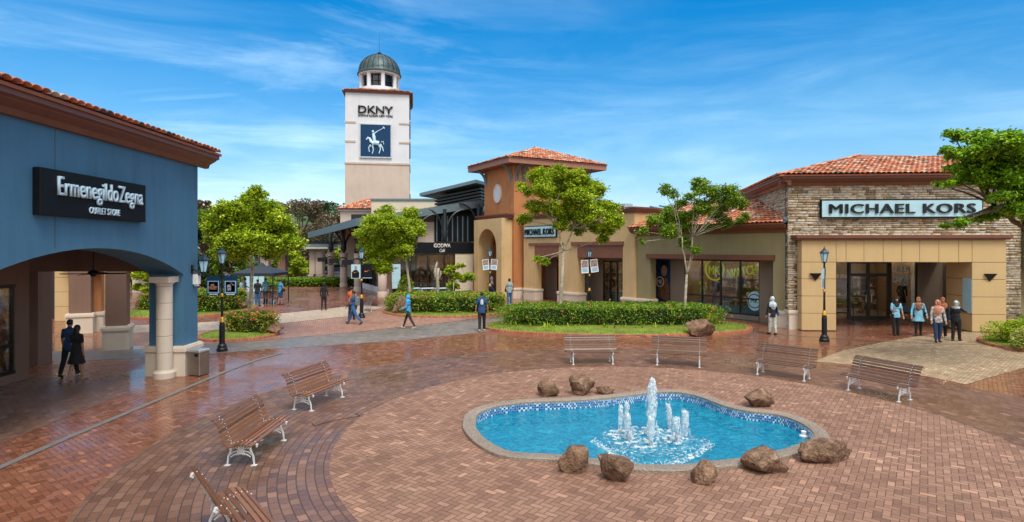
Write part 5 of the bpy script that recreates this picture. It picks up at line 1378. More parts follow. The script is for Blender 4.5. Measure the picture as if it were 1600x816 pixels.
# ------------------------------------------------------------------ street lamps
def make_lamp(label):
    t = thing('street_lamp', label, 'street lamp', (0,0,0), 0, 'black street lamps round the plaza')
    MB().lathe([(.19,0),(.19,.10),(.165,.13),(.15,.22),(.11,.27),(.10,.32),(.10,.95),(.085,1.0),(.085,1.06)],(0,0),12).build('base', M['black'], t)
    MB().lathe([(.095,1.06),(.10,1.10),(.07,1.16),(.075,1.2),(.045,1.25)],(0,0),16).build('gold_collar', M['gold'], t, 'auto')
    MB().lathe([(.045,1.25),(.038,2.02),(.036,3.14)],(0,0),12).build('pole', M['black'], t, 'auto')
    MB().lathe([(.045,1.98),(.062,2.01),(.062,2.07),(.045,2.10)],(0,0),12).build('gold_ring', M['gold'], t, 'auto')
    mb = MB(); mg = MB(); lantern_head(mb, mg, 3.19, 1.0); h = mb.build('lantern', M['lampcap'], t); mg.build('pane', M['lampglass'], h)
    return t
lp = None; lampspec = [(347,549,'street lamp with two ship picture banners, nearest the blue building',.2),
 (565,497,'street lamp with an athlete banner and an orange swoosh banner',.1),
 (765.5,471,'street lamp with small tilted white banners before the orange portal',.3),
 (921,481,'street lamp behind the big hedge with two white group photo banners',.0),
 (1288,534,'street lamp in front of the stone shop with turned narrow banners',.4),
 (406,441,'left lamp of the pair far behind the black tent',0),(420.5,438,'right lamp of the pair far behind the black tent',.2)]
LP = {}
for i,(px,py,lab,r) in enumerate(lampspec):
    l = make_lamp('black '+lab) if i == 0 else copy_tree(proto['lamp']); proto.setdefault('lamp', l)
    l['label'] = 'black '+lab; l.location = at(px,py); l.rotation_euler.z = r; LP[px] = at(px,py)
def banner(lamp, side, w, h, z, label, design, rz=0.0, tilt=0.0):
    p = LP[lamp]; t = thing('lamp_banner', label, 'banner', (p.x,p.y,z), rz, 'banners on the street lamps')
    x0, x1 = (.06,.06+w) if side > 0 else (-.06-w,-.06)
    mb = MB(); mb.tube([(side*.03,0,h/2+.02),(side*(w+.1),0,h/2+.02)],.012,6); mb.tube([(side*.03,0,-h/2-.01),(side*(w*.2),0,-h/2-.01)],.010,6); mb.build('arm', M['black'], t)
    R_ = Matrix.Rotation(tilt,4,'Y')
    def P_(m, a,b,c,d,y0,y1):
        m.T = R_; m.box(a,b,y0,y1,c,d)
    mb = MB(); P_(mb,x0,x1,-h/2,h/2,-.012,.012); mb.build('panel', design['bg'], t)
    cx = (x0+x1)/2
    for (nm, a,b,c,d,mt_) in design['r']:
        mb = MB(); P_(mb, cx+a*w, cx+b*w, c*h, d*h, -.018, -.0125); mb.build(nm, mt_, t)
    for f in design.get('f', ()): f(t, cx, w, h)
    return t
M['seapic'] = plain('printed_sea_picture', (0.25,0.30,0.34), .5, var=.9, scale=14); M['shippic'] = plain('printed_ship', (0.35,0.17,0.10), .5, var=.8, scale=20)
M['photopic'] = plain('printed_group_photo', (0.30,0.22,0.20), .5, var=1.0, scale=16); M['orangeprint'] = plain('orange_print', (0.85,0.22,0.05), .5)
M['whiteprint'] = plain('white_print', (0.75,0.8,0.82), .5); M['lightblue'] = plain('light_blue_print',(0.30,0.52,0.72),.5)
def f_head(t,cx,w,h): text('lettering','CRUISE',w*.5,h*.06,t,(cx,-.014,h*.38),M['whiteprint'],extrude=.004)
ship1 = dict(bg=M['navy'], r=[('border',-.42,.42,-.40,.27,M['lightblue']),('picture',-.34,.34,-.33,.22,M['whiteprint']),('foot_line',-.3,.3,-.48,-.43,M['whiteprint'])])
def f_ship(t,cx,w,h):
    mb = MB(); mb.plate([[(cx-w*.26,-h*.2),(cx+w*.2,-h*.2),(cx+w*.28,-h*.02),(cx+w*.1,h*.0),(cx+w*.06,h*.1),(cx-w*.18,h*.1),(cx-w*.22,0),(cx-w*.28,-.02*h)]],-.024,-.0185); mb.build('printed_ship', M['shippic'], t)
def f_ship2(t,cx,w,h):
    mb = MB(); mb.plate([[(cx-w*.25,-h*.25),(cx+w*.05,-h*.25),(cx+w*.05,h*.05),(cx-w*.1,h*.1),(cx-w*.25,0)]],-.024,-.0185); mb.build('printed_ship', M['seapic'], t)
    mb = MB(); mb.plate([[(cx-w*.05,h*.18),(cx+w*.02,h*.2),(cx+w*.28,h*.03),(cx+w*.26,-h*.01)]],-.024,-.0185); mb.build('printed_mast', M['shippic'], t)
ship1['f'] = (f_ship,); ship2 = dict(ship1); ship2['f'] = (f_ship2,)
banner(347,-1,.50,.68,2.38,'navy banner with a brown ship picture, left of the nearest lamp',ship1)
banner(347,1,.50,.68,2.38,'navy banner with a mast picture, right of the nearest lamp',ship2)
def f_ath(t,cx,w,h):
    mb = MB(); mb.plate([[(cx-w*.4,-h*.45),(cx+w*.35,-h*.45),(cx+w*.38,-h*.1),(cx+w*.2,h*.08),(cx+.0,h*.12),(cx-w*.2,h*.08),(cx-w*.42,-h*.05)]],-.024,-.0185); mb.build('printed_athlete', M['signblack'], t)
    mb = MB(); mb.plate([[(cx+w*.13*math.cos(k*PI/8),h*.27+h*.14*math.sin(k*PI/8)) for k in range(16)]],-.024,-.0185); mb.build('printed_head', M['skin'], t)
    swoosh(t,cx,w*.45,-h*.06,-.03)
def swoosh(t,cx,w,z,y=-.02):
    P=[(-.5,-.02),(-.42,-.14),(-.3,-.16),(-.1,-.1),(.5,.2),(-.1,.0),(-.28,-.04),(-.36,.0),(-.36,.1)]
    mb = MB(); mb.plate([[(cx+a*w,z+b*w) for a,b in P]],y-.006,y); mb.build('swoosh', M['orangeprint'], t)
banner(565,-1,.50,.76,2.50,'pale blue banner with a dark clothed athlete, left of the swoosh banner',dict(bg=M['signpale'],r=[],f=(f_ath,)))
banner(565,1,.50,.76,2.52,'black banner with an orange swoosh on the lamp by the bench',dict(bg=M['signblack'],r=[('foot_line',-.5,.5,-.5,-.46,M['signpale'])],f=(lambda t,cx,w,h: swoosh(t,cx,w*.6,0),)))
pic = lambda: dict(bg=M['whiteprint'], r=[('photo',-.42,.42,-.05,.46,M['photopic']),('caption',-.35,.35,-.40,-.12,M['lightblue'])])
banner(765.5,-1,.46,.74,2.62,'tilted white photo banner on the left of the lamp by the portal',pic(),0,-.09)
banner(765.5,1,.46,.74,2.62,'tilted white photo banner on the right of the lamp by the portal',pic(),0,.09)
banner(921,-1,.46,.82,2.6,'white photo banner on the left of the lamp behind the hedge',pic(),0,-.05)
banner(921,1,.48,.82,2.6,'white photo banner on the right of the lamp behind the hedge',pic(),0,-.14)
banner(1288,-1,.42,.82,2.52,'pale narrow banner turned edge-on, left of the lamp at the stone shop',dict(bg=M['signpale'],r=[('photo',-.4,.4,-.42,.0,M['seapic'])]),.9,.08)
banner(1288,1,.42,.30,2.78,'small black pennant banner, right of the lamp at the stone shop',dict(bg=M['signblack'],r=[]),1.0)
banner(406,-1,.55,.75,2.6,'pale banner far behind the tent on the left lamp of the pair',ship1)
banner(420.5,1,.55,.75,2.6,'navy banner far behind the tent on the right lamp of the pair',ship2)
banner(406,1,.55,.75,2.5,'navy banner far behind the tent between the lamp pair',ship1)

# ------------------------------------------------------------------ cars
def make_car(label, paint):
    t = thing('parked_car', label, 'car', (0,0,0), 0, 'cars parked at the back')
    prof = [(-2.1,.35),(-2.15,.75),(-1.95,.92),(-1.35,1.0),(-.75,1.42),(.55,1.45),(1.2,1.05),(1.95,.92),(2.15,.7),(2.12,.35)]
    mb = MB(); n = len(prof)
    def sec(y, s): return [(x, y, .35+(z-.35)*s if z > 1.02 else z) for x,z in prof]
    vs = sec(-.85,.93)+sec(-.6,1)+sec(.6,1)+sec(.85,.93); fs = [tuple(range(n)),tuple(range(4*n-1,3*n-1,-1))]
    for a in range(3):
        for i in range(n): fs.append((a*n+i,a*n+n+i,a*n+n+(i+1)%n,a*n+(i+1)%n))
    mb.add(vs, fs); mb.build('body', paint, t)
    for s in (-1,1):
        mb = MB(); y = s*.79; q=[(-1.2,1.02),(-.7,1.32),(.5,1.34),(1.05,1.04)]; mb.plate([q], y-.075, y+.075); mb.build('window', M['darkglass'], t)
    mb = MB(); mb.add([(-1.37,-.6,1.02),(-1.37,.6,1.02),(-.8,.55,1.40),(-.8,-.55,1.40)],[(0,1,2,3)]); mb.add([(1.22,-.6,1.06),(1.22,.6,1.06),(.6,.55,1.44),(.6,-.55,1.44)],[(3,2,1,0)]); mb.T=Matrix.Identity(4); mb.build('windscreen', M['frame'], t)
    for x in (-1.3,1.3):
        for s in (-1,1):
            mb = MB(); mb.T = Matrix.Translation((x,s*.8,.32)) @ Matrix.Rotation(PI/2,4,'X'); mb.lathe([(.31,-.1),(.32,0),(.31,.1)],(0,0),18); w_ = mb.build('wheel', M['black'], t)
            mb = MB(); mb.T = Matrix.Translation((x,s*.8,.32)) @ Matrix.Rotation(PI/2,4,'X'); mb.lathe([(.18,-.11),(.19,0),(.18,.11)],(0,0),12); mb.build('rim', M['silver'], w_)
    for s in (-1,1): MB().bev(-2.17,-2.0,s*.62-.15,s*.62+.15,.68,.80,.01).build('headlight', M['whitepaint'], t)
    return t
M['carwhite'] = plain('white_car_paint',(0.7,0.74,0.78),.2,.0,var=0); M['carblue'] = plain('blue_grey_car_paint',(0.10,0.22,0.36),.2,.3,var=0); M['cardark'] = plain('dark_car_paint',(0.03,0.045,0.07),.2,.3,var=0)
cars = [(399,426,'pale blue car parked farthest left behind the tent',M['carblue'],.4),(433,427,'white car parked behind the walkway, near the lamp pair',M['carwhite'],.1),(452,427,'silver blue car parked right of the white one',M['carblue'],.0),(466,428,'white car at the right end of the parked row',M['carwhite'],-.2),(524,428,'dark car glimpsed between the hall columns',M['cardark'],.2),(347,427,'white car half hidden behind the leftmost plaza tree',M['carwhite'],.3)]
for px,py,lab,pt,r in cars: c = make_car(lab, pt); c.location = at(px,py); c.rotation_euler.z = r
M['fallen'] = varied('fallen_leaf', [(0,(0.10,0.12,0.02)),(0.5,(0.30,0.18,0.05)),(1,(0.45,0.36,0.14))], .7, 0)
# ------------------------------------------------------------------ planting
def leaf_obj(name, P, size, mats, parent=None, up=.35, asp=.55, flowers=0.0):
    V, Q = leaf_quads(P, size, up, asp)
    mi = None
    if flowers > 0: mi = (rng.random(len(Q)) < flowers).astype(int)
    return np_mesh(name, V, Q, mats, mi, parent)
def bed(cx, cy, rx, ry, name='garden_bed', rot=0.0, zt=.11):
    c, s = math.cos(rot), math.sin(rot)
    def loop(k): return [(cx+(rx-k)*math.cos(a)*c-(ry-k)*math.sin(a)*s, cy+(rx-k)*math.cos(a)*s+(ry-k)*math.sin(a)*c) for a in (2*PI*i/90 for i in range(90))]
    o, i_ = loop(0), loop(.17); n = 90; mb = MB(); vs = []
    for t_, z in ((0,0),(.1,zt-.02),(.25,zt),(.8,zt),(1,zt-.03),(1,0)): vs += [(o[k][0]*(1-t_)+i_[k][0]*t_, o[k][1]*(1-t_)+i_[k][1]*t_, z) for k in range(n)]
    fs = [(a*n+k,a*n+(k+1)%n,(a+1)*n+(k+1)%n,(a+1)*n+k) for a in range(5) for k in range(n)]
    struct(mb.add(vs, fs).build('kerb', M['kerb'], None, 'auto'))
    mb = MB(); li = loop(.165); vs = [(cx,cy,zt+.12)]
    for r_, z in ((.33,.115),(.66,.08),(.9,.02),(1,-.015)): vs += [(cx+(p[0]-cx)*r_, cy+(p[1]-cy)*r_, zt+z) for p in li]
    fs = [(0,1+k,1+(k+1)%n) for k in range(n)]+[(1+a*n+k,1+(a+1)*n+k,1+(a+1)*n+(k+1)%n,1+a*n+(k+1)%n) for a in range(3) for k in range(n)]
    struct(mb.add(vs, fs).build('lawn', M['lawn'], None, True))
    # blades
    N = int(rx*ry*330); a = rng.uniform(0,2*PI,N); r_ = np.sqrt(rng.uniform(.2,1,N)); ex, ey = (rx-.2)*r_*np.cos(a), (ry-.2)*r_*np.sin(a)
    X = cx+ex*c-ey*s; Y = cy+ex*s+ey*c; Z = zt+.02+.1*(1-r_)
    hgt = rng.uniform(.03,.08,N); w = rng.uniform(.008,.016,N); th = rng.uniform(0,PI,N); lx, ly = rng.normal(0,.02,N), rng.normal(0,.02,N)
    V = np.stack([np.stack([X-w*np.cos(th),Y-w*np.sin(th),Z-.03],1),np.stack([X+w*np.cos(th),Y+w*np.sin(th),Z-.03],1),np.stack([X+lx+.002,Y+ly,Z+hgt],1),np.stack([X+lx-.002,Y+ly,Z+hgt],1)],1).reshape(-1,3)
    tag(np_mesh('grass', V, np.arange(4*N).reshape(N,4), M['grassblade']), 'short grass blades on the planting bed', 'grass', None, 'stuff')
def hedge(label, cx, cy, rx, ry, h, n, flowers=.03, size=.085, rot=0.0, power=2.6, mat='hedgeleaf', zb=.16):
    t = thing('hedge', label, 'hedge', (cx,cy,0), rot)
    def sup(a, k=1.0):
        c, s = np.cos(a), np.sin(a); r_ = (np.abs(c)**power+np.abs(s)**power)**(-1/power)
        return rx*k*r_*c, ry*k*r_*s
    mb = MB(); L_=[]
    for z,k in ((zb-.1,.80),(h*.5,.90),(h-.16,.90),(h-.08,.82)):
        L_.append([(*map(float,sup(2*PI*i/60,k)),z) for i in range(60)])
    vs = [p for l in L_ for p in l]; fs = [(a*60+i,a*60+(i+1)%60,(a+1)*60+(i+1)%60,(a+1)*60+i) for a in range(3) for i in range(60)]+[tuple(range(180,240))]
    mb.add(vs, fs).build('inner_twigs', M['hedgecore'], t)
    per = PI*(rx+ry)*h; top = PI*rx*ry; ns = int(n*per/(per+top*1.0)); nt_ = n-ns
    a = rng.uniform(0,2*PI,ns); z = zb+(h-zb)*rng.uniform(0,1,ns)**.8
    x, y = sup(a); k = 1+.05*np.sin(a*9+z*5)+.04*np.sin(a*23+2)-.10*(z/h)**6-.10*(1-z/h)**2; k += rng.normal(0,.12/min(rx,ry)*.6,ns)
    P1 = np.stack([x*k,y*k,z],1)
    a = rng.uniform(0,2*PI,nt_); x, y = sup(a); r_ = np.sqrt(rng.uniform(0,1,nt_))*.98
    z = h-.02+.035*np.sin(x*r_*6+1)+.03*np.sin(y*r_*8)+rng.normal(0,.03,nt_)-.08*r_**8
    P = np.concatenate([P1,np.stack([x*r_,y*r_,z],1)])
    leaf_obj('foliage', P, size, M[mat], t, .3, .6)
    if flowers:
        m = int(n*flowers/5); idx = rng.integers(0,len(P),m); q = P[idx][:,None,:]*np.array([1.02,1.02,1])+rng.normal(0,.03,(m,7,3)); q = q.reshape(-1,3); q[:,2] += .02
        leaf_obj('flower', q, .07, M['flower'], t, .6, .8)
    return t
M['hedgecore'] = plain('dark_twigs', (0.02,0.03,0.008), .95, var=.4, scale=12)
def tree(label, base, clumps, leaf='leaf', lsize=.12, dens=1.0, trunk_r=.11, fork=None, bark='bark', name='broadleaf_tree', depth=1.0, zs=.8, seed=1, lean=0.0, twigs=True, forks=2, cat='tree', group=None):
    """clumps: (x,y,z,r) world"""
    rnd = random.Random(seed); t = thing(name, label, cat, base, 0, group)
    B_ = Vector(base); fz = fork if fork else 2.0
    cs = [(Vector(c[:3])-B_, c[3]) for c in clumps]
    cen = sum((c for c,_ in cs), Vector())/len(cs)
    F = Vector((cen.x*.25+lean, cen.y*.2, fz))
    mb = MB()
    def limb(a, b, ra, rb, k=6, sag=.0):
        P = []; 
        for i in range(k+1):
            f = i/k; p = a.lerp(b, f); p = p+Vector((mnoise.noise(p*1.7+Vector((seed,0,0))),mnoise.noise(p*1.7+Vector((0,seed,5))),0))*.18*math.sin(PI*f)*(b-a).length*.5; P.append(p)
        mb.tube(P, [ra+(rb-ra)*(i/k) for i in range(k+1)], 8 if ra > .04 else 5); return P
    mb.tube([(0,0,-.1),(0,0,.06),(F.x*.3,F.y*.3,fz*.4),F],[trunk_r*1.5,trunk_r*1.1,trunk_r*.9,trunk_r*.75],12)
    subs = []
    for j in range(forks):
        q = cen+Vector((rnd.uniform(-.5,.5)*1.2+(j-(forks-1)/2)*.9, rnd.uniform(-.4,.4), rnd.uniform(-.2,.3))); q = F.lerp(q,.62)
        limb(F, q, trunk_r*.62, trunk_r*.35); subs.append(q)
    for c, r in cs:
        s = min(subs+[F], key=lambda q:(q-c).length+(.6 if q.z > c.z else 0)); limb(s, c, trunk_r*.27, .015, 5)
    PP = []; tw = MB()
    for c, r in cs:
        r *= 1.18; ns = max(7, int(30*(r/.5)**1.3)); 
        S_ = in_ball(ns, .35)*np.array([r,r*depth,r*zs])*.85+np.array(c)
        for s in S_:
            sr = r*rnd.uniform(.26,.46)*max(.8,(.5/r)**.4); m = int(dens*135*(sr/.2)**2*(.12/lsize)**1.5)+8
            q = rng.normal(0,.62,(m,3))*np.array([sr,sr,sr*.6])+s
            PP.append(q)
            if twigs and rnd.random() < .5: tw.tube([tuple(c), tuple((Vector(c)+Vector(s))/2+Vector((0,0,.04))), tuple(s)],[.012,.008,.004],3)
    mb.add(tw.v, tw.f); mb.build('trunk', M[bark], t, True)
    leaf_obj('crown', np.concatenate(PP), lsize, M[leaf], t, .35, .55)
    return t
def px_clumps(L_, Y, jit=.7, seed=0, rs=1.0):
    rnd = random.Random(seed); out = []
    for px,py,r in L_:
        yy = Y+rnd.uniform(-jit,jit); p = atY(px,py,yy); out.append((p.x,p.y,p.z,r*Y/FPX*rs))
    return out

# bed A: little island by the nearest lamp
bed(-11.7,24.95,1.62,1.75)
hedge('small round orange flowering bush at the foot of the leftmost plaza tree', -11.3,25.3,.95,.85,.95,5200,.22,.08)
rock(421,525,36,23,12,'reddish brown boulder on the little island by the nearest lamp','boulders on the planting beds')
t = thing('border_plant','low strappy green plants in front of the round flowering bush','plant',at(378,516)+Vector((0,0,.1)))
P = []
mb = MB()
for k in range(90):
    x, y = random.uniform(-1.0,.9), random.uniform(-.15,.25); a = random.uniform(0,2*PI); l = random.uniform(.15,.32); d = Vector((math.cos(a),math.sin(a),0))
    w_ = Vector((-d.y,d.x,0))*.012; o_ = Vector((x,y,0)); a1 = o_+d*l*.4+Vector((0,0,l*.7)); a2 = o_+d*l+Vector((0,0,l*.55))
    mb.add([o_-w_,o_+w_,a1+w_,a1-w_,a2],[(0,1,2,3),(3,2,4)])
mb.build('leaves', M['leaf'], t)
T1 = [(400,303,12),(390,318,20),(412,330,22),(357,330,17),(345,350,22),(380,350,26),(412,358,26),(447,366,18),(458,380,14),(362,378,20),(345,372,18),(434,345,16),(398,340,24),(398,378,20),(432,382,18),(336,345,12),(370,330,14),(372,398,14),(425,398,12),(352,395,12)]
tree('bright green bushy tree on the small island beside the nearest lamp', at(388,506), px_clumps(T1,25.2,1.0,1), 'leaf', .125, .75, .085, 2.6, depth=1.1, seed=1, lean=.1)
# bed B: middle
bed(-3.75,35.0,3.95,3.75)
hedge('broad orange flowering hedge in the round bed before the cafe', -3.9,34.6,3.35,2.3,1.05,15000,.10,.11)
rock(627,493,34,30,13,'pale topped boulder at the left end of the cafe hedge','boulders on the planting beds')
rock(764,485,28,24,14,'smooth dark boulder by the kerb behind the person in the number 8 shirt','boulders on the planting beds')
T2 = [(602,333,15),(641,334,13),(586,348,19),(615,350,19),(645,352,15),(573,366,17),(600,372,22),(630,366,18),(656,362,11),(582,390,18),(606,398,16),(628,393,14),(600,418,13),(582,412,12),(640,380,12),(570,385,10)]
tree('light green tree behind the cafe hedge, left of the cafe sign', (-6.35,36.6,.2), px_clumps(T2,37,1.2,2,.9), 'leaf', .15, .45, .09, 3.0, depth=1.1, seed=2)
def conebush(label, px, py, h, r, mat, n, size):
    p = at(px,py); t = thing('shrub', label, 'shrub', p); z = rng.uniform(0,1,n)**.9; a = rng.uniform(0,2*PI,n); rr = r*np.sqrt(np.maximum(.02,np.sin(np.minimum(1,(1-z)*1.25+.02)*PI/2)))*rng.uniform(.55,1.05,n)
    leaf_obj('foliage', np.stack([rr*np.cos(a),rr*np.sin(a),.1+z*(h-.1)],1), size, M[mat], t); MB().tube([(0,0,0),(0,0,h*.8)],[.03,.01],6).build('stem', M['barkdark'], t); return t
conebush('dense conical green shrub standing behind the cafe hedge', 634,474,1.95,.62,'leaf',2600,.13)
p = Vector((-4.5,35.2,.2)); t = thing('broken_tree_stump','pale broken tree stump with a split top in the cafe hedge','tree',p)
mb = MB(); mb.tube([(0,0,0),(.02,0,1.2),(0,0,1.75),(.06,0,2.35)],[.12,.10,.10,.07],10); mb.tube([(0,0,1.6),(-.14,0,1.9),(-.13,0,2.3),(-.02,0,2.75)],[.09,.07,.09,.02],8); mb.tube([(.05,0,1.6),(.2,0,2.0),(.19,0,2.2)],[.06,.05,.03],8); mb.build('trunk', M['bark'], t, True)
tree('spindly young tree with sparse leaves right of the broken stump', (-3.7,36.4,.2), px_clumps([(706,418,6),(720,415,5),(712,432,6),(722,436,7),(704,446,6),(714,448,5),(735,434,7),(698,425,4)],36.6,.3,5), 'leaf', .15, .8, .035, 1.4, depth=1, seed=5, forks=2, name='young_tree')
# bed C: big island behind the benches
bed(4.95,27.6,6.35,3.05)
hedge('long clipped green hedge with a few orange flowers behind the benches', 4.75,28.25,5.05,1.65,1.02,30000,.02,.085,power=3.4)
rock(1100,527,46,27,15,'jagged brown boulder at the right front of the long hedge','boulders on the planting beds')
T3 = [(842,276,15),(872,270,15),(902,280,18),(926,298,18),(945,325,18),(958,345,15),(848,296,16),(876,298,22),(905,308,20),(822,298,11),(814,290,7),(836,322,14),(819,343,11),(862,328,16),(892,332,20),(922,335,18),(950,360,11),(902,358,12),(876,352,11),(942,374,9),(852,408,7),(838,404,5),(962,350,10),(930,355,12)]
tree('tall bright green tree rising from the left half of the long hedge', (2.35,28.6,.2), px_clumps(T3,28.6,1.2,3,.95), 'leaf', .115, .6, .095, 3.4, depth=1.1, seed=3, lean=.1)
T4 = [(1040,297,8),(1052,303,7),(1095,292,13),(1112,303,14),(1140,305,14),(1156,318,10),(1160,342,9),(1072,345,17),(1048,338,15),(1044,362,12),(1072,378,10),(1022,345,10),(1006,362,7),(1002,378,5),(1095,325,12),(1120,332,12),(1132,348,10),(1106,355,7),(1062,318,9),(1080,308,8),(1085,392,7),(1130,322,10)]
tree('sparse airy tree with pale mottled trunk at the right half of the long hedge', (8.2,27.7,.2), px_clumps(T4,27.8,1.0,4), 'leaf2', .11, .55, .075, 2.3, zs=1.0, depth=1.2, seed=4)
t = thing('border_plant','thin young sprouts along the front of the long hedge','plant',(0,0,.12)); mb = MB()
for k in range(26):
    x = random.uniform(-.3,8.5); y = 25.9+.045*(x-4.5)**2+random.uniform(-.15,.25)
    for j in range(7):
        a = random.uniform(0,2*PI); l = random.uniform(.12,.34); d = Vector((math.cos(a),math.sin(a),0)); w_ = Vector((-d.y,d.x,0))*.014; o_ = Vector((x,y,0)); a1 = o_+d*l*.25+Vector((0,0,l*.7)); a2 = o_+d*l*.5+Vector((0,0,l))
        mb.add([o_-w_,o_+w_,a1+w_,a1-w_,a2],[(0,1,2,3),(3,2,4)])
mb.build('leaves', M['leaf'], t)
# bed D right
bed(21.1,21.9,2.85,2.85)
def bush(label, px, py, w, h, mat, n, size, nm='shrub'):
    p = at(px,py); t = thing(nm, label, 'shrub', p); q = in_ball(9,.2)*np.array([w*.36,w*.3,h*.22])+np.array([0,0,h*.55]); P=[]
    for c in q: P.append(in_ball(n//9,.5)*np.array([w*.30,w*.27,h*.36])+c)
    P = np.concatenate(P); P[:,2] = np.abs(P[:,2])+.05; leaf_obj('foliage', P, size, M[mat], t)
    mb = MB()
    for c in q: mb.tube([(0,0,0),(c[0]*.5,c[1]*.5,c[2]*.6),tuple(c)],[.02,.015,.008],4)
    mb.build('stem', M['barkdark'], t); return t
bush('feathery bright green bush on the far right bed', 1575,540,1.55,1.05,'leaf',5200,.075)
bush('dark green bush at the right edge of the far right bed', 1618,532,1.5,1.1,'leaf2',3600,.08)
bush('yellow and green variegated bush at the right edge of the photo', 1600,549,1.1,.75,'leafyellow',3600,.075)
# bed E left back
bed(-19.3,34.9,3.6,4.2)
hedge('flowering hedge far left between the blue building and the tent', -17.9,34.6,1.75,1.9,1.25,9000,.12,.11)
hedge('small flowering hedge clump seen through the arch right of the brown pier', -20.9,34.4,.8,.9,1.1,3200,.22,.10)
rock(371,486,24,14,16,'dark flat boulder beside the far left flowering hedge','boulders on the planting beds')
rock(362,482,20,14,17,'darker boulder partly behind the flat one by the far left hedge','boulders on the planting beds')
rock(215,488,14,18,18,'dark boulder seen through the arch by the flowering clump','boulders on the planting beds')
# right tree, branches reaching in
T5 = [(1488,208,9),(1505,213,12),(1530,214,14),(1555,216,16),(1585,220,20),(1620,225,24),(1478,236,8),(1495,240,13),(1520,242,18),(1550,245,22),(1585,250,26),(1625,255,28),(1500,262,14),(1530,266,20),(1565,272,24),(1605,278,28),(1480,288,7),(1498,284,10),(1525,281,14),(1560,280,18),(1600,284,21),(1635,290,24),(1468,288,5),(1480,352,5),(1500,349,8),(1530,341,10),(1558,333,14),(1590,328,18),(1625,328,22),(1562,308,11),(1592,306,16),(1628,306,20),(1660,260,30),(1660,310,30),(1670,220,26)]
cl5 = px_clumps(T5,17.8,1.3,6)
tree('layered dark green tree reaching in from the right edge over the stone shop', (18.3,18.6,0), cl5, 'leafrain', .12, 1.1, .17, 3.6, 'barkdark', depth=1.5, zs=.5, seed=6, lean=-.3, forks=4)

# background trees
def far_tree(label, X, Y, h, w, leaf, n=9000, size=.34, seed=1, bark='barkdark', name='broadleaf_tree', grp='trees behind the plaza', low=.25):
    rnd = random.Random(seed); t = thing(name, label, 'tree', (X,Y,0), rnd.uniform(0,6), grp)
    mb = MB(); mb.tube([(0,0,0),(.1,0,h*.3),(0,.1,h*.6)],[h*.025,h*.02,h*.012],8); P=[]
    nc = 26; 
    for k in range(nc):
        z = h*(low+(1-low)*rnd.random()**.9); rr = w*.5*math.sqrt(max(.05,1-((z/h-.55)/.52)**2)); a = rnd.uniform(0,2*PI); d = rr*rnd.uniform(.35,.95)
        c = np.array([d*math.cos(a),d*math.sin(a),min(z,h*.96)]); r = w*rnd.uniform(.10,.18)
        P.append(in_ball(n//nc,.35)*np.array([r,r,r*.75])+c)
        mb.tube([(0,0,h*.3+z*.15),tuple(c*np.array([.5,.5,.85])),tuple(c)],[h*.010,h*.006,.02],4)
    mb.build('trunk', M[bark], t, True); leaf_obj('crown', np.concatenate(P), size, M[leaf], t); return t
far = [ # px, top y, Y, width px, leaf, label
 (318,312,60,52,'leafrust','rusty flowering tree at the left behind the blue building corner',1),
 (325,330,52,60,'leaf2','green tree behind the lantern at the blue building corner',2),
 (296,352,50,60,'leafdark','dark tree mostly hidden by the blue building',3),
 (470,316,80,110,'leafrust','wide pinkish flowering tree behind the pergola walkway',4),
 (430,322,84,70,'leafrust','pinkish tree between the leftmost plaza tree and the wide flowering one',5),
 (520,335,90,70,'leafrust','rusty tree just left of the hip roofed kiosk',6),
 (500,318,130,60,'leafdark','dark tree on the slope left of the tower',7),
 (360,388,58,60,'leaf2','low green tree behind the nearest lamp',8),
 (455,390,72,60,'leaf','light green tree under the walkway roof, right of the tent',9),
 (400,388,78,70,'leaf2','low tree behind the lamp pair',10),
 (490,394,95,50,'leaf2','green tree seen between the walkway piers',11),
 (235,398,48,60,'leaf','palm green tree seen through the arch, by the gate pier',12),
 (205,400,55,50,'leaf2','green tree seen through the arch next to the brown pier',13),
 (530,390,100,50,'leaf','light tree seen between the hall columns',14),
 (270,380,58,60,'leaf2','green tree behind the blue corner pier',15),
 (345,330,75,60,'leafdark','dark tree crown behind the bright green island tree',16)]
for px,ty,Y,w,lf,lab,sd in far:
    h = H+(YH-ty)*Y/FPX; wm = w*Y/FPX
    far_tree(lab, (px-CX)*Y/FPX, Y, max(2.6,h), wm, lf, 7000, .10+.0032*Y, sd, low=.2 if h > 5 else .12)
for cxp,cyp,rx,ry,lab in ((455,446,9,1.6,'low clipped hedge along the car park behind the walkway'),(345,452,5,1.5,'low hedge far left behind the nearest lamp banners'),(495,447,2.6,1.2,'low hedge between the walkway piers')):
    p = at(cxp,cyp); hedge(lab,p.x,p.y,rx,ry,.72,6000,.0,.2,zb=.0)
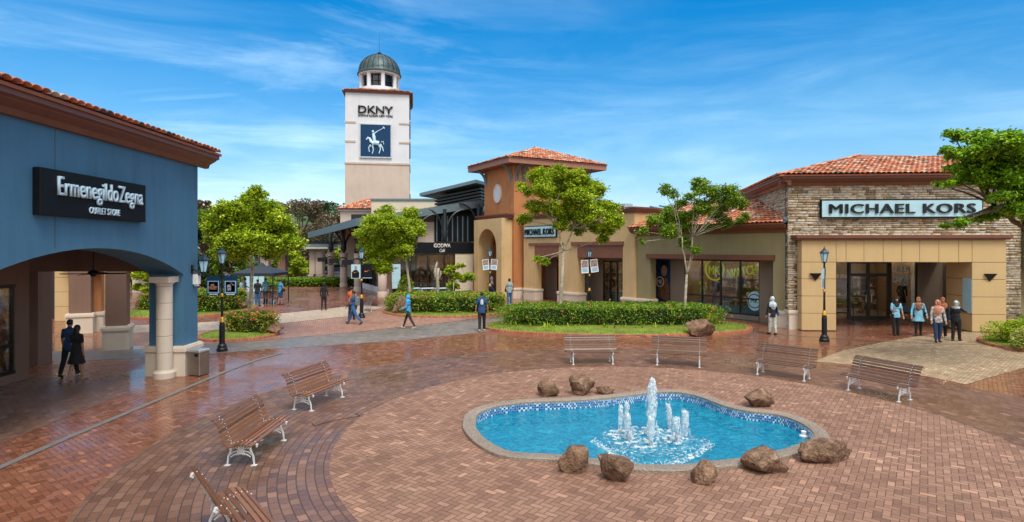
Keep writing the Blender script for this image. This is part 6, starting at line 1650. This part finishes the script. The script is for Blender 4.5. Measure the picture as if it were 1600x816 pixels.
# hill with forest
def hill():
    mb = MB(); nx, ny = 70, 16; vs = []
    for j in range(ny):
        for i in range(nx):
            x = -420+i*10.5; y = 150+j*22
            ridge = 22*math.exp(-((x+110)/150)**2)+14*math.exp(-((x-60)/55)**2)*(.9)+6
            f = math.sin(min(1,j/(ny-5))*PI/2)
            vs.append((x,y,-.5+f*(ridge+5*mnoise.noise(Vector((x*.012,y*.012,3)))+2.5*mnoise.noise(Vector((x*.04,y*.04,1))))))
    fs = [(j*nx+i,j*nx+i+1,(j+1)*nx+i+1,(j+1)*nx+i) for j in range(ny-1) for i in range(nx-1)]
    mb.add(vs,fs); struct(mb.build('hills', M['farland'], None, True))
    P = []; rnd = random.Random(5)
    for k in range(1500):
        i = rnd.randrange(len(vs)-nx); v_ = vs[i]; x,y,z = v_[0]+rnd.uniform(-5,5), v_[1]+rnd.uniform(-11,11), v_[2]
        r = rnd.uniform(2,4.2); 
        if abs(x) > 300: continue
        P.append(in_ball(60,.5)*np.array([r,r,r*.9])+np.array([x,y,z+r*.5]))
    V, Q = leaf_quads(np.concatenate(P), 1.7, .3, .7)
    tag(np_mesh('forest', V, Q, M['leafdark']), 'dark green forest covering the far hill', 'forest', None, 'stuff')
hill()

# ------------------------------------------------------------------ people
def capsules(mb, chain, n=10):
    """chain: list of (point, radius) or (point,(rx,ry)) -> tapered closed tube with round joints"""
    for (a, ra), (b, rb) in zip(chain[:-1], chain[1:]):
        mb.tube([a, b], [ra, rb], n); mb.ball(a, ra, n)
    mb.ball(chain[-1][0], chain[-1][1], n)
def remesh(mb, voxel, smooth=4):
    me = bpy.data.meshes.new('tmp'); me.from_pydata(mb.v, [], mb.f); o = bpy.data.objects.new('tmp', me); COL.objects.link(o)
    m = o.modifiers.new('r','REMESH'); m.mode = 'VOXEL'; m.voxel_size = voxel
    if smooth: s = o.modifiers.new('s','SMOOTH'); s.factor = .5; s.iterations = smooth
    dg = bpy.context.evaluated_depsgraph_get(); r = bpy.data.meshes.new_from_object(o.evaluated_get(dg))
    bpy.data.objects.remove(o); bpy.data.meshes.remove(me); r.polygons.foreach_set('use_smooth', [True]*len(r.polygons)); return r
CL = {}
def cloth(name, c, var=.15, rough=.8):
    if name not in CL:
        m = CL[name] = plain('cloth_'+name, c, rough, var=max(var,.22), scale=9); nt = m.node_tree
        x, y, z = sep(nt, geo_pos(nt)); bump(nt, nt.nodes['Principled BSDF'], tex_noise(nt, comb(nt, x*9.0, y*9.0, z*4.0), 1.6, 3, .6, 1.5), .9, .04)
    return CL[name]
def person(label, px, py, face, hgt=1.68, top='tee', topc=None, bot='trousers', botc=None, hair='short', hairc=None, skin='skin', legs=((0,0),(0,0)), arms=((6,10,8),(6,10,8)), shoes=None, build=1.0, drapec=None, bag=None, vox=.013, seated=False, z=0.0, at_pos=None, extra=None):
    """face: heading in degrees (0 = away from the camera, 90 = towards the left)
       legs: (forward swing, knee bend) right,left; arms: (forward, elbow bend, sideways) right,left"""
    s = hgt/1.70; p = at_pos if at_pos is not None else at(px,py,z)
    t = thing('person', label, 'person', p, math.radians(face), None)
    R = math.radians; hipz = .90; J = {}
    for i, sx in ((0,1),(1,-1)):
        a, k = legs[i]; h0 = Vector((sx*.088*build,0,hipz)); kn = h0+Vector((sx*.005,math.sin(R(a)),-math.cos(R(a))))*.42
        b = a-k; an = kn+Vector((0,math.sin(R(b)),-math.cos(R(b))))*.41
        ft = 0 if abs(b) < 12 else b*.75; toe = an+Vector((sx*.02,math.cos(R(ft))*.155,-.055+math.sin(R(ft))*.155)); heel = an+Vector((0,-.035*math.cos(R(ft)),-.05-.02*math.sin(R(ft))))
        J[i] = (h0,kn,an,heel,toe)
    low = min(min(J[i][3].z,J[i][4].z) for i in (0,1))-.028
    dz = Vector((0,0,-low if not seated else -.42-.02))
    for i in J: J[i] = tuple(q+dz for q in J[i])
    off = dz.z
    def U(x,y,z_): return Vector((x*build,y,z_+off))
    lean = .02
    hips, waist, chest, neck, headc = U(0,0,.93), U(0,.0,1.08), U(0,.01,1.30), U(0,lean*.5,1.47), U(0,lean+.01,1.60)
    A_ = {}
    for i, sx in ((0,1),(1,-1)):
        f, e_, sd_ = arms[i]; sh = U(sx*.162,0,1.392); d1 = Vector((sx*math.sin(R(sd_)),math.sin(R(f))*math.cos(R(sd_)),-math.cos(R(f))*math.cos(R(sd_))))
        el = sh+d1*.285; g = f+e_; d2 = Vector((sx*math.sin(R(sd_*.3))-sx*(.25 if e_ > 60 else 0),math.sin(R(g)),-math.cos(R(g)))).normalized(); wr = el+d2*.25
        A_[i] = (sh,el,wr,d2)
    def torso(mb, inf=0.0):
        for c,(rx,ry,rz_) in ((hips,(.155*build,.115*build,.13)),(waist,(.13*build,.10*build,.14)),(chest,(.165*build,.11*build,.16)),(U(0,0,1.38),(.150*build,.080,.085))):
            mb.ball(c,(rx+inf,ry+inf,rz_+inf),16)
    mb = MB(); torso(mb)
    capsules(mb, [(neck-Vector((0,0,.05)),.055),(headc-Vector((0,.01,.06)),.048)])
    mb.ball(headc,(.074,.092,.112),16); mb.ball(headc+Vector((0,.025,-.055)),(.052,.058,.058),12)
    mb.ball(headc+Vector((0,.102,-.012)),(.012,.017,.022),8); mb.ball(headc+Vector((0,.087,-.052)),(.026,.012,.012),8)
    for sx in (-1,1): mb.ball(headc+Vector((sx*.077,-.004,-.01)),(.010,.018,.028),8)
    for i in (0,1):
        sh,el,wr,d2 = A_[i]; capsules(mb, [(sh,.046*build),(sh.lerp(el,.5),.042*build),(el,.037),(el.lerp(wr,.35),.037),(wr,.026)])
        side = Vector((0,0,1)).cross(d2); side = (side.normalized() if side.length > .1 else Vector((1,0,0))); 
        capsules(mb, [(wr,.026),(wr+d2*.045,.032),(wr+d2*.085,.030)]); nrm = d2.cross(side)
        for k,(o_,l_) in enumerate(((-.027,.062),(-.009,.075),(.009,.070),(.027,.055))):
            b0 = wr+d2*.088+side*o_; b1 = b0+d2*l_*.5+nrm*.004; b2 = b1+(d2*.8+nrm*.5).normalized()*l_*.5; capsules(mb, [(b0,.0095),(b1,.009),(b2,.0075)],6)
        th0 = wr+d2*.03+side*(.028); capsules(mb, [(th0,.012),(th0+d2*.03+side*.022,.010),(th0+d2*.058+side*.028,.008)],6)
        h0,kn,an,heel,toe = J[i]; capsules(mb, [(h0,.088*build),(h0.lerp(kn,.5),.075*build),(kn,.055),(kn.lerp(an,.3),.055),(an,.036)]); capsules(mb, [(an,.036),(heel,.032),(heel.lerp(toe,.6),.034),(toe,.026)])
    me = remesh(mb, vox, 2); me.materials.append(M[skin]); me.materials.append(M['facemark'])
    n = len(me.polygons); mi = np.zeros(n, dtype=np.int32)
    for i_, pl in enumerate(me.polygons):
        q = pl.center-headc
        if q.y > .055 and ((abs(abs(q.x)-.030) < .013 and (abs(q.z-.006) < .007 or abs(q.z-.030) < .006)) or (abs(q.x) < .022 and abs(q.z+.052) < .007)): mi[i_] = 1
    me.polygons.foreach_set('material_index', mi); me.name = 'body'
    body = bpy.data.objects.new('body', me); COL.objects.link(body); body.parent = t; body.scale = (s,)*3
    def put(nm, mb_, mat, v=vox, sm=8, raw=False):
        if raw: o = mb_.build(nm, mat, t, True)
        else:
            m_ = remesh(mb_, v, sm); m_.materials.append(mat); m_.name = nm; o = bpy.data.objects.new(nm, m_); COL.objects.link(o); o.parent = t
        o.scale = (s,)*3; return o
    # lower wear
    if bot in ('trousers','shorts','jeans'):
        mb = MB(); mb.ball(hips,(.168*build,.128*build,.12),14)
        for i in (0,1):
            h0,kn,an,heel,toe = J[i]
            if bot == 'shorts': capsules(mb, [(h0,.105*build),(h0.lerp(kn,.95),.085*build)])
            else: capsules(mb, [(h0,.102*build),(h0.lerp(kn,.5),.090*build),(kn,.072),(kn.lerp(an,.5),.068),(an-(an-kn)*.04,.060 if bot=='trousers' else .052)])
        put('trousers' if bot != 'shorts' else 'shorts', mb, botc)
    elif bot == 'leggings':
        mb = MB(); mb.ball(hips,(.162*build,.122*build,.12),14)
        for i in (0,1):
            h0,kn,an,heel,toe = J[i]; capsules(mb, [(h0,.098*build),(h0.lerp(kn,.5),.083*build),(kn,.062),(kn.lerp(an,.35),.062),(an,.043)])
        put('leggings', mb, botc)
    # upper wear
    mb = MB(); torso(mb,.016); capsules(mb, [(U(0,.0,1.44),.07),(U(0,.005,1.47),.062)])
    sl = {'tee':.75,'long':1.0,'dress':.7,'tunic':1.0,'vest':0.2,'dresslong':1.0}.get(top,1.0)
    for i in (0,1):
        sh,el,wr,d2 = A_[i]
        if sl < 1: capsules(mb, [(sh,.054*build),(sh.lerp(el,sl),.055)])
        else: capsules(mb, [(sh,.054*build),(sh.lerp(el,.5),.052),(el,.046),(el.lerp(wr,.92),.042)])
    hem = {'tee':.84,'long':.84,'vest':.84,'dress':.52,'tunic':.64,'dresslong':.5}.get(top,.84)
    if True:
        prof = [((.168)*build,.79+off),(.172*build,.88+off),(.150*build,1.0+off),(.135*build,1.1+off)] if hem >= .84 else [((.20+.06*(.84-hem)/.3)*build,hem+off),(.185*build,.8+off),(.168*build,.95+off),(.15*build,1.1+off)]
        m2 = MB(); vs = []; nn = 28
        for r_,z_ in prof:
            for k in range(nn):
                a = 2*PI*k/nn; w_ = 1+.05*math.sin(5*a+2)*(1 if z_ < .9+off else .3); vs.append((r_*w_*math.cos(a),r_*.78*w_*math.sin(a),z_))
        fs = [tuple(range(nn-1,-1,-1)),tuple(range(3*nn,4*nn))]+[(a*nn+k,a*nn+(k+1)%nn,(a+1)*nn+(k+1)%nn,(a+1)*nn+k) for a in range(3) for k in range(nn)]
        mb.add(vs, fs)
    put({'tee':'shirt','long':'jacket','dress':'dress','tunic':'tunic','vest':'vest'}.get(top,'dress'), mb, topc)
    # shoes
    for i in (0,1):
        h0,kn,an,heel,toe = J[i]; mb = MB(); capsules(mb, [(heel,.040),(heel.lerp(toe,.6),.042),(toe,.034)]); put('shoe', mb, shoes or M['blackcloth'], .012, 1)
    # head wear
    if hair == 'short':
        mb = MB(); mb.ball(headc+Vector((0,-.016,.026)),(.083,.092,.100),16); mb.ball(headc+Vector((0,.03,.07)),(.066,.062,.05),12); put('hair', mb, hairc or M['hairblack'], .012, 2)
    elif hair == 'long':
        mb = MB(); mb.ball(headc+Vector((0,-.018,.026)),(.088,.098,.105),16); mb.ball(headc+Vector((0,-.07,-.12)),(.095,.05,.20),14); mb.ball(headc+Vector((0,-.075,-.26)),(.09,.045,.16),12); put('hair', mb, hairc or M['hairblack'], .012, 2)
    elif hair == 'hijab':
        mb = MB(); mb.ball(headc+Vector((0,-.034,.020)),(.093,.098,.125),16); mb.ball(headc+Vector((0,.006,.070)),(.078,.090,.062),14); mb.tube([headc+Vector((.072,.045,.05)),headc+Vector((.070,.055,-.03)),headc+Vector((.03,.06,-.11)),headc+Vector((-.03,.06,-.11)),headc+Vector((-.070,.055,-.03)),headc+Vector((-.072,.045,.05))],.022,8); mb.ball(headc+Vector((0,-.022,-.115)),(.088,.088,.07),14)
        mb.ball(U(0,.0,1.42),(.165,.125,.085),16); mb.ball(U(0,.045,1.33),(.135,.10,.14),14)
        if drapec == 'long': mb.ball(U(0,-.01,1.34),(.20,.155,.15),16); mb.tube([U(0,0,1.42),U(0,.01,1.28),U(.02,.03,1.16),U(.04,.06,1.02)],[.17,.185,.14,.03],18,0,.78)
        put('headscarf', mb, hairc, .014, 3)
    if bag:
        kind, col, sx = bag
        if kind == 'backpack':
            mb = MB(); mb.bev(-.14,.14,-.27,-.13,1.02+off,1.42+off,.03); put('backpack', mb, col, .014, 4)
            for q in (-1,1):
                m2 = MB(); m2.tube([(q*.09,-.13,1.40+off),(q*.10,-.02,1.47+off),(q*.11,.11,1.38+off),(q*.12,.12,1.2+off),(q*.13,.0,1.08+off)],.014,5); put('strap', m2, col, raw=True)
        else:
            y0 = .05; m2 = MB(); m2.bev(sx*.24-.05,sx*.24+.05,y0-.14,y0+.12,.86+off,1.06+off,.02); put('handbag', m2, col, .012, 2)
            m3 = MB(); m3.tube([(sx*.23,y0-.1,1.04+off),(sx*.20,y0-.09,1.3+off),(sx*.13,0,1.48+off),(sx*.20,y0+.08,1.3+off),(sx*.23,y0+.08,1.04+off)],.010,5); put('strap', m3, col, raw=True)
    if extra: extra(t, s, off)
    return t
M['facemark'] = plain('brow_and_lip_tone', (0.07,0.025,0.018), .6, var=0)
M['hairblack'] = plain('black_hair', (0.008,0.007,0.006), .45, var=.2)
c_ = cloth
lb = c_('light_blue',(0.22,0.52,0.70)); nv = c_('navy',(0.018,0.07,0.19)); bk = c_('black',(0.010,0.010,0.012)); jean = c_('denim',(0.03,0.12,0.30)); wh = c_('white',(0.7,0.72,0.72))
grey = c_('grey_blue',(0.28,0.38,0.42)); peach = c_('peach',(0.70,0.30,0.20)); rust = c_('rust',(0.35,0.12,0.05)); brown = c_('brown_pattern',(0.30,0.14,0.07),.7); cyan = c_('bright_blue',(0.05,0.30,0.58)); orange = c_('orange',(0.7,0.17,0.05)); dden = c_('jacket_denim',(0.025,0.09,0.19),.4)
W1 = ((18,4),(-16,10)); W2 = ((-18,14),(20,4)); ST = ((2,0),(-3,2))
person('person in a dark blue tee in the arcade beside a companion in black', 108.5,588,8,1.64,'tee',nv,'trousers',bk,legs=W1,arms=((10,20,8),(5,15,10)),vox=.014)
person('person in a short black dress with long dark hair walking in the arcade', 120,595,-6,1.54,'dress',bk,'none',None,'long',legs=((10,2),(-10,8)),arms=((-4,12,8),(2,50,2)),shoes=c_('sandal',(0.4,0.22,0.14)),vox=.013)
person('person in a black hooded top walking away in the middle of the plaza', 506,485,5,1.60,'long',bk,'leggings',bk,'hijab',hairc=bk,legs=((8,2),(-8,10)),arms=((4,30,12),(4,20,14)),shoes=bk,vox=.017)
person('person in denim jacket and jeans striding left with a grey backpack', 553,507,72,1.72,'long',dden,'jeans',jean,legs=((30,6),(-26,22)),arms=((-12,25,8),(18,25,8)),shoes=c_('brown_boot',(0.06,0.025,0.015)),bag=('backpack',c_('bag_grey',(0.16,0.2,0.22)),1),vox=.014)
person('person in an orange vest over white sleeves walking away behind the striding one', 549.5,500,-5,1.70,'tee',orange,'trousers',bk,legs=((6,2),(-6,6)),arms=((20,60,10),(20,60,10)),vox=.017)
person('person in a bright blue headscarf and blouse walking left with a brown bag', 638,514,82,1.57,'long',c_('blouse_blue',(0.06,0.32,0.60)),'leggings',c_('charcoal',(0.025,0.03,0.032)),'hijab',hairc=c_('scarf_blue',(0.05,0.38,0.80),.4),legs=((22,4),(-22,10)),arms=((10,70,8),(10,60,10)),shoes=c_('pale_shoe',(0.6,0.45,0.4)),bag=('hand',c_('bag_brown',(0.14,0.06,0.03)),1),vox=.014)
def num8(t, s, off):
    o = text('number', '8', .13*s, .24*s, t, (0,-.142*s,(1.16+off)*s), M['whiteprint'], extrude=.01, bold=.03)
    for q in (-1,1):
        m2 = MB(); m2.box(q*.168-.006,q*.168+.006,-.03,.03,.05+off,.62+off)
person('person in a navy football shirt with number 8 walking away between the two beds', 753,518,2,1.74,'tee',nv,'trousers',bk,legs=((12,4),(-8,18)),arms=((4,12,14),(2,14,16)),shoes=c_('white_shoe',(0.6,0.62,0.4)),build=1.06,extra=num8,vox=.013)
person('person in a pale teal shirt and jeans walking towards the orange portal', 796,478,4,1.74,'tee',grey,'trousers',jean,legs=((5,2),(-6,8)),arms=((4,50,14),(4,50,14)),skin='skind',shoes=jean,bag=('hand',bk,-1),vox=.018)
person('person in a white shirt walking behind the lamp at the orange portal', 769,461,60,1.70,'tee',wh,'trousers',jean,legs=((16,4),(-18,20)),arms=((10,60,6),(10,40,6)),skin='skind',vox=.02)
person('person in a pale headscarf with a blue bag walking by the olive wing', 1207,523,4,1.60,'long',bk,'trousers',c_('pale_trousers',(0.5,0.52,0.48),.3),'hijab',hairc=c_('scarf_pale',(0.50,0.60,0.66),.35),drapec='long',legs=((-6,8),(8,3)),arms=((4,20,10),(4,10,12)),shoes=bk,bag=('hand',c_('bag_blue',(0.03,0.09,0.22)),1),vox=.013)
person('person in light blue top and black headscarf, leftmost at the stone shop doors', 1400,524,180-12,1.62,'tee',lb,'trousers',bk,'hijab',hairc=bk,legs=ST,arms=((10,80,8),(4,12,14)),vox=.012,shoes=bk)
person('person in long light blue tunic and brown headscarf at the stone shop', 1435,524.5,180-25,1.62,'tunic',lb,'leggings',bk,'hijab',hairc=brown,drapec='long',legs=((6,3),(-6,3)),arms=((4,15,16),(6,30,16)),build=1.1,vox=.012,shoes=bk,bag=('hand',bk,-1))
person('person in a large peach headscarf and dark jeans walking in front of the group', 1465,535,180-20,1.64,'long',c_('floral',(0.5,0.45,0.42),.8),'jeans',c_('dark_denim',(0.02,0.05,0.12)),'hijab',hairc=peach,drapec='long',legs=((10,4),(-6,6)),arms=((6,14,12),(6,14,12)),build=1.05,vox=.012)
person('person in black with a rust headscarf, partly hidden behind the peach headscarf', 1473,528,180-35,1.66,'dresslong',bk,'trousers',bk,'hijab',hairc=rust,drapec='long',legs=ST,arms=((10,70,8),(4,20,8)),vox=.013,shoes=c_('pale_shoe',(0.6,0.45,0.4)))
person('person in black with a pale floral headscarf pointing at the tan pillar', 1494,533,-55,1.60,'long',bk,'trousers',bk,'hijab',hairc=c_('scarf_floral',(0.42,0.46,0.48),.9),legs=((8,2),(-6,3)),arms=((62,22,8),(10,75,10)),vox=.012,shoes=bk,bag=('hand',c_('bag_navy',(0.02,0.04,0.08)),-1))
person('person in a grey shirt and dark trousers standing left of the tent bench', 376.5,477,-70,1.68,'tee',grey,'trousers',nv,legs=ST,arms=((10,70,8),(10,60,8)),skin='skind',vox=.02)
person('person with short hair and pale shirt behind the grey shirted one by the tent', 382,474,-80,1.72,'tee',lb,'shorts',bk,legs=ST,arms=((10,70,8),(10,60,8)),vox=.02)
person('person in a black top and blue jeans seen from behind at the tent bench', 402.5,478,5,1.70,'tee',bk,'jeans',jean,legs=((3,0),(-3,0)),arms=((10,60,10),(10,60,10)),build=1.1,vox=.02)
person('person in a light blue shirt standing right of the black topped one under the tent', 415,474,40,1.70,'tee',lb,'trousers',nv,legs=ST,arms=((10,60,8),(4,20,8)),skin='skind',vox=.02)
person('person in a pale pink top seated on the right end of the tent bench', 423,474,-60,1.62,'tee',c_('pinkish',(0.5,0.34,0.30)),'shorts',c_('beige_cloth',(0.45,0.36,0.28)),'long',legs=((80,60),(78,40)),arms=((35,40,6),(35,40,6)),seated=True,vox=.02)
person('person in blue top and shorts standing right of the tent bench', 438,476,-30,1.66,'tee',cyan,'shorts',nv,legs=((4,0),(-4,2)),arms=((6,70,20),(4,20,8)),vox=.02,bag=('hand',bk,1))

# fallen leaves
P = []
while len(P) < 170:
    x, y = random.uniform(-9, 16), random.uniform(6.5, 27)
    if math.hypot(x-3.3, y-12) > 4.4: P.append((x, y, .022))
V, Q = leaf_quads(np.array(P), .05, 2.5, .6); V[:,2] = np.clip(V[:,2], .013, .04)
tag(np_mesh('fallen_leaves', V, Q, M['fallen']), 'scattered small fallen leaves on the brick plaza', 'leaves', None, 'stuff')
# ------------------------------------------------------------------ sky, sun, camera
SUN_EL, SUN_AZ = math.radians(58), math.radians(160)   # azimuth from +Y clockwise
w = bpy.data.worlds.new('World'); SC.world = w; w.use_nodes = True; nt = w.node_tree; nt.nodes.clear()
out = nt.nodes.new('ShaderNodeOutputWorld'); bg = nt.nodes.new('ShaderNodeBackground'); nt.links.new(bg.outputs[0], out.inputs[0])
sky = nt.nodes.new('ShaderNodeTexSky'); sky.sky_type = 'NISHITA'; sky.sun_disc = False; sky.sun_elevation = SUN_EL; sky.sun_rotation = SUN_AZ
sky.air_density = 1.0; sky.dust_density = 0.6; sky.ozone_density = 2.5
g = coords(nt, 'Generated'); X, Y, Z = sep(nt, g); fill_cloud = ((Z - 0.42) * 3.0).sat().mx((Y * -2.2).sat())  # white cloud added overhead and behind the camera, out of view, for neutral fill
el = Z.mx(0.0)
hs = nt.nodes.new('ShaderNodeHueSaturation'); hs.inputs['Saturation'].default_value = SKY_SAT; hs.inputs['Value'].default_value = 1.0
nt.links.new(sky.outputs[0], hs.inputs['Color'])
base = mixc(nt, ((el - 0.08) * 3.4).sat(), hs.outputs[0], mixc(nt, 1.0, hs.outputs[0], SKY_TINT, 'MULTIPLY'))
den = el + 0.10
cp = comb(nt, X / den + (Y / den) * 0.35, (Y / den) * 1.0, 0.0)
n1 = tex_noise(nt, comb(nt, X / den * 0.30 + Y / den * 0.20, Y / den * 0.75 - X / den * 0.25, 2.4), 1.6, 8, 0.62, 0.9)
n2 = tex_noise(nt, comb(nt, X * 1.5, Y * 1.5, Z * 9.0), 1.7, 7, 0.6, 0.5)
c1 = ((n1 - 0.48) * 2.3).sat() * ((X * -1.6 + 0.45).sat()) * 0.66
lowm = ((el * -2.6) + 1.0).sat()
c2 = ((n2 - 0.41) * 3.6).sat() * lowm
n3 = tex_noise(nt, comb(nt, X * 2.5, Y * 2.5, Z * 7.0), 1.1, 5, 0.55)
cc = mixc(nt, ((n3 - 0.43) * 3.4).sat(), CLOUD_D, CLOUD_L)
c2c = mixc(nt, (c2 * 0.8 + lowm * lowm * 0.30).sat(), base, cc)
fin = mixc(nt, c1, c2c, CLOUD_C)
fin = mixc(nt, fill_cloud * 0.75, fin, CLOUD_FILL)
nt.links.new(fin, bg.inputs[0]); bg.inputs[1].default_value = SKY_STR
sl = bpy.data.lights.new('sun', 'SUN'); sl.energy = SUN_STR; sl.angle = math.radians(24); sl.color = (1.0, 0.93, 0.82)
so = bpy.data.objects.new('sun', sl); COL.objects.link(so)
d = Vector((math.sin(SUN_AZ)*math.cos(SUN_EL), math.cos(SUN_AZ)*math.cos(SUN_EL), math.sin(SUN_EL)))
so.rotation_euler = d.to_track_quat('Z','Y').to_euler(); so.location = (0,0,60)
cam = bpy.data.cameras.new('camera'); co = bpy.data.objects.new('camera', cam); COL.objects.link(co); SC.camera = co
co.location = (0,0,H); co.rotation_euler = (PI/2,0,0); cam.sensor_width = 36; cam.lens = 36*FPX/1600
cam.shift_y = -(408-YH)/1600; cam.clip_end = 5000; cam.clip_start = .1
SC.view_settings.view_transform = 'Standard'; SC.view_settings.look = 'None'; SC.view_settings.gamma = 1; SC.view_settings.exposure = EXPO
SC.cycles.max_bounces = 8; SC.cycles.transparent_max_bounces = 16; SC.cycles.sample_clamp_indirect = 6
SC.cycles.use_denoising = True
